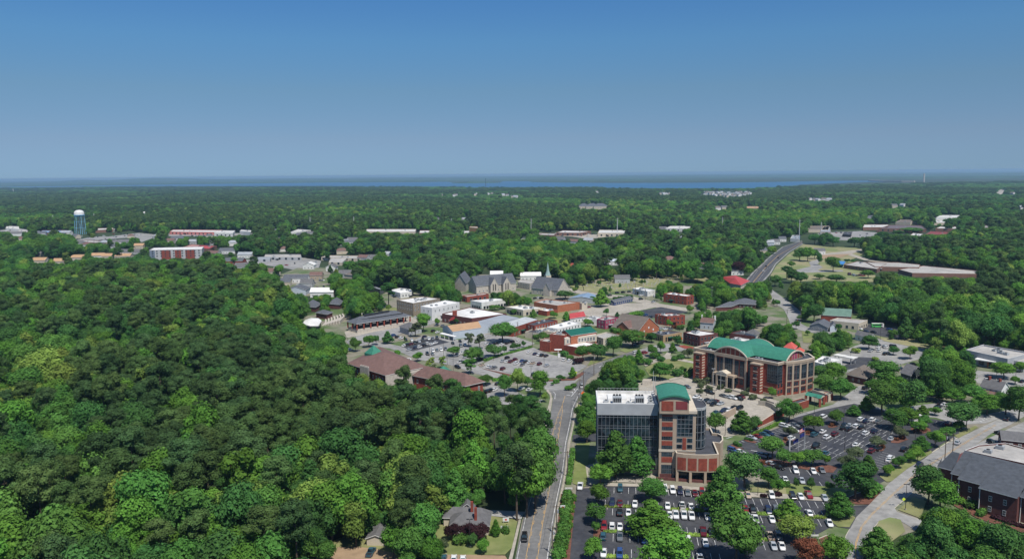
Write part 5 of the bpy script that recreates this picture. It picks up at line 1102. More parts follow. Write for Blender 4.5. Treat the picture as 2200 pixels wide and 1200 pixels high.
for x, y, w, d, lb, rm, wm in ((86, 558, 20, 12, 'tan-roofed house left of the other tan roofs', tanr, cream), (130, 560, 16, 12, 'tan-roofed house with tall pale gable beyond the left wood', tanr, cream), (170, 552, 18, 12, 'tan-roofed house in the middle of the far tan roofs', tanr, cream), (212, 548, 18, 12, 'large tan-roofed house with white gable', tanr, white), (232, 549, 14, 10, 'small tan roof next to the white gable', tanr, cream), (267, 549, 22, 12, 'rightmost of the far tan-roofed houses', tanr, cream),
                               (280, 538, 34, 10, 'long grey roof left of the hotel', shin, greyw), (490, 537, 24, 14, 'dark-roofed house right of the hotel', slate, white), (505, 559, 24, 16, 'brick house with dark roof and pale gable right of the hotel', slate, brick), (528, 546, 20, 12, 'grey roof above the brick house with the pale gable', metr, white), (637, 596, 26, 11, 'long white house with dark dormered roof', slate, white), (640, 620, 20, 18, 'pale blue house with dark gables left of the town', slate, bluew), (694, 625, 22, 12, 'white-roofed house right of the pale blue house', wroof, white), (665, 568, 14, 14, 'white gabled house below the office strip', wroof, white), (713, 572, 12, 14, 'narrow white house with grey roof below the flat grey roofs', shin, white), (742, 586, 14, 10, 'grey-roofed house left of the taupe-roofed house', shin, greyw),
                               (520, 570, 16, 11, 'grey roof among trees below the office strip', shin, greyw), (585, 582, 16, 12, 'brown-roofed house left of the white dormered house', brown, cream), (660, 606, 13, 10, 'small grey house behind the white-roofed house', shin, greyw), (612, 604, 13, 10, 'small dark-roofed house left of the pale blue house', slate, cream), (680, 590, 14, 10, 'tan house right of the white dormered house', brown, tan), (450, 522, 18, 12, 'grey house right of the red-roofed restaurant', shin, greyw), (365, 516, 18, 12, 'brown house left of the pink shopping strip front', brown, cream), (415, 518, 16, 12, 'grey house in front of the pink shopping strip', metr, greyw), (268, 518, 18, 12, 'grey house below the far commercial lot', shin, greyw), (300, 527, 16, 12, 'small tan house above the long grey roof', tanr, cream), (1760, 538, 14, 10, 'small house at the edge of the school field', shin, white), (800, 552, 16, 10, 'grey house right of the wide flat grey roof', shin, greyw), (835, 545, 14, 10, 'pale house deep in the middle woods', metr, white),
                               (1221, 571, 12, 9, 'small red-brown roof behind the church', brick, brick), (1310, 560, 26, 10, 'pale blue metal roof above the dark cypresses', bluew, white), (1369, 562, 8, 10, 'white house gable among trees above the graveyard', shin, white), (1336, 597, 16, 8, 'grey shed beside the dark cypresses', shin, greyw), (1067, 588, 14, 8, 'white house behind the church hall', white, white), (1140, 591, 22, 10, 'white-roofed van-like shed behind the church roof', wroof, white), (1582, 580, 14, 10, 'grey house beside the purple tree near the highway', shin, white), (1612, 545, 12, 10, 'brown roof among trees left of the highway', brown, white), (1665, 518, 14, 9, 'white house left of the highway top', shin, white), (1680, 512, 12, 9, 'dark-roofed white house left of the highway top', slate, white), (1654, 520, 12, 8, 'pale blue-grey house at the bend of the highway', metr, bluew), (1868, 466, 22, 12, 'dark gabled house far right beyond the woods', slate, greyw),
                               (1062, 473, 24, 12, 'wide grey roof deep in the middle woods', shin, greyw), (938, 470, 20, 12, 'small grey roof deep in the middle woods', shin, greyw), (1000, 470, 26, 12, 'pale grey roof behind the orange block store', metr, greyw), (310, 457, 14, 10, 'pale roof beside the tall steel pole on the left', wroof, white), (273, 489, 12, 10, 'tall white house right of the water tower', white, white)):
    g = G(x, y, 5); hh = 5 if w < 30 else 4
    pitched('house', lb, [(g.x - w / 2, g.y - d / 2), (g.x + w / 2, g.y - d / 2), (g.x + w / 2, g.y + d / 2), (g.x - w / 2, g.y + d / 2)], hh, 3.4, 'gable', 'AD' if w <= d + 2 else 'AB', wm, rm, .4, rows=[(1, 2.6)], sp=4, vis=.3)
nh = []
while len(nh) < 44:
    x, y = (rnd.uniform(0, 790), rnd.uniform(500, 568)) if len(nh) < 30 else (rnd.uniform(1120, 1640), rnd.uniform(500, 590))
    if at(nobase, x, y) or at(bldmask, x, y - 4) or at(bldmask, x + 8, y) or at(bldmask, x - 8, y): continue
    nh.append((x, y)); g = G(x, y); paint(nobase, [(x - 9, y - 4), (x + 9, y - 4), (x + 9, y + 4), (x - 9, y + 4)], 1)
nh.sort()
for i, (x, y) in enumerate(nh):
    g = G(x, y); w, A = rnd.uniform(12, 22), rnd.uniform(-.6, .6)
    cn4 = [(g.x + (a_ * w) * math.cos(A) - b_ * 6 * math.sin(A), g.y + a_ * w * math.sin(A) + b_ * 6 * math.cos(A)) for a_, b_ in ((-.5, -1), (.5, -1), (.5, 1), (-.5, 1))]
    hz_ = rnd.uniform(4, 6.5); pitched('neighbourhood_house', f"small {('grey', 'brown', 'pale', 'dark')[i % 4]}-roofed house half hidden in the mid-distance woods, {nth(i)} from the left", cn4, hz_, 3.4, rnd.choice(['gable', 'hip']), None, (white, cream, greyw)[i % 3], (shin, brown, metr, slate)[i % 4], .4, group='half hidden houses of the mid-distance woods', vis=.12)
# big house in the distant woods and subdivisions
bh = thing('apartment_complex', 'large distant grey-roofed apartment complex in the woods', 'building', G(1275, 446))
for x, w in ((1254, 34), (1272, 40), (1290, 44)):
    g = G(x, 445, 8); pitched('', '', [(g.x - w / 2, g.y - 14), (g.x + w / 2, g.y - 14), (g.x + w / 2, g.y + 14), (g.x - w / 2, g.y + 14)], 12, 8, 'hip', None, cream, slate, .5, root=bh, rows=[(2, 4), (6, 8)], sp=8, w=2)
paint(bldmask, [(1246, 448), (1248, 436), (1302, 437), (1304, 446)], 1)
hs = []
for i in range(56):
    x = 1512 + 100 * rnd.random(); y = 409 + 10 * rnd.random() * (1 - abs(x - 1565) / 90) + 3
    hs.append((x, y))
hs += [(1420 + 6 * i, 415 + rnd.random() * 2) for i in range(4)] + [(rnd.uniform(945, 1090), rnd.uniform(414, 421)) for _ in range(9)] + [(rnd.uniform(1715, 1790), rnd.uniform(427, 431)) for _ in range(6)] + [(1540, 447), (1555, 446), (1282, 412), (1920, 442), (1940, 441), (1893, 410), (2175, 415), (2190, 445), (2196, 446), (1100, 422), (1108, 422)]
hs.sort()
for i, (x, y) in enumerate(hs):
    g = G(x, y, 6); w = rnd.uniform(13, 20); A = rnd.uniform(-.5, .5)
    cn4 = [(g.x + (a_ * w) * math.cos(A) - b_ * 8 * math.sin(A), g.y + a_ * w * math.sin(A) + b_ * 8 * math.cos(A)) for a_, b_ in ((-.5, -1), (.5, -1), (.5, 1), (-.5, 1))]
    pitched('distant_house', f"tiny pale house of a far subdivision, {nth(i)} from the left near the lake", cn4, 7.5, 4.5, 'gable', None, white if i % 3 else cream, (shin, metr, mat('taupe_shingle', (0, 0, 0)))[i % 3], .4, group='houses of the far subdivisions')
# ================================================================== water tower, stacks, poles
def water_tower(x, yb, yt, label):
    g = G(x, yb); h = hgt(x, yb, yt); t = thing('water_tower', label, 'water tower', g); wb = mat('tower_blue', (.20, .46, .66), rough=.5); R0 = h * .19
    mb = MB(); mb.lathe((g.x, g.y, h * .74), [(.1, -1), (R0 * .6, -.8), (R0 * .95, 0), (R0, h * .05)], wb, 24); mb.lathe((g.x, g.y, h * .79), [(R0, 0), (R0, h * .10), (R0 * .85, h * .16), (R0 * .5, h * .20), (.1, h * .215)], white, 24); mb.build('tank', t, smooth=True)
    mb = MB(); mb.tube((g.x, g.y, 0), (g.x, g.y, h * .75), .5, .5, wb, 10); mb.build('riser', t)
    for k in range(6):
        a_ = PI * k / 3 + .3; mb = MB(); mb.tube((g.x + R0 * 1.1 * math.cos(a_), g.y + R0 * 1.1 * math.sin(a_), 0), (g.x + R0 * .97 * math.cos(a_), g.y + R0 * .97 * math.sin(a_), h * .8), .42, .38, wb, 8); mb.build('leg', t)
    mb = MB()
    for z in (.27, .52):
        for k in range(6):
            a_, b_ = PI * k / 3 + .3, PI * (k + 1) / 3 + .3; r = R0 * (1.1 - .13 * z); mb.tube((g.x + r * math.cos(a_), g.y + r * math.sin(a_), h * z), (g.x + r * math.cos(b_), g.y + r * math.sin(b_), h * z), .14, .14, wb, 6)
    mb.build('brace_ring', t); mb = MB(); mb.lathe((g.x, g.y, h * .785), [(R0, 0), (R0 + 1.2, .1), (R0 + 1.2, 1.1)], wb, 24); mb.build('walkway', t)
    paint(bldmask, [(x - 10, yt), (x + 10, yt), (x + 11, yb - 6), (x - 11, yb - 6)], 1)
water_tower(173.5, 503, 451, 'tall white and pale blue water tower on six legs beyond the left wood')
def stack(x, yb, yt, r, m, lb, nm='chimney_stack', cat='tower'):
    g = G(x, yb); h = hgt(x, yb, yt); t = thing(nm, lb, cat, g); mb = MB(); mb.tube(g, (g.x, g.y, h), r, r * .8, m, 12); mb.build('shaft', t); mb = MB(); mb.lathe((g.x, g.y, h), [(r * .85, 0), (r * .85, r * .3), (0.01, r * .4)], m, 12); mb.build('cap', t); paint(bldmask, [(x - 2, yt), (x + 2, yt), (x + 2, yb), (x - 2, yb)], 1)
stack(1984.5, 391, 373.5, 9, stone, 'tall pale tower beside the dam on the right horizon')
stack(28.5, 412, 405.5, 3, white, 'small white tower far off at the left edge of the woods')
stack(2180.5, 399, 395.5, 4, white, 'tiny white tank tower near the right edge of the horizon')
stack(663, 385, 381, 14, white, 'tiny white tank on the horizon left of the middle')
stack(1947, 371.5, 369.2, 30, white, 'tiny white tank on the right horizon')
stack(1043.5, 401, 383, 2.2, darkm, 'dark lattice mast in front of the lake', 'radio_mast')
dm = thing('dam', 'long pale dam at the right end of the lake', 'dam', G(1900, 391)); mb = MB(); curb(mb, [(1868, 389.5), (1900, 391.0), (1940, 391.6), (1965, 391.6)], 30, 14, stone); mb.build('dam_wall', dm)
for x, yb, yt, lb in ((667, 497, 466, 'beside the white gabled store'), (760.5, 497, 465.5, 'left of the tan shopping centre'), (970, 495, 469, 'left of the orange block store'), (1141, 503, 469, 'left of the white-roofed mall'), (1326, 503, 468, 'in front of the white-roofed mall'), (1551.5, 498, 466, 'left of the highway top'), (1716.5, 520, 471, 'beside the top of the highway'), (1763, 510, 477, 'among the far tan-roofed stores'), (203, 480, 458, 'with a short arm right of the water tower'), (311.5, 476, 457, 'deep in the left woods'), (1873, 524, 503, 'right of the far commercial roofs'), (114, 478, 462, 'left of the water tower'), (455, 475, 462, 'in the woods above the pink strip')):
    g = G(x, yb); h = hgt(x, yb, yt); t = thing('transmission_pole', f'tall pale steel transmission pole {lb}', 'pole', g, 'steel transmission poles'); mb = MB(); mb.tube(g, (g.x, g.y, h), .8, .45, steel, 8); mb.build('pole', t)
    mb = MB()
    for k in (.72, .82, .92): mb.box((g.x + 1.2, g.y, h * k), (2.6, .3, .3), steel)
    mb.build('arm', t)
# utility poles and lamp posts
def pole_thing(x, yb, h, lb, arms=1):
    g = G(x, yb); t = thing('utility_pole', lb, 'utility pole', g, 'wooden utility poles'); mb = MB(); mb.tube(g, (g.x, g.y, h), .19, .13, wood, 8); mb.build('pole', t)
    for k in range(arms): mb = MB(); mb.box((g.x, g.y + .15, h - .7 - k * 1.1), (2.4, .14, .16), wood, .15); mb.build('crossarm', t)
    mb = MB(); mb.tube((g.x + .35, g.y, h - 2.6), (g.x + .35, g.y, h - 1.6), .25, .25, acm, 8); mb.build('transformer', t)
for x, yb, h, lb in ((1246, 866, 12, 'wooden utility pole left of the orange sign'), (1253.5, 846, 12, 'wooden utility pole behind the orange sign by the street bend'), (1242.5, 880, 9, 'leaning utility pole on the kerb near the yellow sign'), (1276, 806, 12, 'utility pole where the street bends beside the park trees'), (1219.5, 1024, 10, 'utility pole beside the long trimmed hedge'), (1196, 1150, 10, 'utility pole by the red and white sign'), (1187, 1192, 9, 'utility pole at the bottom edge beside the street'),
                     (2045, 998, 12.5, 'tall utility pole in front of the stepped-roof brick building'), (2029, 1000, 13, 'tall utility pole left of its neighbour at the curving street'), (2076, 920, 13, 'utility pole beside the tall dark tree on the right'), (1690, 700, 12, 'utility pole at the bend of the pale road'), (1720, 690, 11, 'utility pole near the pale road corner'), (1731, 664, 11, 'utility pole below the right-hand woods'), (1652, 618, 11, 'utility pole at the foot of the highway'), (1413, 700, 10, 'utility pole behind the square brick block'), (1386, 645, 11, 'utility pole beside the white workshop'), (1312, 636, 10, 'utility pole in front of the graveyard'), (1220, 664, 10, 'utility pole at the long orange building'), (1365, 632, 10, 'utility pole right of the parked cars by the graveyard'), (1112, 725, 11, 'utility pole beside the big round tree'), (1144, 746, 11, 'utility pole beside the white carport'), (1618, 704, 10, 'utility pole among trees behind the courthouse')):
    pole_thing(x, yb, h, lb)
wl_ = [((1187, 1192), 8.2), ((1196, 1150), 9.2), ((1219.5, 1024), 9.2), ((1242.5, 880), 8.2), ((1246, 866), 11.2), ((1253.5, 846), 11.2), ((1276, 806), 11.2)]
pw = thing('power_line', 'thin dark wires strung between the utility poles of the long street', 'wires', G(1219, 1024)); mb = MB()
for off in (-1.0, .9):
    for (q0, h0), (q1, h1) in zip(wl_, wl_[1:]):
        a_, b_ = G(*q0), G(*q1); pr = None
        for k in range(7):
            s_ = k / 6; p = a_ + (b_ - a_) * s_; p = Vector((p.x + off, p.y + .15, h0 + (h1 - h0) * s_ - 3.2 * s_ * (1 - s_)))
            if pr: mb.tube(pr, p, .035, .035, darkm, 4, False)
            pr = p
mb.build('wire', pw)
def lamp(x, yb, h, lb, heads=2, m=darkm):
    g = G(x, yb); t = thing('lamp_post', lb, 'lamp post', g, 'car park lamp posts'); mb = MB(); mb.tube(g, (g.x, g.y, .7), .28, .28, conc, 8); mb.tube((g.x, g.y, .7), (g.x, g.y, h), .1, .07, m, 8); mb.build('pole', t)
    for k in range(heads): mb = MB(); mb.box((g.x + (.55 if k else -.55), g.y, h - .1), (.8, .4, .16), steel if m is steel else darkm); mb.build('lamp_head', t)
LP = [(1304, 1094, 8), (1281, 1140, 8), (1281, 1086, 7), (1461, 1098, 8), (1628, 1065, 6), (1640, 1164, 8), (1366, 1040, 5), (1558, 936, 8), (1814, 970, 9), (1859, 935, 9), (1914, 934, 9), (1965, 962, 9), (1749, 893, 9), (1812, 915, 8), (1592, 1000, 7), (1945, 1096, 9), (1592, 873, 9), (1535, 873, 8), (1518, 850, 8), (1532, 832, 10), (1548, 838, 10), (2181, 824, 9), (2140, 816, 7), (1891, 730, 11), (1827, 779, 7), (1795, 757, 6), (1823, 752, 6), (923, 766, 8), (953, 766, 9), (961, 786, 8), (974, 799, 9), (1025, 785, 5), (1060, 775, 5), (1169, 788, 9), (1141, 813, 7), (748, 744, 6), (1149, 860, 9), (1161, 905, 10), (1010, 1176, 9), (1529, 652, 14), (2074, 1020, 3), (1460, 720, 6), (1206, 748, 9)]
LP.sort()
for i, (x, y, h) in enumerate(LP):
    lamp(x, y, h, f'{"tall" if h > 8 else "slim"} {"pale" if h in (10, 14) else "dark"} lamp post, {nth(i)} of the lamp posts counted from the left', 1 if h < 7 else 2, steel if h in (10, 14) else darkm)
# signs, flags, hydrants of colour
def sign(nm, lb, x, yb, h, w, hh, m, m2=None, posts=1, diamond=False, back=wframe):
    g = G(x, yb); t = thing(nm, lb, 'sign', g); mb = MB()
    for k in range(posts): mb.tube((g.x + (k - (posts - 1) / 2) * w * .8, g.y + .1, 0), (g.x + (k - (posts - 1) / 2) * w * .8, g.y + .1, h), .06, .06, steel, 6)
    mb.build('post', t); mb = MB(); y = g.y
    if diamond:
        q = [(g.x + w * .7 * math.cos(PI * k / 2), y, h + w * .7 * math.sin(PI * k / 2)) for k in range(4)]; mb.face(q, m); mb.face([(a_, y + .05, c_) for a_, _, c_ in q[::-1]], back)
    else:
        mb.box((g.x, y, h - hh), (w, .1, hh), m)
        if m2: mb.lathe((g.x, y - .07, h - hh / 2), [(0, 0)], m2, 3); n = 12; mb.face([(g.x + hh * .28 * math.cos(2 * PI * k / n), y - .07, h - hh / 2 + hh * .28 * math.sin(2 * PI * k / n)) for k in range(n)], m2)
    mb.build('board', t)
redp = mat('red_paint', (.55, .04, .04), var=0); orp = mat('orange_paint', (.95, .16, .03), var=0); ylp = mat('lime_sign', (.6, .75, .05), var=0); grp = mat('green_sign', (.03, .3, .12), var=0)
sign('warning_sign', 'orange diamond roadworks sign beside the long street', 1252.5, 855, 2.6, 1.5, 1.5, orp, diamond=True)
sign('warning_sign', 'lime yellow diamond sign on the right kerb of the long street', 1243, 880, 2.2, .9, .9, ylp, diamond=True)
sign('warning_sign', 'lime yellow diamond sign at the corner of the brick-edged car park', 1238, 808, 2.2, .9, .9, ylp, diamond=True)
sign('warning_sign', 'lime yellow sign on the lamp-post lawn by the curving street', 1941, 1085, 2.2, .9, .9, ylp, diamond=True)
sign('shop_sign', 'square white sign with a red disc above the street shrubs', 1209, 1103, 3.0, 1.6, 1.6, white, redp)
sign('shop_sign', 'white and red board sign on the cottage lawn', 1087, 1124, 2.0, 2.0, 1.2, white, redp, 2)
sign('shop_sign', 'plain white board sign with two posts on the cottage lawn', 1084, 1141, 1.9, 2.4, 1.2, wframe, None, 2)
sign('shop_sign', 'low white kerbside sign at the end of the lawn hedge', 1222, 1052, 1.0, 2.6, .7, white)
sign('warning_sign', 'orange sign at the corner of the pale bending road', 1713, 698, 2.6, 1.6, 1.6, orp, diamond=True)
sign('warning_sign', 'orange diamond sign in front of the corner brick shop', 1463, 735, 2.6, 1.6, 1.6, orp, diamond=True)
sign('direction_sign', 'white arrow sign standing at the exit of the front car park', 1749, 1156, 1.3, 2.6, .5, white, None, 2)
def flag(x, yb, h, lb, kind):
    g = G(x, yb); t = thing('flagpole', lb, 'flagpole', g); mb = MB(); mb.tube(g, (g.x, g.y, h), .09, .05, steel, 8); mb.lathe((g.x, g.y, h), [(.02, 0), (.12, .1), (.02, .22)], yline, 8); mb.build('pole', t)
    mb = MB(); nx, nz = 8, 7; navy = mat('navy_cloth', (.02, .03, .16), var=0); w, hh = 2.3, 1.5
    for i in range(nx):
        for j in range(nz):
            u0, u1, v0, v1 = i / nx, (i + 1) / nx, j / nz, (j + 1) / nz; P_ = lambda u_, v_: (g.x - .06 - u_ * w * .9, g.y + .25 * math.sin(u_ * 6), h - .2 - v_ * hh - u_ * u_ * .7)
            m = navy if kind == 'blue' or (i < 3 and j < 4) else (redp if j % 2 == 0 else white)
            mb.face([P_(u0, v0), P_(u1, v0), P_(u1, v1), P_(u0, v1)], m)
    mb.build('flag', t)
flag(1727, 973, 10.5, 'flagpole with a red and white striped flag in the right car park', 'us'); flag(1728.5, 967, 7.5, 'shorter flagpole with a dark blue flag beside the striped flag', 'blue'); flag(1715, 969, 5.5, 'short pole with hanging dark flag left of the two flagpoles', 'blue')
pl = thing('gate_pillar', 'tall slim pale pillar beside the flagpoles', 'pillar', G(1696, 969)); g = G(1696, 969); mb = MB(); mb.box((g.x, g.y, 0), (.5, .5, 6.0), steel); mb.box((g.x, g.y, 6.0), (.8, .8, .3), steel); mb.build('shaft', pl)
# white bus
def bus(x, y, rz, lb, m2=white):
    g = G(x, y); t = thing('minibus', lb, 'bus', g); t.rotation_euler = (0, 0, 0); mb = MB(); c_ = Fr((g.x, g.y), rz); c_.box(mb, -4, 2.2, -1.2, 1.2, .5, 2.9, m2); c_.box(mb, 2.2, 4, -1.2, 1.2, .5, 2.6, white); c_.box(mb, -3.9, 3.8, -1.1, 1.1, 2.9, 3.05, wroof); mb.build('body', t)
    for v in (-1.22, 1.22):
        mb = MB(); c_.box(mb, -3.6, 3.0, v - .02, v + .02, 1.6, 2.5, glass); mb.build('window', t)
    for u_, v in ((-2.6, -1.1), (2.6, -1.1), (-2.6, 1.1), (2.6, 1.1)):
        mb = MB(); mb.tube(c_.p(u_, v - .15, .5), c_.p(u_, v + .15, .5), .5, .5, darkm, 12); mb.build('wheel', t)
bus(1961, 905, .1, 'white minibus among trees at the back of the right car park')
bus(1885, 703, -.1, 'bright green and white delivery truck under the woods', mat('truck_green', (.1, .5, .12), rough=.4)); bus(1946, 716, -.1, 'second green and white truck beside the metal fence', mat('truck_green', (.1, .5, .12)))
fe = thing('fence', 'grey metal fence around the truck yard below the woods', 'fence', G(1945, 722)); mb = MB(); curb(mb, [(1930, 727), (1974, 716), (1976, 708), (1953, 706)], .15, 2.6, metr); mb.build('panel', fe)
# ================================================================== cars
def car_meshes():
    out = {}
    def loft(mb, secs, m):
        k = mb.mi(m); o = len(mb.v); n = len(secs[0])
        for s in secs: mb.v += s
        for i in range(len(secs) - 1):
            for j in range(n):
                jj = (j + 1) % n; mb.f.append((o + i * n + j, o + i * n + jj, o + (i + 1) * n + jj, o + (i + 1) * n + j)); mb.m.append(k)
        mb.f.append(tuple(o + j for j in range(n))[::-1]); mb.m.append(k); mb.f.append(tuple(o + (len(secs) - 1) * n + j for j in range(n))); mb.m.append(k)
    def sec(x, w, z0, zb, zt): return [(x, -w * .93, z0), (x, -w, zb), (x, -w * .9, zt), (x, w * .9, zt), (x, w, zb), (x, w * .93, z0)]
    K = dict(sedan=([(-2.38, .74, .36, .6, .84), (-2.2, .86, .26, .66, 1.0), (-1.3, .9, .2, .7, .98), (.9, .9, .2, .7, .97), (1.75, .88, .2, .66, .88), (2.25, .8, .26, .6, .74), (2.4, .66, .36, .54, .62)], (-1.85, 1.05, -1.1, .3, .95, 1.44)),
             suv=([(-2.35, .8, .4, .7, 1.0), (-2.25, .9, .3, .75, 1.12), (-1.3, .94, .25, .8, 1.12), (.9, .94, .25, .8, 1.1), (1.8, .92, .25, .78, 1.02), (2.25, .84, .3, .7, .9), (2.38, .74, .4, .6, .76)], (-2.25, 1.05, -1.95, .35, 1.08, 1.72)),
             van=([(-2.5, .84, .4, .7, 1.1), (-2.4, .94, .3, .8, 1.15), (.9, .95, .25, .8, 1.15), (1.7, .92, .25, .78, 1.05), (2.3, .86, .3, .7, .85), (2.42, .74, .4, .6, .72)], (-2.42, 1.6, -2.2, .7, 1.1, 1.85)),
             pickup=([(-2.8, .88, .45, .7, .8), (-2.7, .95, .35, .75, .82), (-.7, .96, .3, .8, .85), (-.6, .96, .3, .8, 1.12), (1.2, .96, .3, .8, 1.12), (2.3, .92, .32, .78, 1.05), (2.75, .86, .36, .66, .9), (2.82, .76, .45, .6, .76)], (-.7, 1.3, -.55, .55, 1.1, 1.82)))
    for kind, (ss, (b0, b1, t0, t1, zb, zt)) in K.items():
        def body(paintm, kind=kind, ss=ss, b=(b0, b1, t0, t1, zb, zt)):
            b0, b1, t0, t1, zb, zt = b; mb = MB(); loft(mb, [sec(*s) for s in ss], paintm); w = ss[2][1]; wt = w * .72
            mb.prism([(t0 - .02, -wt), (t1 + .02, -wt), (t1 + .02, wt), (t0 - .02, wt)], zt - .03, zt + .04, paintm)
            for x0, x1 in ((b1, t1), (b0, t0), ((b0 + b1) / 2, (t0 + t1) / 2)):
                for sg in (-1, 1): mb.tube((x0, sg * w * .9, zb - .05), (x1, sg * wt, zt), .05, .05, paintm, 4, False)
            if kind == 'pickup':
                for sg in (-1, 1): mb.box((-1.75, sg * .88, .8), (2.0, .12, .32), paintm)
                mb.box((-2.72, 0, .8), (.12, 1.85, .32), paintm); mb.face([(-2.66, -.82, .87), (-.75, -.82, .87), (-.75, .82, .87), (-2.66, .82, .87)], darkm)
            return mb.mesh('body_' + kind)
        mb = MB(); w = ss[2][1] * .9; wt = ss[2][1] * .72; lo = [(b0, -w, zb - .04), (b1, -w, zb - .04), (b1, w, zb - .04), (b0, w, zb - .04)]; hi = [(t0, -wt, zt), (t1, -wt, zt), (t1, wt, zt), (t0, wt, zt)]
        for i in range(4): j = (i + 1) % 4; mb.face([lo[i], lo[j], hi[j], hi[i]], glass)
        g_ = mb.mesh('glass_' + kind); L = ss[-1][0]; out[kind] = (body, g_, ss[2][1], L)
    return out
CARS = car_meshes()
mb = MB(); tyre = mat('tyre_rubber', (.02, .02, .02), var=0); mb.tube((0, -.11, 0), (0, .11, 0), .33, .33, tyre, 12); mb.tube((0, -.125, 0), (0, .125, 0), .19, .19, steel, 8); WHEEL = mb.mesh('wheel')
mb = MB(); mb.box((0, 0, 0), (.12, .3, .14), wframe); HEAD = mb.mesh('headlight')
mb = MB(); mb.box((0, 0, 0), (.1, .22, .16), mat('tail_red', (.4, .02, .02), var=0)); TAIL = mb.mesh('taillight')
PAINT = dict(white=(.66, .66, .645), silver=(.36, .38, .40), grey=(.13, .14, .15), black=(.012, .012, .014), red=(.21, .018, .025), maroon=(.10, .012, .018), blue=(.03, .07, .2), navy=(.015, .022, .06), teal=(.03, .09, .12), beige=(.42, .34, .26), green=(.1, .5, .12))
pm = {k: mat('car_paint_' + k, v, rough=.28, var=0, spec=.6) for k, v in PAINT.items()}
BODY = {}
ALLCARS = []
def car(x, y, kind, colr, head, row, parts=2):
    """x, y: pixel of the car's middle; head: heading in radians"""
    ALLCARS.append((row, x, y, kind, colr, head, parts))
def hd(p, q): a_ = G(*q) - G(*p); return math.atan2(a_.y, a_.x)
H1 = math.atan2(up.y, up.x); H2 = math.atan2(d2.y, d2.x); H3 = math.atan2(d3.y, d3.x)
KK = dict(s='sedan', u='suv', p='pickup', v='van'); CC = dict(w='white', i='silver', g='grey', k='black', r='red', m='maroon', b='blue', n='navy', t='teal', e='beige', q='green')
def row(name, heading, spec, sx=1, ox=0, oy=0, parts=2):
    for e in spec.split():
        xs, ys, kc = e.split(','); car(ox + float(xs) / sx, oy + float(ys) / sx, KK[kc[0]], CC[kc[1]], heading + (PI if len(kc) > 2 and kc[2] == '-' else 0) + rnd.uniform(-.03, .03), name, parts)
Z2 = dict(sx=3.667, ox=1100, oy=880)
row('the top row of the front car park', H1, '852,618,ut 1205,620,uw 1265,632,uw 1324,638,un 1384,648,sg 1441,654,sm 1497,648,ur 1859,668,se 2046,672,uw 2212,678,uk 2274,680,sw 2338,668,pr 2463,690,si', **Z2)
row('the second row of the front car park', H1, '789,730,un 850,735,sm 968,738,sw 1226,752,sw 1340,752,pw- 1410,755,sw- 1530,765,sn 1787,778,si 1839,780,sr 1897,785,uk 2020,792,un 2080,788,ug 2340,808,sw-', **Z2)
row('the third row of the front car park', H1, '848,806,uk- 917,806,sw 1243,826,sw 1290,824,pw 1355,826,pw 1415,832,pw 1540,836,sw 1860,838,si 1917,858,pw 2047,858,sw 2112,862,um 2500,888,sw', **Z2)
row('the fourth row of the front car park', H1, '725,915,ur 788,912,uw- 850,918,sw 915,922,sn 975,930,sk 1313,945,pw- 1507,958,pm 1570,962,sk 2032,990,pe- 2100,995,ug', **Z2)
row('the fifth row of the front car park', H1, '718,992,ut- 850,996,pg 1042,1015,pb 1388,1034,uw 1524,1044,sw 2060,1068,si 2126,1070,sw', **Z2)
row('the bottom row of the front car park', H1, '722,1122,sw 848,1132,ub 1482,1168,pw-', **Z2)
row('the driveway left of the front car park', H1, '537,600,pw', **Z2)
Z6 = dict(sx=7.317, ox=1560, oy=870)
row('the slanted left row of the right car park', H3, '400,505,si 500,490,sr 605,455,st 668,440,un 915,325,uw 1000,340,sw 1062,388,sw 1070,305,sg 1165,298,sk', **Z6)
row('the upper rows of the right car park', H2, '1385,460,ut 1515,410,sw 1585,500,uw 1710,450,um 1530,178,uw 1870,310,uk 1848,352,uk 1935,370,uk 1945,315,si 2050,330,uw 2125,345,sk 2118,222,uw 2200,250,un 2300,228,uw 2390,252,sg 2195,440,uw 2330,405,un 2598,520,si 1025,518,uw', **Z6)
row('the lower row of the right car park', H2, '1010,595,uk 1410,640,uk 1420,605,sk 1560,750,st 2045,618,sw 2585,830,uw 2800,690,uk', **Z6)
row('the right edge of the right car park', H2, '2390,680,uk 2290,715,um 3495,285,ur 2570,855,sw 2690,875,um 2560,1010,sn', **Z6)
row('the flagpole islands of the right car park', H3, '110,705,ub 222,728,sw 565,780,si 640,790,sk 715,915,si 825,968,sk', **Z6)
row('the curved bottom row of the right car park', H1, '1092,1020,uw 1370,1030,sw 1505,1015,sg 930,1165,sw 1190,1180,si 1710,1135,sk', **Z6)
row('the ramp beside the brick wall', H3, '330,375,si 430,340,sk 2010,1000,sk', **Z6)
Z3 = dict(sx=6.667, ox=1470, oy=710); HD = hd((1535, 846), (1556, 853))
row('the rear row of the parking deck', HD, '325,860,sk 375,885,uk 560,930,sg 630,945,si 705,960,uw 785,972,uk 45,800,sg 820,940,sm', **Z3)
row('the middle row of the parking deck', hd((1550, 860), (1533, 866)), '170,945,sw 230,990,sw 310,1005,uk 380,1015,ug 450,1010,sm 420,1050,uk 520,1040,si', **Z3)
row('the front row of the parking deck', hd((1550, 860), (1533, 866)), '445,1170,st 560,1145,un 630,1130,sw 700,1110,uk 790,1105,uk', **Z3)
Z4 = dict(sx=7.317, ox=960, oy=680); H4 = hd((1090, 790), (1103, 783)); H4b = hd((1045, 780), (1075, 784))
row('the front edge of the grey sloping car park', H4, '555,758,se 660,780,sw 700,790,si 752,795,sg 880,815,um', **Z4)
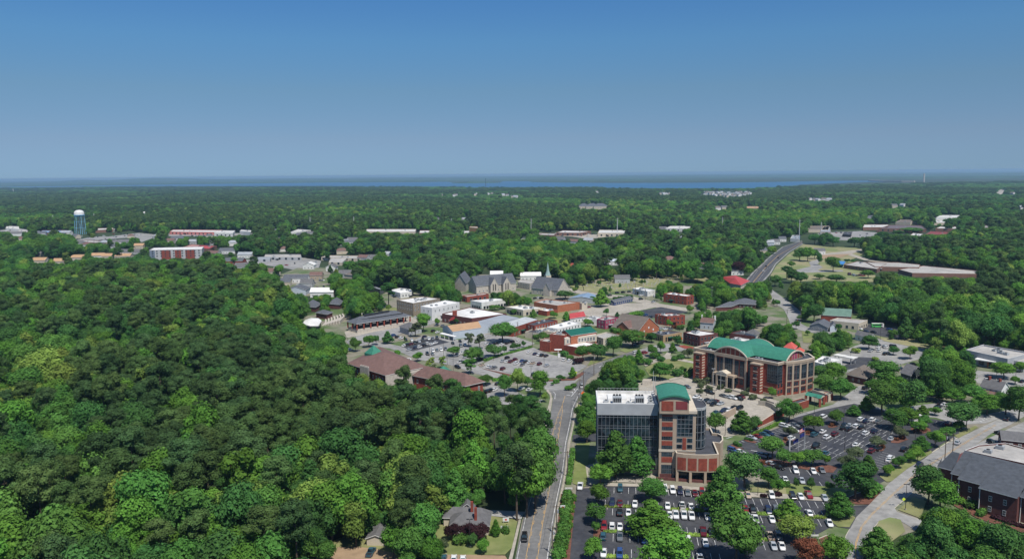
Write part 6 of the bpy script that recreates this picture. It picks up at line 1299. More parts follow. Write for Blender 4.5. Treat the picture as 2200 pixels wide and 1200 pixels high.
row('the middle rows of the grey sloping car park', H4, '950,645,uk 880,692,si 945,698,sw 1005,702,um 1075,672,um 1090,728,uw 1185,690,sb 1192,748,sg 1240,700,sk 1300,715,sw 1352,725,se 1458,740,um 1572,760,si', **Z4)
row('the back edge of the grey sloping car park', H4, '1288,556,sw 1388,580,sn 1450,595,sw 1495,605,uk 1562,610,sk', **Z4)
row('the right end of the grey sloping car park', H4, '1842,675,uw 1928,695,uw 2010,725,sk 1365,905,uk', **Z4)
Z5 = dict(sx=7.317, ox=720, oy=700); H5 = hd((892, 738), (905, 733)); H5b = hd((940, 744), (946, 752))
row('the back row of the large grey car park', H5b, '1115,212,sk 1205,218,sw 1322,238,si 1252,265,uk 1380,222,uk 1470,198,uw 1535,195,sg 1602,185,uk', **Z5)
row('the dark middle row of the large grey car park', H5, '1140,292,uk 1090,302,sw 1192,282,um 1265,262,uk 1325,328,uw 1270,338,un 1402,302,uk 1455,278,uw 1515,283,sw 1577,262,sw 1160,368,si', **Z5)
row('the middle of the large grey car park', H5b, '1450,435,uk 1530,437,sg 1540,388,uw 1602,378,sg 1667,372,uw 1737,362,ug 1850,268,sk 1965,238,sk 1977,308,ug 2040,292,uw', **Z5)
row('the front row of the large grey car park', H5, '1912,455,pw 2010,423,sw 2070,397,uk 2045,483,si 1968,563,pw', **Z5)
row('the grey side street', hd((970, 778), (990, 785)), '1925,643,uk', **Z5)
row('the corner beside the pale grey house', H5, '918,145,ub 978,168,sk 1040,190,uw 1540,72,sk 1610,95,sw 1405,165,sn', **Z5)
row('the yard beside the amphitheatre trees', H5, '225,368,sw 210,360,sk', **Z5)
row('the shady end of the large grey car park', H5, '620,432,uw 680,442,sn 660,472,sk 770,414,uk 862,434,sw 952,412,sk 1032,392,uk 1110,386,sw 840,358,sw 600,314,sw 250,565,pw 310,545,uk 580,662,uk 450,684,sk 512,664,uk', **Z4)
row('the street in front of the brick awning shop', H5, '1610,995,sw 1690,1018,sg 1270,888,sw', sx=7.317, ox=720, oy=560)
row('the lane above the pavilion', H5, '445,832,sw 630,790,sk', sx=7.317, ox=720, oy=560)
row('the forecourt of the white building', H5, '940,560,sk 1040,568,sw 1100,545,uk 1190,555,sk 985,540,si', sx=7.317, ox=720, oy=560, parts=1)
HL = hd((1140, 1100), (1150, 1020)); HR = hd((1880, 1090), (1940, 1035))
row('the long street', HL, '98,1003,uk-', **Z2)
row('the street bend near the park', hd((1290, 790), (1320, 773)), '384,672,sn-', sx=3.667, ox=1200, oy=600)
row('the street behind the orange sign', HL, '1249.5,829,pw')
row('the curving street on the right', HR, '1976,997,un 2057,949.5,si 2163,899,sk 2004,1010,sk-')
row('the forecourt of the dark-roofed brick building', hd((2120, 945), (2145, 955)), '2132,950,uk 2148,930,sk')
row('the sandy yard at the bottom left', hd((700, 1190), (709, 1177)), '704,1184,pk 797,1185,pt')
row('the sandy strip below the cottage', hd((975, 1203), (976, 1190)), '934,1197,sn 953.5,1198,st 975,1199,sw 994.5,1200,sw')
row('the lane right of the courthouse', hd((1850, 835), (1880, 828)), '1860,833,uk 1828,827,sw 2024,866,uk 2030,868,sw 2015,873,sk 1961.5,782,uk 1935,791,sn 2125.5,809,uk 2120,815,sw 2197,818,sk 1962,797,sw')
Z7 = dict(sx=7.317, ox=1680, oy=640); H7 = hd((1885, 742), (1900, 736))
row('the car park behind the white canopy', H7, '1520,738,sn 1515,765,sw 1522,800,sw 1532,825,uw 1610,757,sg 1640,770,uw 1720,742,sk 1765,755,uk 1390,825,si 1620,872,uk 785,855,sk 1660,860,sw', **Z7)
row('the truck yard below the woods', hd((1860, 705), (1900, 712)), '1325,522,sn 1440,532,sk 1690,488,sb 1215,480,uw 1810,560,vk 1985,530,sw', **Z7)
row('the roadside by the graveyard', hd((1310, 630), (1340, 626)), '1310,634,uk 1326,628.5,uk 1339,627.5,uk 1352,626,sk 1377,642,uk 1404,648,si 1377,634,sw 1408,636,uw')
row('the lot behind the orange brick building', hd((1160, 645), (1190, 640)), '1150,640,sk 1157,639,sw 1163,640,uk 1183,650,uk 1192,649,sk 1200,648,uw 1208,647,uk 1224,645,si 1232,645,sk 1226,664,sk 1197,667,uk 1265,659,sr', parts=1)
row('the dark street behind the shops', hd((1380, 678), (1420, 668)), '1388,676,ub 1398,680,sk 1385,682,sn 1420,705,si 1430,706,sw 1441,706,sg', parts=1)
row('the shady kerb in front of the gabled brick church', hd((1365, 738), (1390, 733)), '1366,738,uk 1376,737,uk 1386,733,sk 1362,741,sn 1379,732,uk 1385,757,ur 1366,757,vw')
row('the car park behind the brown roofs', hd((1050, 850), (1070, 842)), '1048,840,uk 1055,838,uk 1062,836,sw 1058,853,sk 1070,823,sk 1120,834,sw 1137,836,sw')
row('the highway', hd((1620, 600), (1665, 560)), '1646,571.5,uk 1640,582,uw 1672,553,sk')
for i, (x0, x1, y0, y1, nn, nm) in enumerate(((232, 335, 502, 510, 18, 'the far lots left of the pink strip'), (385, 500, 500, 508, 26, 'the far lot in front of the pink strip'), (165, 260, 506, 518, 16, 'the far lots under the water tower'), (5, 60, 492, 500, 12, 'the far lot at the left edge'), (1160, 1310, 500, 508, 26, 'the lot of the white-roofed mall'), (1745, 1895, 497, 512, 34, 'the far lots right of the highway top'), (1820, 1860, 584, 592, 12, 'the far school lot'), (520, 690, 556, 575, 18, 'the lot of the long office strip'), (620, 700, 590, 630, 12, 'the lanes left of the town'))):
    for k in range(nn): car(rnd.uniform(x0, x1), rnd.uniform(y0, y1), rnd.choice(['sedan', 'suv', 'sedan', 'van']), rnd.choice(['white', 'white', 'silver', 'black', 'grey', 'red', 'navy', 'white']), rnd.choice([.2, .2 + PI / 2]) + rnd.uniform(-.1, .1), nm, 0)
rows = {}
for e in ALLCARS: rows.setdefault(e[0], []).append(e)
for rn, es in rows.items():
    es.sort(key=lambda e: e[1]); far_ = {}
    for i, (_, x, y, kind, colr, head, parts) in enumerate(es):
        g = G(x, y, .8); lb = f'{colr} {kind.replace("suv", "SUV")}' + (f', {nth(i)} from left in {rn}' if len(es) > 1 else f' on {rn}')
        body, gm, w, L = CARS[kind]; key = (kind, colr)
        if key not in BODY: BODY[key] = body(pm[colr])
        grp = 'vehicles on ' + rn if len(es) > 1 else None
        nm = {'pickup': 'pickup_truck'}.get(kind, kind)
        if parts == 0: nm = 'distant_' + nm
        t = thing(nm, lb, {'suv': 'car', 'sedan': 'car', 'van': 'van', 'pickup': 'pickup truck'}[kind], (g.x, g.y, .2), grp); t.rotation_euler = (0, 0, head)
        inst('body', BODY[key], t); inst('window_glass', gm, t)
        if parts:
            for sx_ in (-1, 1):
                for sy in (-1, 1): inst('wheel', WHEEL, t, (sx_ * L * .6 + .02, sy * (w - .06), .33))
        if parts > 1:
            for sy in (-1, 1): inst('headlight', HEAD, t, (L - .1, sy * .62, .62)); inst('taillight', TAIL, t, (-L + .06, sy * .7, .78))
        c_ = PX((g.x, g.y, 0)); paint(nobase, [(c_[0] - 8, c_[1] - 5), (c_[0] + 8, c_[1] - 5), (c_[0] + 8, c_[1] + 5), (c_[0] - 8, c_[1] + 5)], 1)
        if parts: paint(bldmask, [(c_[0] - 5, c_[1] - 5), (c_[0] + 5, c_[1] - 5), (c_[0] + 5, c_[1] + 3), (c_[0] - 5, c_[1] + 3)], 1)
# ================================================================== graveyard stones
gsm = [];
for k, (w, h, d) in enumerate(((.8, .9, .3), (1.1, 1.3, .35), (.6, 1.9, .6), (1.6, 1.0, .4))):
    mb = MB(); n = 6; prof = [(-w / 2, 0), (w / 2, 0)] + [(w / 2 * math.cos(PI * i / n), h * .72 + h * .28 * math.sin(PI * i / n)) for i in range(n + 1)]
    mb.face([(x, -d / 2, z) for x, z in prof], conc if k % 2 else groof); mb.face([(x, d / 2, z) for x, z in prof[::-1]], white)
    for i in range(len(prof)): j = (i + 1) % len(prof); mb.face([(prof[i][0], -d / 2, prof[i][1]), (prof[i][0], d / 2, prof[i][1]), (prof[j][0], d / 2, prof[j][1]), (prof[j][0], -d / 2, prof[j][1])], white)
    gsm.append(mb.mesh('gravestone'))
GY = [(1235, 611), (1330, 594), (1425, 584), (1520, 598), (1450, 601), (1405, 617), (1355, 621), (1295, 628)]; tmp = bytearray(MW * MH); paint(tmp, GY, 1); k = 0
while k < 210:
    x, y = rnd.uniform(1225, 1522), rnd.uniform(584, 628)
    if at(tmp, x, y) != 1: continue
    g = G(x, y); o = bpy.data.objects.new('gravestone', gsm[rnd.randrange(4)]); col.objects.link(o); o.location = g; o.rotation_euler = (0, 0, .15 + rnd.uniform(-.1, .1)); o.scale = (1.15, 1.1, 1.05); k += 1
    tag(o, 'small pale gravestone on the old graveyard lawn', 'gravestone', 'gravestones of the old graveyard')
# ================================================================== trees
def crown_geo(kind, seed):
    R = random.Random(seed); lobes = []; size = .46
    if kind == 'broad':
        Hh, nq = 14.0, 6200
        for _ in range(24):
            a_, z = R.uniform(0, 2 * PI), R.uniform(-.75, 1); r = 3.5 * math.sqrt(max(.05, 1 - z * z * .9)) * R.uniform(.55, 1.08)
            lobes.append((r * math.cos(a_), r * math.sin(a_), 8.7 + 3.7 * z, R.choice([R.uniform(.9, 1.5), R.uniform(1.5, 2.6)])))
        size = .36
    elif kind == 'round':
        Hh, nq = 7.0, 3200
        for _ in range(12):
            a_, z = R.uniform(0, 2 * PI), R.uniform(-.6, 1); r = 2.2 * math.sqrt(max(.05, 1 - z * z * .9)) * R.uniform(.5, 1.05)
            lobes.append((r * math.cos(a_), r * math.sin(a_), 4.4 + 1.7 * z, R.uniform(.9, 1.45)))
        size = .26
    elif kind == 'cone':
        Hh, nq = 14.0, 5600
        for k in range(20):
            s = (k + .5) / 20; a_ = k * 2.4 + R.uniform(-.3, .3); r = 3.4 * (1 - s) ** .75 * min(1, .55 + s * 3) * R.uniform(.7, 1.05); lobes.append((r * math.cos(a_), r * math.sin(a_), 2.4 + 10.4 * s, 1.9 * (1 - s * .62)))
        size = .33
    elif kind == 'pine':
        Hh, nq = 21.0, 5600
        for _ in range(22):
            a_, z = R.uniform(0, 2 * PI), R.uniform(-.9, 1); r = 3.5 * math.sqrt(max(.05, 1 - z * z * .85)) * R.uniform(.5, 1.1)
            lobes.append((r * math.cos(a_), r * math.sin(a_), 15.6 + 4.3 * z, R.uniform(1.15, 1.85)))
        size = .29
    elif kind == 'cypress':
        Hh, nq = 11.0, 1300
        for k in range(12): s = k / 11; lobes.append((R.uniform(-.3, .3), R.uniform(-.3, .3), 1 + 9.2 * s, 1.9 * (1 - s * .8)))
        size = .4
    elif kind == 'sparse':
        Hh, nq = 12.0, 1100
        for _ in range(15):
            a_, z = R.uniform(0, 2 * PI), R.uniform(-.8, 1); r = 2.3 * R.uniform(.3, 1); lobes.append((r * math.cos(a_), r * math.sin(a_), 7.2 + 4 * z, R.uniform(.8, 1.3)))
        size = .4
    else:                       # shrub
        Hh, nq = 2.0, 520
        for _ in range(6): a_ = R.uniform(0, 2 * PI); lobes.append((.7 * math.cos(a_), .7 * math.sin(a_), R.uniform(.6, 1.2), R.uniform(.6, .85)))
        size = .26
    flatz = .7 if kind == 'pine' else .9
    tot = sum(l[3] ** 2 for l in lobes); v, f = [], []
    for l in lobes:
        for _ in range(int(nq * l[3] ** 2 / tot)):
            z = R.uniform(-.55, 1); a_ = R.uniform(0, 2 * PI); q = math.sqrt(1 - z * z); d = Vector((q * math.cos(a_), q * math.sin(a_), z)); rr = l[3] * (R.uniform(.7, 1.06) if R.random() < .8 else R.uniform(1.06, 1.42))
            p = Vector((l[0] + d.x * rr, l[1] + d.y * rr, l[2] + d.z * rr * flatz))
            if any(o is not l and (p.x - o[0]) ** 2 + (p.y - o[1]) ** 2 + ((p.z - o[2]) / flatz) ** 2 < (o[3] * .68) ** 2 for o in lobes): continue
            n = (d + Vector((R.uniform(-1, 1), R.uniform(-1, 1), R.uniform(-.5, 1))) * .5).normalized(); t = n.orthogonal().normalized(); b = n.cross(t); an = R.uniform(0, PI); t, b = t * math.cos(an) + b * math.sin(an), b * math.cos(an) - t * math.sin(an)
            s = size * R.uniform(.6, 1.3); w = s * R.uniform(.5, .9); k = len(v)
            v += [tuple(p - t * s), tuple(p - b * w + n * .08), tuple(p + t * s), tuple(p + b * w + n * .08)]; f.append((k, k + 1, k + 2, k + 3))
    mb = MB(); top = {'broad': 8.5, 'round': 3.6, 'cone': 11, 'pine': 19.5, 'cypress': 3, 'sparse': 9, 'shrub': .6}[kind]; r0 = {'pine': .3, 'broad': .32, 'cone': .24, 'sparse': .22}.get(kind, .14)
    fork = top if kind in ('pine', 'cone', 'cypress') else top * .5
    bx, by = R.uniform(-.3, .3), R.uniform(-.3, .3); mb.tube((0, 0, -.2), (bx, by, fork), r0, r0 * (.35 if fork == top else .7), bark, 7)
    if kind != 'shrub':
        for l in R.sample(lobes, min(8, len(lobes))):
            z0 = fork if fork < top else max(fork * .3, l[2] - 1.2); z0 = min(z0, fork); mb.tube((bx * z0 / fork, by * z0 / fork, z0), (l[0] * .85, l[1] * .85, l[2]), r0 * .4, r0 * .12, bark, 5)
    return v, f, mb.mesh('trunk'), Hh
VAR = {}; NV = dict(broad=5, round=3, cone=3, pine=4, cypress=2, sparse=2, shrub=2)
for kd, n_ in NV.items(): VAR[kd] = [crown_geo(kd, 100 * len(VAR) + i) for i in range(n_)]
CM = {}
def crown_mesh(kd, i, colr):
    key = (kd, i, colr)
    if key not in CM:
        v, f, _, _ = VAR[kd][i]; me = bpy.data.meshes.new('crown'); me.from_pydata(v, [], f); me.materials.append(LEAF[colr]); me.update(); CM[key] = me
    return CM[key]
PROTO = {}
def make_tree(name, kd, i, colr, p, sc_, rz, label, cat, group):
    t = thing(name, label, cat, p, group); t.rotation_euler = (0, 0, rz); s = sc_ if isinstance(sc_, tuple) else (sc_, sc_, sc_)
    c_ = inst('foliage' if kd == 'shrub' else 'crown', crown_mesh(kd, i, colr), t, scale=s); inst('stem' if kd == 'shrub' else 'trunk', VAR[kd][i][2], t, scale=s); PROTO.setdefault((kd, i, colr), c_)
    return t
RAD = dict(broad=5.6, round=3.3, cone=4.2, pine=4.4, cypress=1.9, sparse=3.4, shrub=1.4)
RADH = dict(RAD, broad=4.7, round=2.75, cone=3.35, sparse=2.7, pine=4.0)
# ---- single trees set by the photograph: x, base y, crown width (px), top y, kind, colour
HAND = '''1285 1087 43 1041 r b;1281 1127 46 1084 r m;1280 1147 18 1120 r m;1276 1207 38 1155 r b;1400 1078 58 1031 b m;1398 1152 84 1068 c b;1432 1238 108 1139 b b;1550 1112 72 993 c m;1580 1217 98 1098 b m;1323 1028 66 918 c m;1368 1022 58 932 c m;1290 1040 50 997 b b
1600 1048 78 968 b d;1651 1047 44 1003 b m;1671 1063 26 1030 r b;1693 1117 48 1068 c b;1709 1162 72 1106 b y;1738 1216 58 1153 b u;1793 1216 62 1150 b b;1803 1111 50 1052 c m;1838 1072 82 992 b d;1864 1019 32 974 c m;1836 991 36 960 r g;1819 1006 34 978 r g;1659 985 50 938 b m;1684 1001 36 966 r m;1712 1003 30 970 r b;1745 1001 44 966 r m;1774 1000 18 976 r b;1747 929 40 893 r b;1796 913 32 881 r m;1834 893 26 868 c m;1696 940 28 916 r g;1886 963 30 938 r g;1934 942 28 916 r g
1922 923 52 878 b m;1950 911 42 876 b b;1973 931 32 904 r b;1988 916 28 893 r m;1979 966 30 933 c m;2009 961 34 925 r b;2034 946 32 915 r m;1971 991 32 960 r b;1955 994 22 970 r b;1931 1008 28 980 r m;1908 1023 24 998 r b;2064 921 68 865 b d;2061 926 24 904 r b;1710 1051 13 1026 r d;1743 1053 18 1027 r d;1781 1054 18 1033 r d;1993 1082 64 1002 b d;2020 1097 66 1033 b b;1884 1202 62 1127 c m
1418 817 42 778 b m;1467 804 15 787 r m;1372 783 18 748 c b;1402 766 22 740 r b;1419 759 18 733 r b;1445 758 14 734 c b;1478 771 24 748 r g;1317 765 34 722 b m;1283 773 42 737 b d;1252 776 28 742 b m;1358 746 58 710 b m;1399 736 24 715 b d;1322 723 24 703 r m;1658 856 18 832 r b;1537 931 38 885 b m;1593 928 44 878 c m;1695 906 44 855 b m;1503 851 16 834 r g;1672 900 16 880 r m;1640 843 8 832 r g;1608 842 10 832 r g
1791 823 48 780 b b;1770 850 44 806 b m;1806 858 46 812 b m;1762 822 34 785 b d;1898 829 68 777 b m;1882 847 42 812 b m;1922 851 48 807 b b;1954 881 58 815 b d;1894 891 66 825 b m;1987 863 36 828 b b;1861 883 26 848 c b;1945 881 38 850 r b;2045 869 46 835 b b;2092 869 44 828 b m;2120 891 56 846 b b;2160 891 50 845 b m;2147 881 26 843 b d;2188 903 52 830 b m;2157 813 46 777 b b;1982 892 22 868 c b;2008 893 24 874 r m;2180 826 20 808 r b;2192 800 22 778 b b
1867 751 36 720 b d;1919 763 21 744 b d;1955 772 30 744 r b;1748 693 36 654 b d;1722 688 20 676 b m;1800 712 14 695 r d;833 738 20 709 c d;764 755 22 726 r m;793 746 24 720 r m;808 741 16 720 r d;898 777 22 757 r b;924 791 17 766 p y;951 791 15 764 p y;929 803 14 781 p g;974 766 30 743 r m;1014 781 32 745 b m;1080 736 54 691 b m;1008 746 20 714 p g;1031 749 22 714 p g;1024 776 32 745 b d;1062 766 36 741 r d;1084 761 10 742 r d;1103 754 14 737 r d;1110 752 9 738 r d;1116 749 7 738 r d;1125 746 9 732 r d;1011 803 28 769 p m;1230 813 15 786 c b;1201 818 15 804 r d;1160 852 40 797 b b;1112 842 30 788 b y;1084 852 30 806 b m;1043 827 32 806 r m;1187 828 8 821 r m
835 661 34 606 n d;910 713 32 674 b b;893 723 26 690 p g;870 735 5 722 r d;1215 643 36 624 b d;1291 659 28 619 c b;1296 650 22 617 b d;1303 679 11 662 r d;1326 681 9 669 c d;1365 689 36 667 r b;1262 701 22 685 r b;1217 691 15 667 c b;1438 704 13 686 r b;1272 650 18 636 b d;1146 685 14 662 c m;1190 684 18 668 r b;1232 690 14 674 c m;1063 666 22 655 r m;1078 664 12 657 r d;1105 676 14 664 r m;1130 677 12 670 r g;985 696 18 683 r d;940 700 12 683 r b;1455 742 22 722 b d;1170 733 26 714 r m
765 1176 62 1078 b y;845 1200 50 1130 b b;915 1196 70 1085 b m;870 1150 70 1030 b y;971 1162 34 1126 r z;1005 1160 36 1124 r z;1032 1163 40 1127 r z;1065 1152 18 1112 c b;1038 1191 27 1158 r b;1015 1176 22 1146 r d;945 1190 34 1158 r g;1600 1196 44 1150 b m;905 1160 60 1075 b b;1475 1206 30 1160 r b
1760 570 12 545 b d;1790 584 30 552 b m;1735 562 26 530 b b;1718 560 28 533 b d;1700 575 14 560 b m;1665 615 24 590 b d;1700 608 26 578 b d;1690 600 20 570 n d;1820 565 12 556 r d;1834 566 12 557 r d;1750 556 20 535 b d;1865 598 26 580 b m;1720 612 26 583 b d;1797 608 36 590 b d;1760 600 20 588 b m;1585 590 32 563 b z;1835 530 30 510 b d;1790 530 28 508 b d;1750 525 26 503 b d;1895 516 34 498 b d;2008 494 10 484 n d;1960 500 40 488 b m;1930 505 24 495 b m
1098 985 34 862 n d;1062 965 36 850 n o;1120 960 32 846 n d;1075 1015 38 885 n o;1030 950 36 838 n d;1150 1010 36 884 n o;1010 1000 38 872 n d;1085 1050 36 930 n d;1150 1092 84 962 b m;1132 1112 78 985 b b;1158 1045 76 925 b m;1120 1060 60 950 n o;1140 1000 50 900 n o;1165 965 50 880 b d;880 1222 60 1128 b m;930 1226 46 1150 b b;700 1215 40 1165 b m;640 1230 70 1120 b m;905 1090 60 1005 b m;855 1100 56 1010 b d;1120 1075 70 960 b b;1085 1080 60 985 b m;868 880 34 785 n o;935 905 40 805 n o;975 900 36 812 n d;780 872 36 805 b y;815 880 36 815 b y;845 890 34 826 b m;1000 890 40 830 b b;905 915 36 840 b m;1105 905 34 846 n o;1140 925 44 850 n d'''
KN = dict(r='round', b='broad', c='cone', p='sparse', n='pine'); CN = dict(o='olive', m='mid', b='bright', d='dark', y='yellow', g='grey', u='rust', z='purple', w='white')
HT = []
for ln in HAND.split('\n'):
    for e in ln.split(';'):
        x, yb, w, yt, k, cc_ = e.split(); HT.append((float(x), float(yb), float(w), float(yt), KN[k], CN[cc_]))
LM = [('the front car park', 1400, 1120), ('the brick tower', 1470, 990), ('the glass building', 1300, 960), ('the right car park', 1780, 950), ('the curving street', 1960, 1020), ('the courthouse', 1620, 800), ('the brick hall', 1240, 745), ('the round park lawn', 1430, 790),
      ('the gabled brick church', 1370, 705), ('the white canopy', 1815, 770), ('the modern building', 2130, 770), ('the white house', 2125, 835), ('the brown roofs', 880, 790), ('the large grey car park', 1000, 745), ('the grey sloping car park', 1130, 780), ('the open pavilion', 815, 690), ('the graveyard', 1360, 605), ('the slate-roofed church', 1170, 615),
      ('the cottage', 1005, 1110), ('the pickup yard', 750, 1175), ('the far school', 1850, 570), ('the highway', 1660, 560), ('the stepped-roof building', 2120, 1060), ('the dark-roofed cabin', 1760, 697), ('the street bend', 1240, 840), ('the awning shop', 1010, 680), ('the square brick block', 1440, 690), ('the far right stores', 1850, 500)]
def landmark(x, y):
    n, a_, b_ = min(LM, key=lambda l: (l[1] - x) ** 2 + ((l[2] - y) * 1.6) ** 2); dx, dy = x - a_, y - b_
    if abs(dx) > 1.2 * abs(dy): return ('right of ' if dx > 0 else 'left of ') + n
    return ('in front of ' if dy > 0 else 'behind ') + n
SHAPE = dict(round='rounded', broad='spreading', cone='conical', sparse='thin airy', pine='tall pine-like', cypress='narrow', shrub='low')
def label_all(items, mk):
    """items: list of (phrase, x, payload) -> payload labelled with its place in the row of its like"""
    by = {}
    for ph, x, pl in items: by.setdefault(ph, []).append((x, pl))
    for ph, es in by.items():
        es.sort(key=lambda e: e[0])
        for i, (x, pl) in enumerate(es): mk(pl, ph if len(es) == 1 else f'{ph}, {nth(i)} from the left', len(es) > 1)
items = []
for e in HT:
    x, yb, w, yt, kd, cl_ = e; g = G(x, yb); h = hgt(x, yb, yt); mpp = (g - Vector((0, 0, H))).dot(fwd) / F; ww = w * mpp / 2
    Hh = VAR[kd][0][3]; i = rnd.randrange(NV[kd]); s = (ww / RADH[kd], ww / RADH[kd], h / Hh)
    items.append((f'{SHADE[cl_]} {SHAPE[kd]} tree {landmark(x, yb)}', x, (kd, i, cl_, g, s)))
def mk_hand(pl, lb, many): kd, i, cl_, g, s = pl; make_tree('street_tree', kd, i, cl_, g, s, rnd.uniform(0, 6.28), lb, 'tree', 'planted trees ' + lb.split(' tree ')[1].split(',')[0])
label_all(items, mk_hand)
for k in range(26):
    s_ = k / 25; x, y = 1229 + s_ * 102, 608 - s_ * 17.5 + rnd.uniform(-.8, .8); g = G(x, y); h = rnd.uniform(9, 13)
    make_tree('cypress_tree', 'cypress', k % 2, 'deep', g, (1.5, 1.5, h / 11), rnd.uniform(0, 6), f'dark narrow cypress behind the graveyard, {nth(k)} of the row from the left', 'cypress', 'row of dark cypresses behind the graveyard')
# ---- hedges and shrubs
def hedge(lb, px, w, h, colr, dens=16, nm='hedge'):
    pts = [G(x, y) for x, y in px]; mb = MB(); m = LEAF[colr]
    for a_, b_ in zip(pts, pts[1:]):
        L = (b_ - a_).length; d = (b_ - a_) / L; o = Vector((-d.y, d.x, 0))
        for _ in range(int(L * dens)):
            q = a_ + d * rnd.uniform(0, L) + o * rnd.uniform(-w / 2, w / 2); q.z = h * (1 - abs(rnd.gauss(0, .25))); s = rnd.uniform(.16, .4)
            n = Vector((rnd.uniform(-1, 1), rnd.uniform(-1, 1), rnd.uniform(.2, 1))).normalized(); t = n.orthogonal().normalized() * s; b = n.cross(t); mb.face([q - t, q - b * .8, q + t, q + b * .8], m)
        c_ = (a_ + b_) / 2; mb.box((c_.x, c_.y, 0), (L, w * .8, h * .8), m, math.atan2(d.y, d.x))
    t = thing(nm, lb, 'hedge', pts[0]); mb.build('foliage', t)
for lb, px in (('low yellow-green hedge strip between the second and third rows, left part', [(1298, 1088.7), (1356, 1089.2)]), ('low yellow-green hedge strip between the second and third rows, middle part', [(1432, 1093.5), (1515, 1098.3)]), ('low yellow-green hedge strip between the second and third rows, right of the dark tree', [(1626, 1104.5), (1660, 1106)]), ('low yellow-green hedge strip near the right end of the second row', [(1730, 1111), (1775, 1113)]),
               ('low yellow-green hedge strip below the fourth row, left part', [(1296, 1142), (1354, 1143)]), ('low yellow-green hedge strip below the fourth row, middle part', [(1463, 1149), (1540, 1153)]), ('low yellow-green hedge strip below the fourth row, right part', [(1612, 1158), (1655, 1161)]), ('low green hedge strip along the bottom edge of the front car park', [(1290, 1196), (1350, 1198)])):
    hedge(lb, px, 1.9, .7, 'yellow', 26)
hedge('long neat dark hedge beside the trim lawn', [(1222, 1041), (1231, 968)], 2.2, 1.6, 'mid', 30); hedge('bright hedge at the foot of the brick ramp wall', [(1616, 936), (1640, 926), (1665, 915), (1684, 906)], 1.6, 1.2, 'bright', 30)
hedge('dark maroon hedge below the stepped-roof brick building', [(2130, 1112), (2165, 1125), (2203, 1135)], 2.2, 1.3, 'purple', 24); hedge('green hedge along the upper edge of the grey sloping car park', [(1040, 776), (1070, 766), (1110, 755), (1142, 746)], 1.8, 1.2, 'mid', 24)
hedge('clipped hedge below the side street corner', [(1058, 818), (1090, 816), (1100, 822)], 3, 1.4, 'bright', 24)
SH = [(x + rnd.uniform(-4, 4), y, cl_, s) for x, y, cl_, s in [(1221 - (y - 1060) * .16, y, 'mid', 1.5) for y in range(1066, 1200, 7)] + [(1232 - (y - 1060) * .13, y, 'bright', .8) for y in range(1068, 1200, 8)]]
SH += [(x, y, 'grey', 1.5) for x, y in ((1497, 822), (1505, 832), (1523, 838), (1565, 843), (1600, 850), (1618, 858), (1640, 864), (1512, 826))] + [(1257, 923, 'rust', 2), (1275, 925, 'mid', 2), (1685, 1045, 'dark', 1.6), (1640, 996, 'rust', .9), (1655, 999, 'rust', .9), (1669, 1003, 'rust', .9), (1737, 931, 'rust', 1.0), (1788, 915, 'rust', 1.0), (1884, 966, 'rust', 1.0), (1897, 962, 'rust', 1.0), (1925, 946, 'rust', 1.0), (1938, 943, 'rust', 1.0), (1689, 946, 'rust', 1.0), (1640, 1068, 'purple', 1.0), (1672, 1066, 'purple', 1.1), (1876, 1058, 'mid', 2.4), (1862, 1066, 'mid', 2.2), (1970, 925, 'rust', 1.0), (1985, 926, 'rust', 1.0), (1581, 956, 'dark', 1), (1588, 959, 'dark', 1), (1604, 945, 'dark', .9), (1613, 947, 'dark', .9), (1210, 814, 'mid', 1.2), (1222, 838, 'mid', 1.6), (1232, 832, 'mid', 1.4), (1195, 823, 'mid', 1.5), (1420, 776, 'dark', 2), (1408, 770, 'mid', 2.2), (1450, 775, 'mid', 2), (1462, 772, 'dark', 2.2), (1390, 783, 'mid', 2), (1455, 808, 'dark', 2.4), (1478, 810, 'mid', 2.2), (1489, 805, 'dark', 2.6), (1520, 822, 'grey', 2), (1548, 836, 'grey', 1.8), (2067, 1082, 'bright', 1.8), (2090, 1093, 'mid', 1.6), (2108, 1108, 'mid', 1.6), (2075, 1072, 'mid', 2), (1243, 781, 'purple', 2.2), (1225, 772, 'mid', 1.8), (992, 1168, 'mid', 2), (1087, 1145, 'mid', 1.2), (1735, 765, 'mid', 2), (1940, 716, 'mid', 3), (1985, 735, 'mid', 3.4), (2003, 740, 'dark', 3.2), (1960, 728, 'mid', 2.6), (2010, 722, 'mid', 4), (2040, 712, 'dark', 4), (1975, 722, 'bright', 3), (1918, 722, 'mid', 2.4), (1880, 775, 'yellow', 1.6), (1838, 758, 'yellow', 1.8), (1512, 648, 'white', 3.4), (1545, 648, 'white', 4), (1325, 648, 'dark', 2.6), (1334, 647, 'dark', 2.6), (1345, 645, 'dark', 2.6), (1352, 643, 'dark', 2.4), (1449, 706, 'rust', 2), (1462, 708, 'mid', 2), (1152, 728, 'mid', 2.4), (1185, 722, 'mid', 2), (920, 800, 'rust', 1.4), (935, 804, 'rust', 1.4), (948, 806, 'rust', 1.4), (962, 806, 'bright', 2), (1212, 765, 'dark', 2.2)]
items = []
for x, y, cl_, s in SH: items.append((f'{SHADE[cl_]} shrub {landmark(x, y)}', x, (x, y, cl_, s)))
def mk_shrub(pl, lb, many): x, y, cl_, s = pl; make_tree('shrub', 'shrub', rnd.randrange(2), cl_, G(x, y), s * rnd.uniform(.75, 1.0), rnd.uniform(0, 6), lb, 'shrub', 'shrubs ' + lb.split(' shrub ')[1].split(',')[0])
label_all(items, mk_shrub)
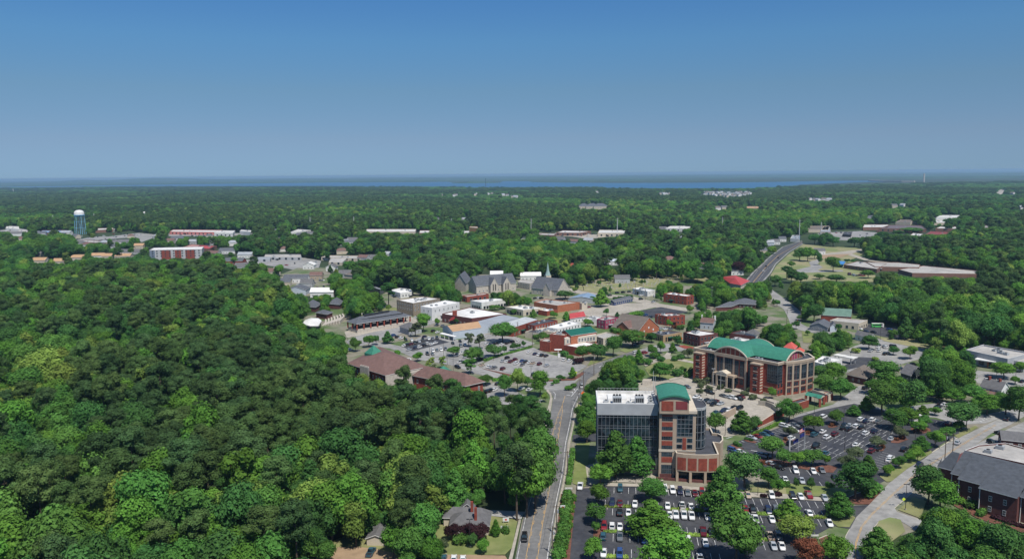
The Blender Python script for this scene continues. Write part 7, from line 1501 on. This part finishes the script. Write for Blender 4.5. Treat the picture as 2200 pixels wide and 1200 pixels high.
# ---- the woods: where the photograph shows foliage
paint(crownmask, [(-200, 404), (300, 400), (700, 399), (1300, 403), (1600, 404), (1740, 398), (2400, 383), (2400, 1300), (-200, 1300)], 1)
for px in [TOWN, [(938, 1086), (950, 1076), (1062, 1074), (1125, 1090), (1115, 1205), (925, 1205), (932, 1150)], [(676, 1205), (688, 1172), (745, 1150), (790, 1125), (832, 1122), (850, 1160), (860, 1205)],
           [(0, 486), (42, 485), (62, 491), (62, 500), (0, 499)], [(160, 521), (162, 514), (198, 506), (232, 506), (298, 498), (342, 503), (336, 510), (304, 522), (292, 511), (226, 516)], [(360, 508), (362, 492), (505, 493), (545, 494), (545, 504), (505, 507)],
           [(318, 556), (318, 530), (392, 526), (466, 526), (468, 532), (440, 536), (436, 556)], [(540, 558), (570, 545), (650, 544), (776, 547), (776, 558), (700, 565), (690, 580), (640, 572), (560, 566)], [(600, 590), (660, 578), (700, 590), (708, 632), (640, 634), (618, 615)],
           [(1655, 596), (1668, 570), (1695, 545), (1726, 522), (1762, 527), (1853, 532), (1860, 545), (1960, 566), (2108, 580), (2108, 592), (1960, 590), (1890, 582), (1886, 606), (1780, 604), (1700, 604)], [(1596, 612), (1605, 590), (1640, 560), (1685, 526), (1735, 512), (1735, 524), (1690, 548), (1668, 575), (1655, 606)],
           [(1650, 520), (1660, 508), (1700, 503), (1740, 490), (1785, 484), (1850, 482), (1925, 470), (1965, 472), (1990, 484), (2050, 496), (2040, 503), (1960, 504), (1895, 508), (1832, 512), (1740, 518), (1700, 524), (1660, 526)],
           [(784, 497), (786, 491), (930, 491), (930, 500), (905, 504)], [(1150, 505), (1160, 499), (1205, 493), (1348, 492), (1348, 501), (1310, 510), (1262, 514), (1160, 508)], [(1425, 494), (1435, 484), (1494, 483), (1492, 489), (1470, 493)], [(1500, 420), (1512, 411), (1570, 406), (1622, 418), (1600, 422), (1540, 421)], [(2136, 413), (2150, 405), (2162, 406), (2152, 419)], [(1030, 570), (1048, 556), (1056, 570), (1046, 578)], [(984, 498), (986, 494), (1030, 485), (1030, 497)], [(618, 502), (622, 491), (672, 491), (670, 500)]]: paint(crownmask, px, 0)
GROVES = [[(1255, 845), (1262, 820), (1290, 795), (1312, 768), (1345, 757), (1385, 775), (1388, 798), (1375, 813), (1335, 812), (1328, 832), (1290, 836), (1282, 850), (1280, 905), (1262, 922), (1243, 922), (1243, 880)],
          [(1968, 770), (1990, 755), (2030, 748), (2088, 758), (2094, 785), (2088, 825), (2060, 838), (2000, 842), (1987, 818), (1970, 800)], [(1680, 690), (1700, 700), (1722, 738), (1745, 745), (1755, 720), (1780, 710), (1802, 706), (1832, 716), (1846, 732), (1882, 738), (1880, 750), (1840, 752), (1800, 755), (1775, 768), (1740, 762), (1700, 742), (1682, 720)],
          [(1494, 702), (1476, 690), (1500, 664), (1540, 657), (1570, 660), (1600, 666), (1640, 668), (1656, 690), (1600, 702), (1560, 707), (1535, 708), (1538, 694), (1530, 685), (1504, 682), (1498, 690)], [(1408, 642), (1408, 606), (1440, 600), (1475, 614), (1520, 600), (1548, 612), (1590, 613), (1640, 605), (1650, 618), (1640, 640), (1600, 640), (1565, 643), (1500, 642), (1494, 630), (1440, 624), (1424, 630)],
          [(1634, 722), (1640, 700), (1690, 690), (1702, 705), (1726, 742), (1722, 765), (1690, 745), (1655, 735)], [(770, 665), (735, 668), (722, 655), (728, 638), (760, 630), (800, 628), (826, 642), (820, 656), (800, 664)], [(905, 605), (975, 598), (975, 620), (1000, 628), (990, 634), (990, 642), (945, 636), (912, 632)],
          [(1040, 634), (1060, 624), (1095, 626), (1140, 634), (1142, 648), (1092, 652), (1052, 647)], [(1135, 622), (1150, 620), (1170, 632), (1198, 637), (1198, 642), (1150, 640)], [(822, 755), (835, 744), (858, 737), (870, 748), (866, 766), (850, 768)], [(1755, 790), (1800, 786), (1818, 802), (1828, 826), (1822, 848), (1788, 860), (1760, 850)], [(1865, 832), (1882, 815), (1945, 818), (1988, 840), (1990, 866), (1940, 880), (1900, 874)],
          [(1100, 610), (1108, 595), (1120, 592), (1114, 600)], [(640, 705), (660, 712), (700, 708), (745, 716), (742, 760), (735, 820), (640, 820)], [(1900, 1205), (1905, 1168), (1937, 1150), (1968, 1138), (1984, 1106), (1986, 1074), (2046, 1090), (2060, 1102), (2112, 1116), (2145, 1134), (2205, 1144), (2205, 1210)], [(620, 640), (606, 618), (614, 600), (628, 602), (626, 622), (650, 640), (690, 640), (690, 655), (640, 660)], [(708, 560), (724, 570), (742, 590), (760, 598), (740, 604), (712, 600), (700, 590), (690, 570)], [(650, 590), (664, 582), (684, 588), (684, 606), (662, 608)], [(548, 572), (600, 572), (612, 590), (570, 590)], [(350, 512), (410, 509), (470, 509), (520, 507), (520, 516), (420, 520), (350, 518)], [(225, 512), (300, 512), (300, 524), (240, 524)], [(1755, 500), (1790, 496), (1796, 512), (1760, 514)], [(1890, 505), (1960, 505), (2040, 505), (2040, 516), (1900, 520)], [(2000, 905), (2060, 885), (2100, 892), (2050, 915)], [(690, 640), (715, 610), (755, 600), (800, 612), (790, 628), (740, 640)]]
for px in GROVES: paint(crownmask, px, 2)
hand_d = {}
for e in HT:
    x, yb, w, yt = e[:4]
    if x < 1172 and yb > 850 and not 1050 < x < 1100 or yb > 1100 and x < 1000: continue
    paint(bldmask, [(x - w * .35, yt + (yb - yt) * .15), (x + w * .35, yt + (yb - yt) * .15), (x + w * .3, yb - (yb - yt) * .2), (x - w * .3, yb - (yb - yt) * .2)], 1)
CAND = []; pinemask = bytearray(MW * MH); paint(pinemask, [(150, 850), (300, 800), (560, 745), (740, 780), (760, 860), (900, 905), (1150, 940), (1140, 1010), (1000, 1010), (800, 1000), (620, 1060), (400, 1120), (200, 1040)], 1)
tmp = bytearray(MW * MH); paint(tmp, TOWN, 1); extra = []
for _ in range(1500):
    if len(extra) >= 110: break
    x, y = rnd.uniform(650, 2195), rnd.uniform(600, 1000)
    if rnd.random() > (1000 - y) / 420 or at(tmp, x, y) != 1 or at(nobase, x, y) or at(crownmask, x, y) == 2: continue
    g = G(x, y); mp = g.length / F; sc_ = rnd.uniform(.55, 1.1); q = PX((x * 0 + g.x, g.y, 5 * sc_)); ww = 2.6 * sc_ / mp
    if any(at(bldmask, *z_) or at(nobase, z_[0], z_[1]) and at(bldmask, z_[0], z_[1] + 4) for z_ in (q, (q[0] - ww, q[1]), (q[0] + ww, q[1]), (x, y - 2), PX((g.x, g.y, 7 * sc_)))): continue
    if any(abs(x - e_[0]) < ww * 1.6 and abs(y - e_[1]) < 8 for e_ in extra): continue
    extra.append((x, y, g, sc_))
items = []
for x, y, g, sc_ in extra:
    kd = rnd.choice(['round', 'round', 'cone']); cl_ = rnd.choice(['mid', 'mid', 'dark', 'bright', 'yellow']); f_ = sc_ if kd == 'round' else sc_ * .55; items.append((f'small {SHADE[cl_]} {SHAPE[kd]} tree {landmark(x, y)}', x, (kd, rnd.randrange(3), cl_, g, (f_, f_, f_))))
def mk_extra(pl, lb, many): kd, i, cl_, g, s = pl; make_tree('garden_tree', kd, i, cl_, g, s, rnd.uniform(0, 6.28), lb, 'tree', 'small trees ' + lb.split(' tree ')[1].split(',')[0])
label_all(items, mk_extra)
for x, y, g, sc_ in extra: paint(bldmask, [(x - 5, y - 16), (x + 5, y - 16), (x + 5, y), (x - 5, y)], 1)
def n2(x, y, s): return noise.noise((x * s, y * s, 3.7))
def try_tree(x, y, r):
    k = max(1.0, r / 2000.0); zc = 9.0
    bx, by = PX((x, y, 0))
    if not (-360 < bx < 2560) or by > 1620: return
    cx, cy = PX((x, y, zc)); c0 = at(crownmask, min(max(cx, 0), 2199), min(max(cy, 0), 1199))
    if not c0: return
    nb = at(nobase, bx, by)
    if nb: return
    left = bx < 1200 and r < 560
    pine = rnd.random() < ((.60 if at(pinemask, bx, by) else .07 if left else .15) + (.5 if at(pinemask, bx, by) else .3) * n2(x, y, .012) + (.15 if r < 900 else .55) * n2(x + 300, y, .004 if r < 900 else .002)) and c0 == 1
    kd = 'pine' if pine else 'broad'; s = (rnd.uniform(.8, 1.25) if pine else rnd.choice([rnd.uniform(.65, 1.0), rnd.uniform(.9, 1.55)])) * (.72 if c0 == 2 else 1.0)
    if not pine and c0 == 1 and rnd.random() < .07: kd = 'sparse'; s *= 1.25
    elif not pine and rnd.random() < .16: kd = 'cone'; s = rnd.uniform(.9, 1.3) * (.75 if c0 == 2 else 1)
    rad = RAD[kd] * s * k; top = PX((x, y, VAR[kd][0][3] * s)); mx = rad / ((Vector((x, y, -H))).dot(fwd) / F)
    for ex, ey in ((cx - mx * .62, cy), (cx + mx * .62, cy), (top[0], top[1] + 3), (cx, (cy + top[1]) / 2)):
        q = min(max(ex, 0), 2199), min(max(ey, 0), 1199)
        if not at(crownmask, *q): return
    for ex, ey in ((cx - mx * .8, cy), (cx + mx * .8, cy), (cx - mx * .4, cy - 1), (cx + mx * .4, cy), (top[0], top[1] + 1), (cx, (cy + top[1]) / 2), (cx, cy), (bx, by - (by - cy) * .35)):
        if at(bldmask, ex, ey): return
    w = .8 * n2(x + 900, y, .009) + .6 * n2(x, y + 500, .05) + rnd.uniform(-.75, .75) * (1 if r < 1200 else .55) + (.75 * n2(x, y, .0016) if r > 900 else 0)
    cl_ = ('olive' if w > -.1 else 'deep') if pine else ('dark' if w < -.3 else 'mid' if w < .15 else 'bright' if w < .72 else 'yellow')
    if k > 1.3 and not pine and cl_ in ('bright', 'yellow', 'grey') and rnd.random() < .65: cl_ = 'mid'
    if kd == 'sparse': cl_ = rnd.choice(['yellow', 'mid', 'bright'])
    if k > 1.5: s = min(s, 1.0)
    CAND.append((mx, kd, rnd.randrange(NV[kd]), cl_, x, y, s, k, bx, by, c0))
r = 162.0
while r < 11800:
    k = max(1.0, r / 2000.0); sp_ = 7.9 * k if r < 1500 else 8.3 * k
    a_ = -.75 + rnd.uniform(0, sp_ / r)
    while a_ < .75:
        rr = r + rnd.uniform(-.42, .42) * sp_; aa = a_ + rnd.uniform(-.4, .4) * sp_ / r; try_tree(rr * math.sin(aa), rr * math.cos(aa), rr); a_ += sp_ / r
    r += sp_ * .95
def under(x, y):
    b_ = PX((x, y, 0)); c_ = PX((x, y, 4)); t_ = PX((x, y, 8)); q = lambda m, p_: at(m, min(max(p_[0], 0), 2199), min(max(p_[1], 0), 1199))
    if not (-40 < b_[0] < 2240) or at(nobase, *b_) or not q(crownmask, c_) or not q(crownmask, t_) or q(bldmask, c_) or q(bldmask, t_): return
    s = rnd.uniform(.35, .62); CAND.append((.1, 'broad', rnd.randrange(5), rnd.choice(['dark', 'mid', 'mid', 'bright']), x, y, s, 1.0, *b_, 1))
r = 190.0
while r < 720:
    a_ = -.64
    while a_ < .64: rr = r + rnd.uniform(-2.5, 2.5); aa = a_ + rnd.uniform(-2.5, 2.5) / r; under(rr * math.sin(aa), rr * math.cos(aa)); a_ += 5.5 / r
    r += 5.5
r = 200.0
while r < 1500:
    a_ = -.64
    while a_ < .64:
        rr = r + rnd.uniform(-2, 2); aa = a_ + rnd.uniform(-2, 2) / r; x_, y_ = rr * math.sin(aa), rr * math.cos(aa); q = PX((x_, y_, 9))
        if at(crownmask, *q) == 2: try_tree(x_, y_, rr)
        a_ += 5.6 / r
    r += 5.3
CAND.sort(key=lambda e: -e[0])
def ZN(x, y):
    if x < 1215 and y > 760: return "in the big wood's " + ('front ' if y > 1050 else 'middle ' if y > 900 else 'rear ') + ('left' if x < 320 else 'centre' if x < 640 else 'right' if x < 920 else 'street side')
    return 'in the lower right thicket' if x > 1800 and y > 1050 else landmark(x, y) if y > 600 and x > 640 else 'in the woods below the hotel' if x < 640 and y > 560 else 'in the far woods'
cnt = dict(cone=0, pine=0, broad=0, sparse=0, grove=0); rest = []; items = []
for e in CAND:
    mx, kd, i, cl_, x, y, s, k, bx, by, c0 = e; key = 'grove' if c0 == 2 else kd
    if mx > .2 and cnt[key] < 290 and -25 < bx < 2225 and k <= 1.0: cnt[key] += 1; nm = {'pine': 'pine tree', 'cone': 'conical tree', 'broad': 'broadleaf tree', 'sparse': 'thin airy tree', 'grove': 'shade tree'}[key]; items.append((f"{'tall' if s > 1 else 'smaller'} {SHADE[cl_]} {nm} {ZN(bx, by)}", bx, (key, e)))
    else: rest.append(e)
def mk_wood(pl, lb, many):
    key, (mx, kd, i, cl_, x, y, s, k, bx, by, c0) = pl
    make_tree({'pine': 'pine_tree', 'cone': 'conical_tree', 'broad': 'broadleaf_tree', 'sparse': 'airy_tree', 'grove': 'shade_tree'}[key], kd, i, cl_, (x, y, 0), (s * rnd.uniform(.88, 1.15), s * rnd.uniform(.88, 1.15), s * rnd.uniform(.88, 1.12)), rnd.uniform(0, 6.28), lb, 'pine tree' if kd == 'pine' else 'tree', {'pine': 'pines of the woods', 'cone': 'conical trees of the woods', 'broad': 'broadleaf trees of the woods', 'sparse': 'thin trees of the woods', 'grove': 'shade trees in the town groves'}[key])
label_all(items, mk_wood)
print('TREES', len(items), len(rest), cnt)
# ---- everything further away: one mass, instanced
combos = sorted(PROTO); ci = {c_: i for i, c_ in enumerate(combos)}; rest = [e for e in rest if (e[1], e[2], e[3]) in ci]
me = bpy.data.meshes.new('woodland'); me.from_pydata([(e[4], e[5], -.3 if e[7] <= 1.001 else -2.5 * min(3, e[7] - 1)) for e in rest], [], [])
at_i = me.attributes.new('variant', 'INT', 'POINT'); at_i.data.foreach_set('value', [ci[(e[1], e[2], e[3])] for e in rest])
at_r = me.attributes.new('turn', 'FLOAT_VECTOR', 'POINT'); at_r.data.foreach_set('vector', [q for e in rest for q in (0, 0, rnd.uniform(0, 6.28))])
at_s = me.attributes.new('size', 'FLOAT_VECTOR', 'POINT'); at_s.data.foreach_set('vector', [q for e in rest for q in (e[6] * e[7] * 1.06, e[6] * e[7] * 1.06, e[6] * (1 + (min(e[7], 3) - 1) * .12))])
wo = bpy.data.objects.new('woodland', me); col.objects.link(wo); tag(wo, 'dense mixed woodland of pines and broadleaf trees reaching to the lake', 'woods', kind='stuff')
ng = bpy.data.node_groups.new('woodland', 'GeometryNodeTree'); ng.interface.new_socket('Geometry', in_out='INPUT', socket_type='NodeSocketGeometry'); ng.interface.new_socket('Geometry', in_out='OUTPUT', socket_type='NodeSocketGeometry')
N, L = ng.nodes, ng.links; gi, go = N.new('NodeGroupInput'), N.new('NodeGroupOutput')
jn = N.new('GeometryNodeJoinGeometry')
for c_ in combos[::-1]:
    oi = N.new('GeometryNodeObjectInfo'); oi.inputs['Object'].default_value = PROTO[c_]; oi.inputs['As Instance'].default_value = True; oi.transform_space = 'ORIGINAL'; L.new(oi.outputs['Geometry'], jn.inputs[0])
ip = N.new('GeometryNodeInstanceOnPoints'); ip.inputs['Pick Instance'].default_value = True
def na(nm, ty):
    n = N.new('GeometryNodeInputNamedAttribute'); n.data_type = ty; n.inputs['Name'].default_value = nm; return n.outputs['Attribute']
L.new(gi.outputs[0], ip.inputs['Points']); L.new(jn.outputs[0], ip.inputs['Instance']); L.new(na('variant', 'INT'), ip.inputs['Instance Index']); L.new(na('turn', 'FLOAT_VECTOR'), ip.inputs['Rotation']); L.new(na('size', 'FLOAT_VECTOR'), ip.inputs['Scale']); L.new(ip.outputs[0], go.inputs[0])
md = wo.modifiers.new('woodland', 'NODES'); md.node_group = ng
# far land beyond the lake
def ridge(lb, x0, x1, yfun, dist, m, n=90):
    mb = MB(); P_ = []
    for i in range(n + 1):
        x = x0 + (x1 - x0) * i / n; ray = fwd + rt * ((x - 1100) / F); s = dist / math.hypot(ray.x, ray.y); X, Y = ray.x * s, ray.y * s; P_.append((X, Y, max(4, yfun(x) + 6 * noise.noise((x * .03, dist, 0)) + 4 * noise.noise((x * .11, dist, 5)))))
    for (ax, ay, az), (bx, by, bz) in zip(P_, P_[1:]):
        f_ = 1 - 260 / dist; g_ = 1 + 900 / dist
        mb.face([(ax * f_, ay * f_, 0), (bx * f_, by * f_, 0), (bx, by, bz), (ax, ay, az)], m); mb.face([(ax, ay, az), (bx, by, bz), (bx * g_, by * g_, 0), (ax * g_, ay * g_, 0)], m)
    tag(mb.build('far_shore', own=True), lb, kind='structure')
farm = MATS['far_woods']
ridge('low wooded shore just beyond the lake', -700, 2900, lambda x: 16, 14200, farm)
ridge('second low wooded ridge beyond the lake', -900, 3100, lambda x: 26, 18500, farm)
def hills(x): return 30 + 66 * math.exp(-((x - 350) / 95) ** 2) * (1 if x < 350 else .95) + 36 * math.exp(-((x - 190) / 40) ** 2) + 14 * math.exp(-((x - 560) / 200) ** 2)
ridge('blue wooded hills on the left horizon', -900, 3100, hills, 24500, farm, 160)
ridge('dark wooded headland on the far lake shore', 1140, 1500, lambda x: 22 * max(0, 1 - abs(x - 1320) / 190), 11400, farm, 40); ridge('dark wooded island on the lake', 975, 1072, lambda x: 24 * max(0, 1 - ((x - 1023) / 50) ** 2), 10400, farm, 30)
ridge('wooded shore at the right end of the lake', 1700, 2600, lambda x: 20, 11800, farm)
# ================================================================== light, sky, air
SUN_EL, az = math.radians(60), None
sd = Vector((.46, -.89, 0)).normalized() * math.cos(SUN_EL) + Vector((0, 0, math.sin(SUN_EL)))
sun = bpy.data.objects.new('sun', bpy.data.lights.new('sun', 'SUN')); col.objects.link(sun); sun.data.energy = 4.5; sun.data.angle = math.radians(.5); sun.data.color = (1, .955, .88)
sun.rotation_euler = sd.to_track_quat('Z', 'Y').to_euler(); sun.location = (0, -50, 160)
w = bpy.data.worlds.new('World'); sc.world = w; w.use_nodes = True; N, L = w.node_tree.nodes, w.node_tree.links
sky = N.new('ShaderNodeTexSky'); sky.sky_type = 'NISHITA'; sky.sun_disc = False; sky.sun_elevation = SUN_EL; sky.sun_rotation = math.atan2(sd.x, sd.y)
sky.altitude = 300; sky.air_density = .5; sky.dust_density = 0; sky.ozone_density = 10
bg = N['Background']; bg.inputs['Strength'].default_value = .1
tc = N.new('ShaderNodeTexCoord'); sx = N.new('ShaderNodeSeparateXYZ'); L.new(tc.outputs['Generated'], sx.inputs[0])
cr_ = N.new('ShaderNodeValToRGB'); L.new(sx.outputs['Z'], cr_.inputs['Fac']); e = cr_.color_ramp.elements
ST = [(.005, (.455, .485, .53)), (.0436, (.74, .635, .555)), (.101, (.93, .885, .675)), (.158, (.945, 1.14, .94)), (.213, (.85, 1.18, 1.12)), (.5, (2.1, 2.0, 1.75))]
while len(e) < len(ST): e.new(.5)
for q, (pz, c3) in zip(e, ST): q.position = pz; q.color = (*[k / 2 for k in c3], 1)
vm = N.new('ShaderNodeVectorMath'); vm.operation = 'MULTIPLY'; L.new(sky.outputs[0], vm.inputs[0]); L.new(cr_.outputs[0], vm.inputs[1])
v2 = N.new('ShaderNodeVectorMath'); v2.operation = 'SCALE'; v2.inputs['Scale'].default_value = 2; L.new(vm.outputs[0], v2.inputs[0]); L.new(v2.outputs[0], bg.inputs['Color'])
# the air
AIR = True
if AIR:
    mb = MB(); mb.prism([(-24000, -1500), (24000, -1500), (24000, 29000), (-24000, 29000)], -4, 118, white, bottom=True); hz = mb.build('haze'); tag(hz, 'thin blue air fading the far woods', kind='stuff')
    hm = bpy.data.materials.new('air'); hm.use_nodes = True; n = hm.node_tree.nodes
    for k in list(n): n.remove(k)
    o = n.new('ShaderNodeOutputMaterial'); pv = n.new('ShaderNodeVolumePrincipled'); pv.inputs['Color'].default_value = (.50, .77, 1, 1); pv.inputs['Density'].default_value = 6e-5; pv.inputs['Anisotropy'].default_value = .2
    hm.node_tree.links.new(pv.outputs[0], o.inputs['Volume']); hz.data.materials.clear(); hz.data.materials.append(hm)
sc.view_settings.view_transform = 'Standard'; sc.view_settings.look = 'None'; sc.view_settings.exposure = .2; sc.view_settings.gamma = 1
cy = sc.cycles; cy.max_bounces = 5; cy.diffuse_bounces = 2; cy.glossy_bounces = 2; cy.transmission_bounces = 2; cy.transparent_max_bounces = 6; cy.volume_bounces = 0; cy.sample_clamp_indirect = 3; cy.use_denoising = True
cy.caustics_reflective = False; cy.caustics_refractive = False
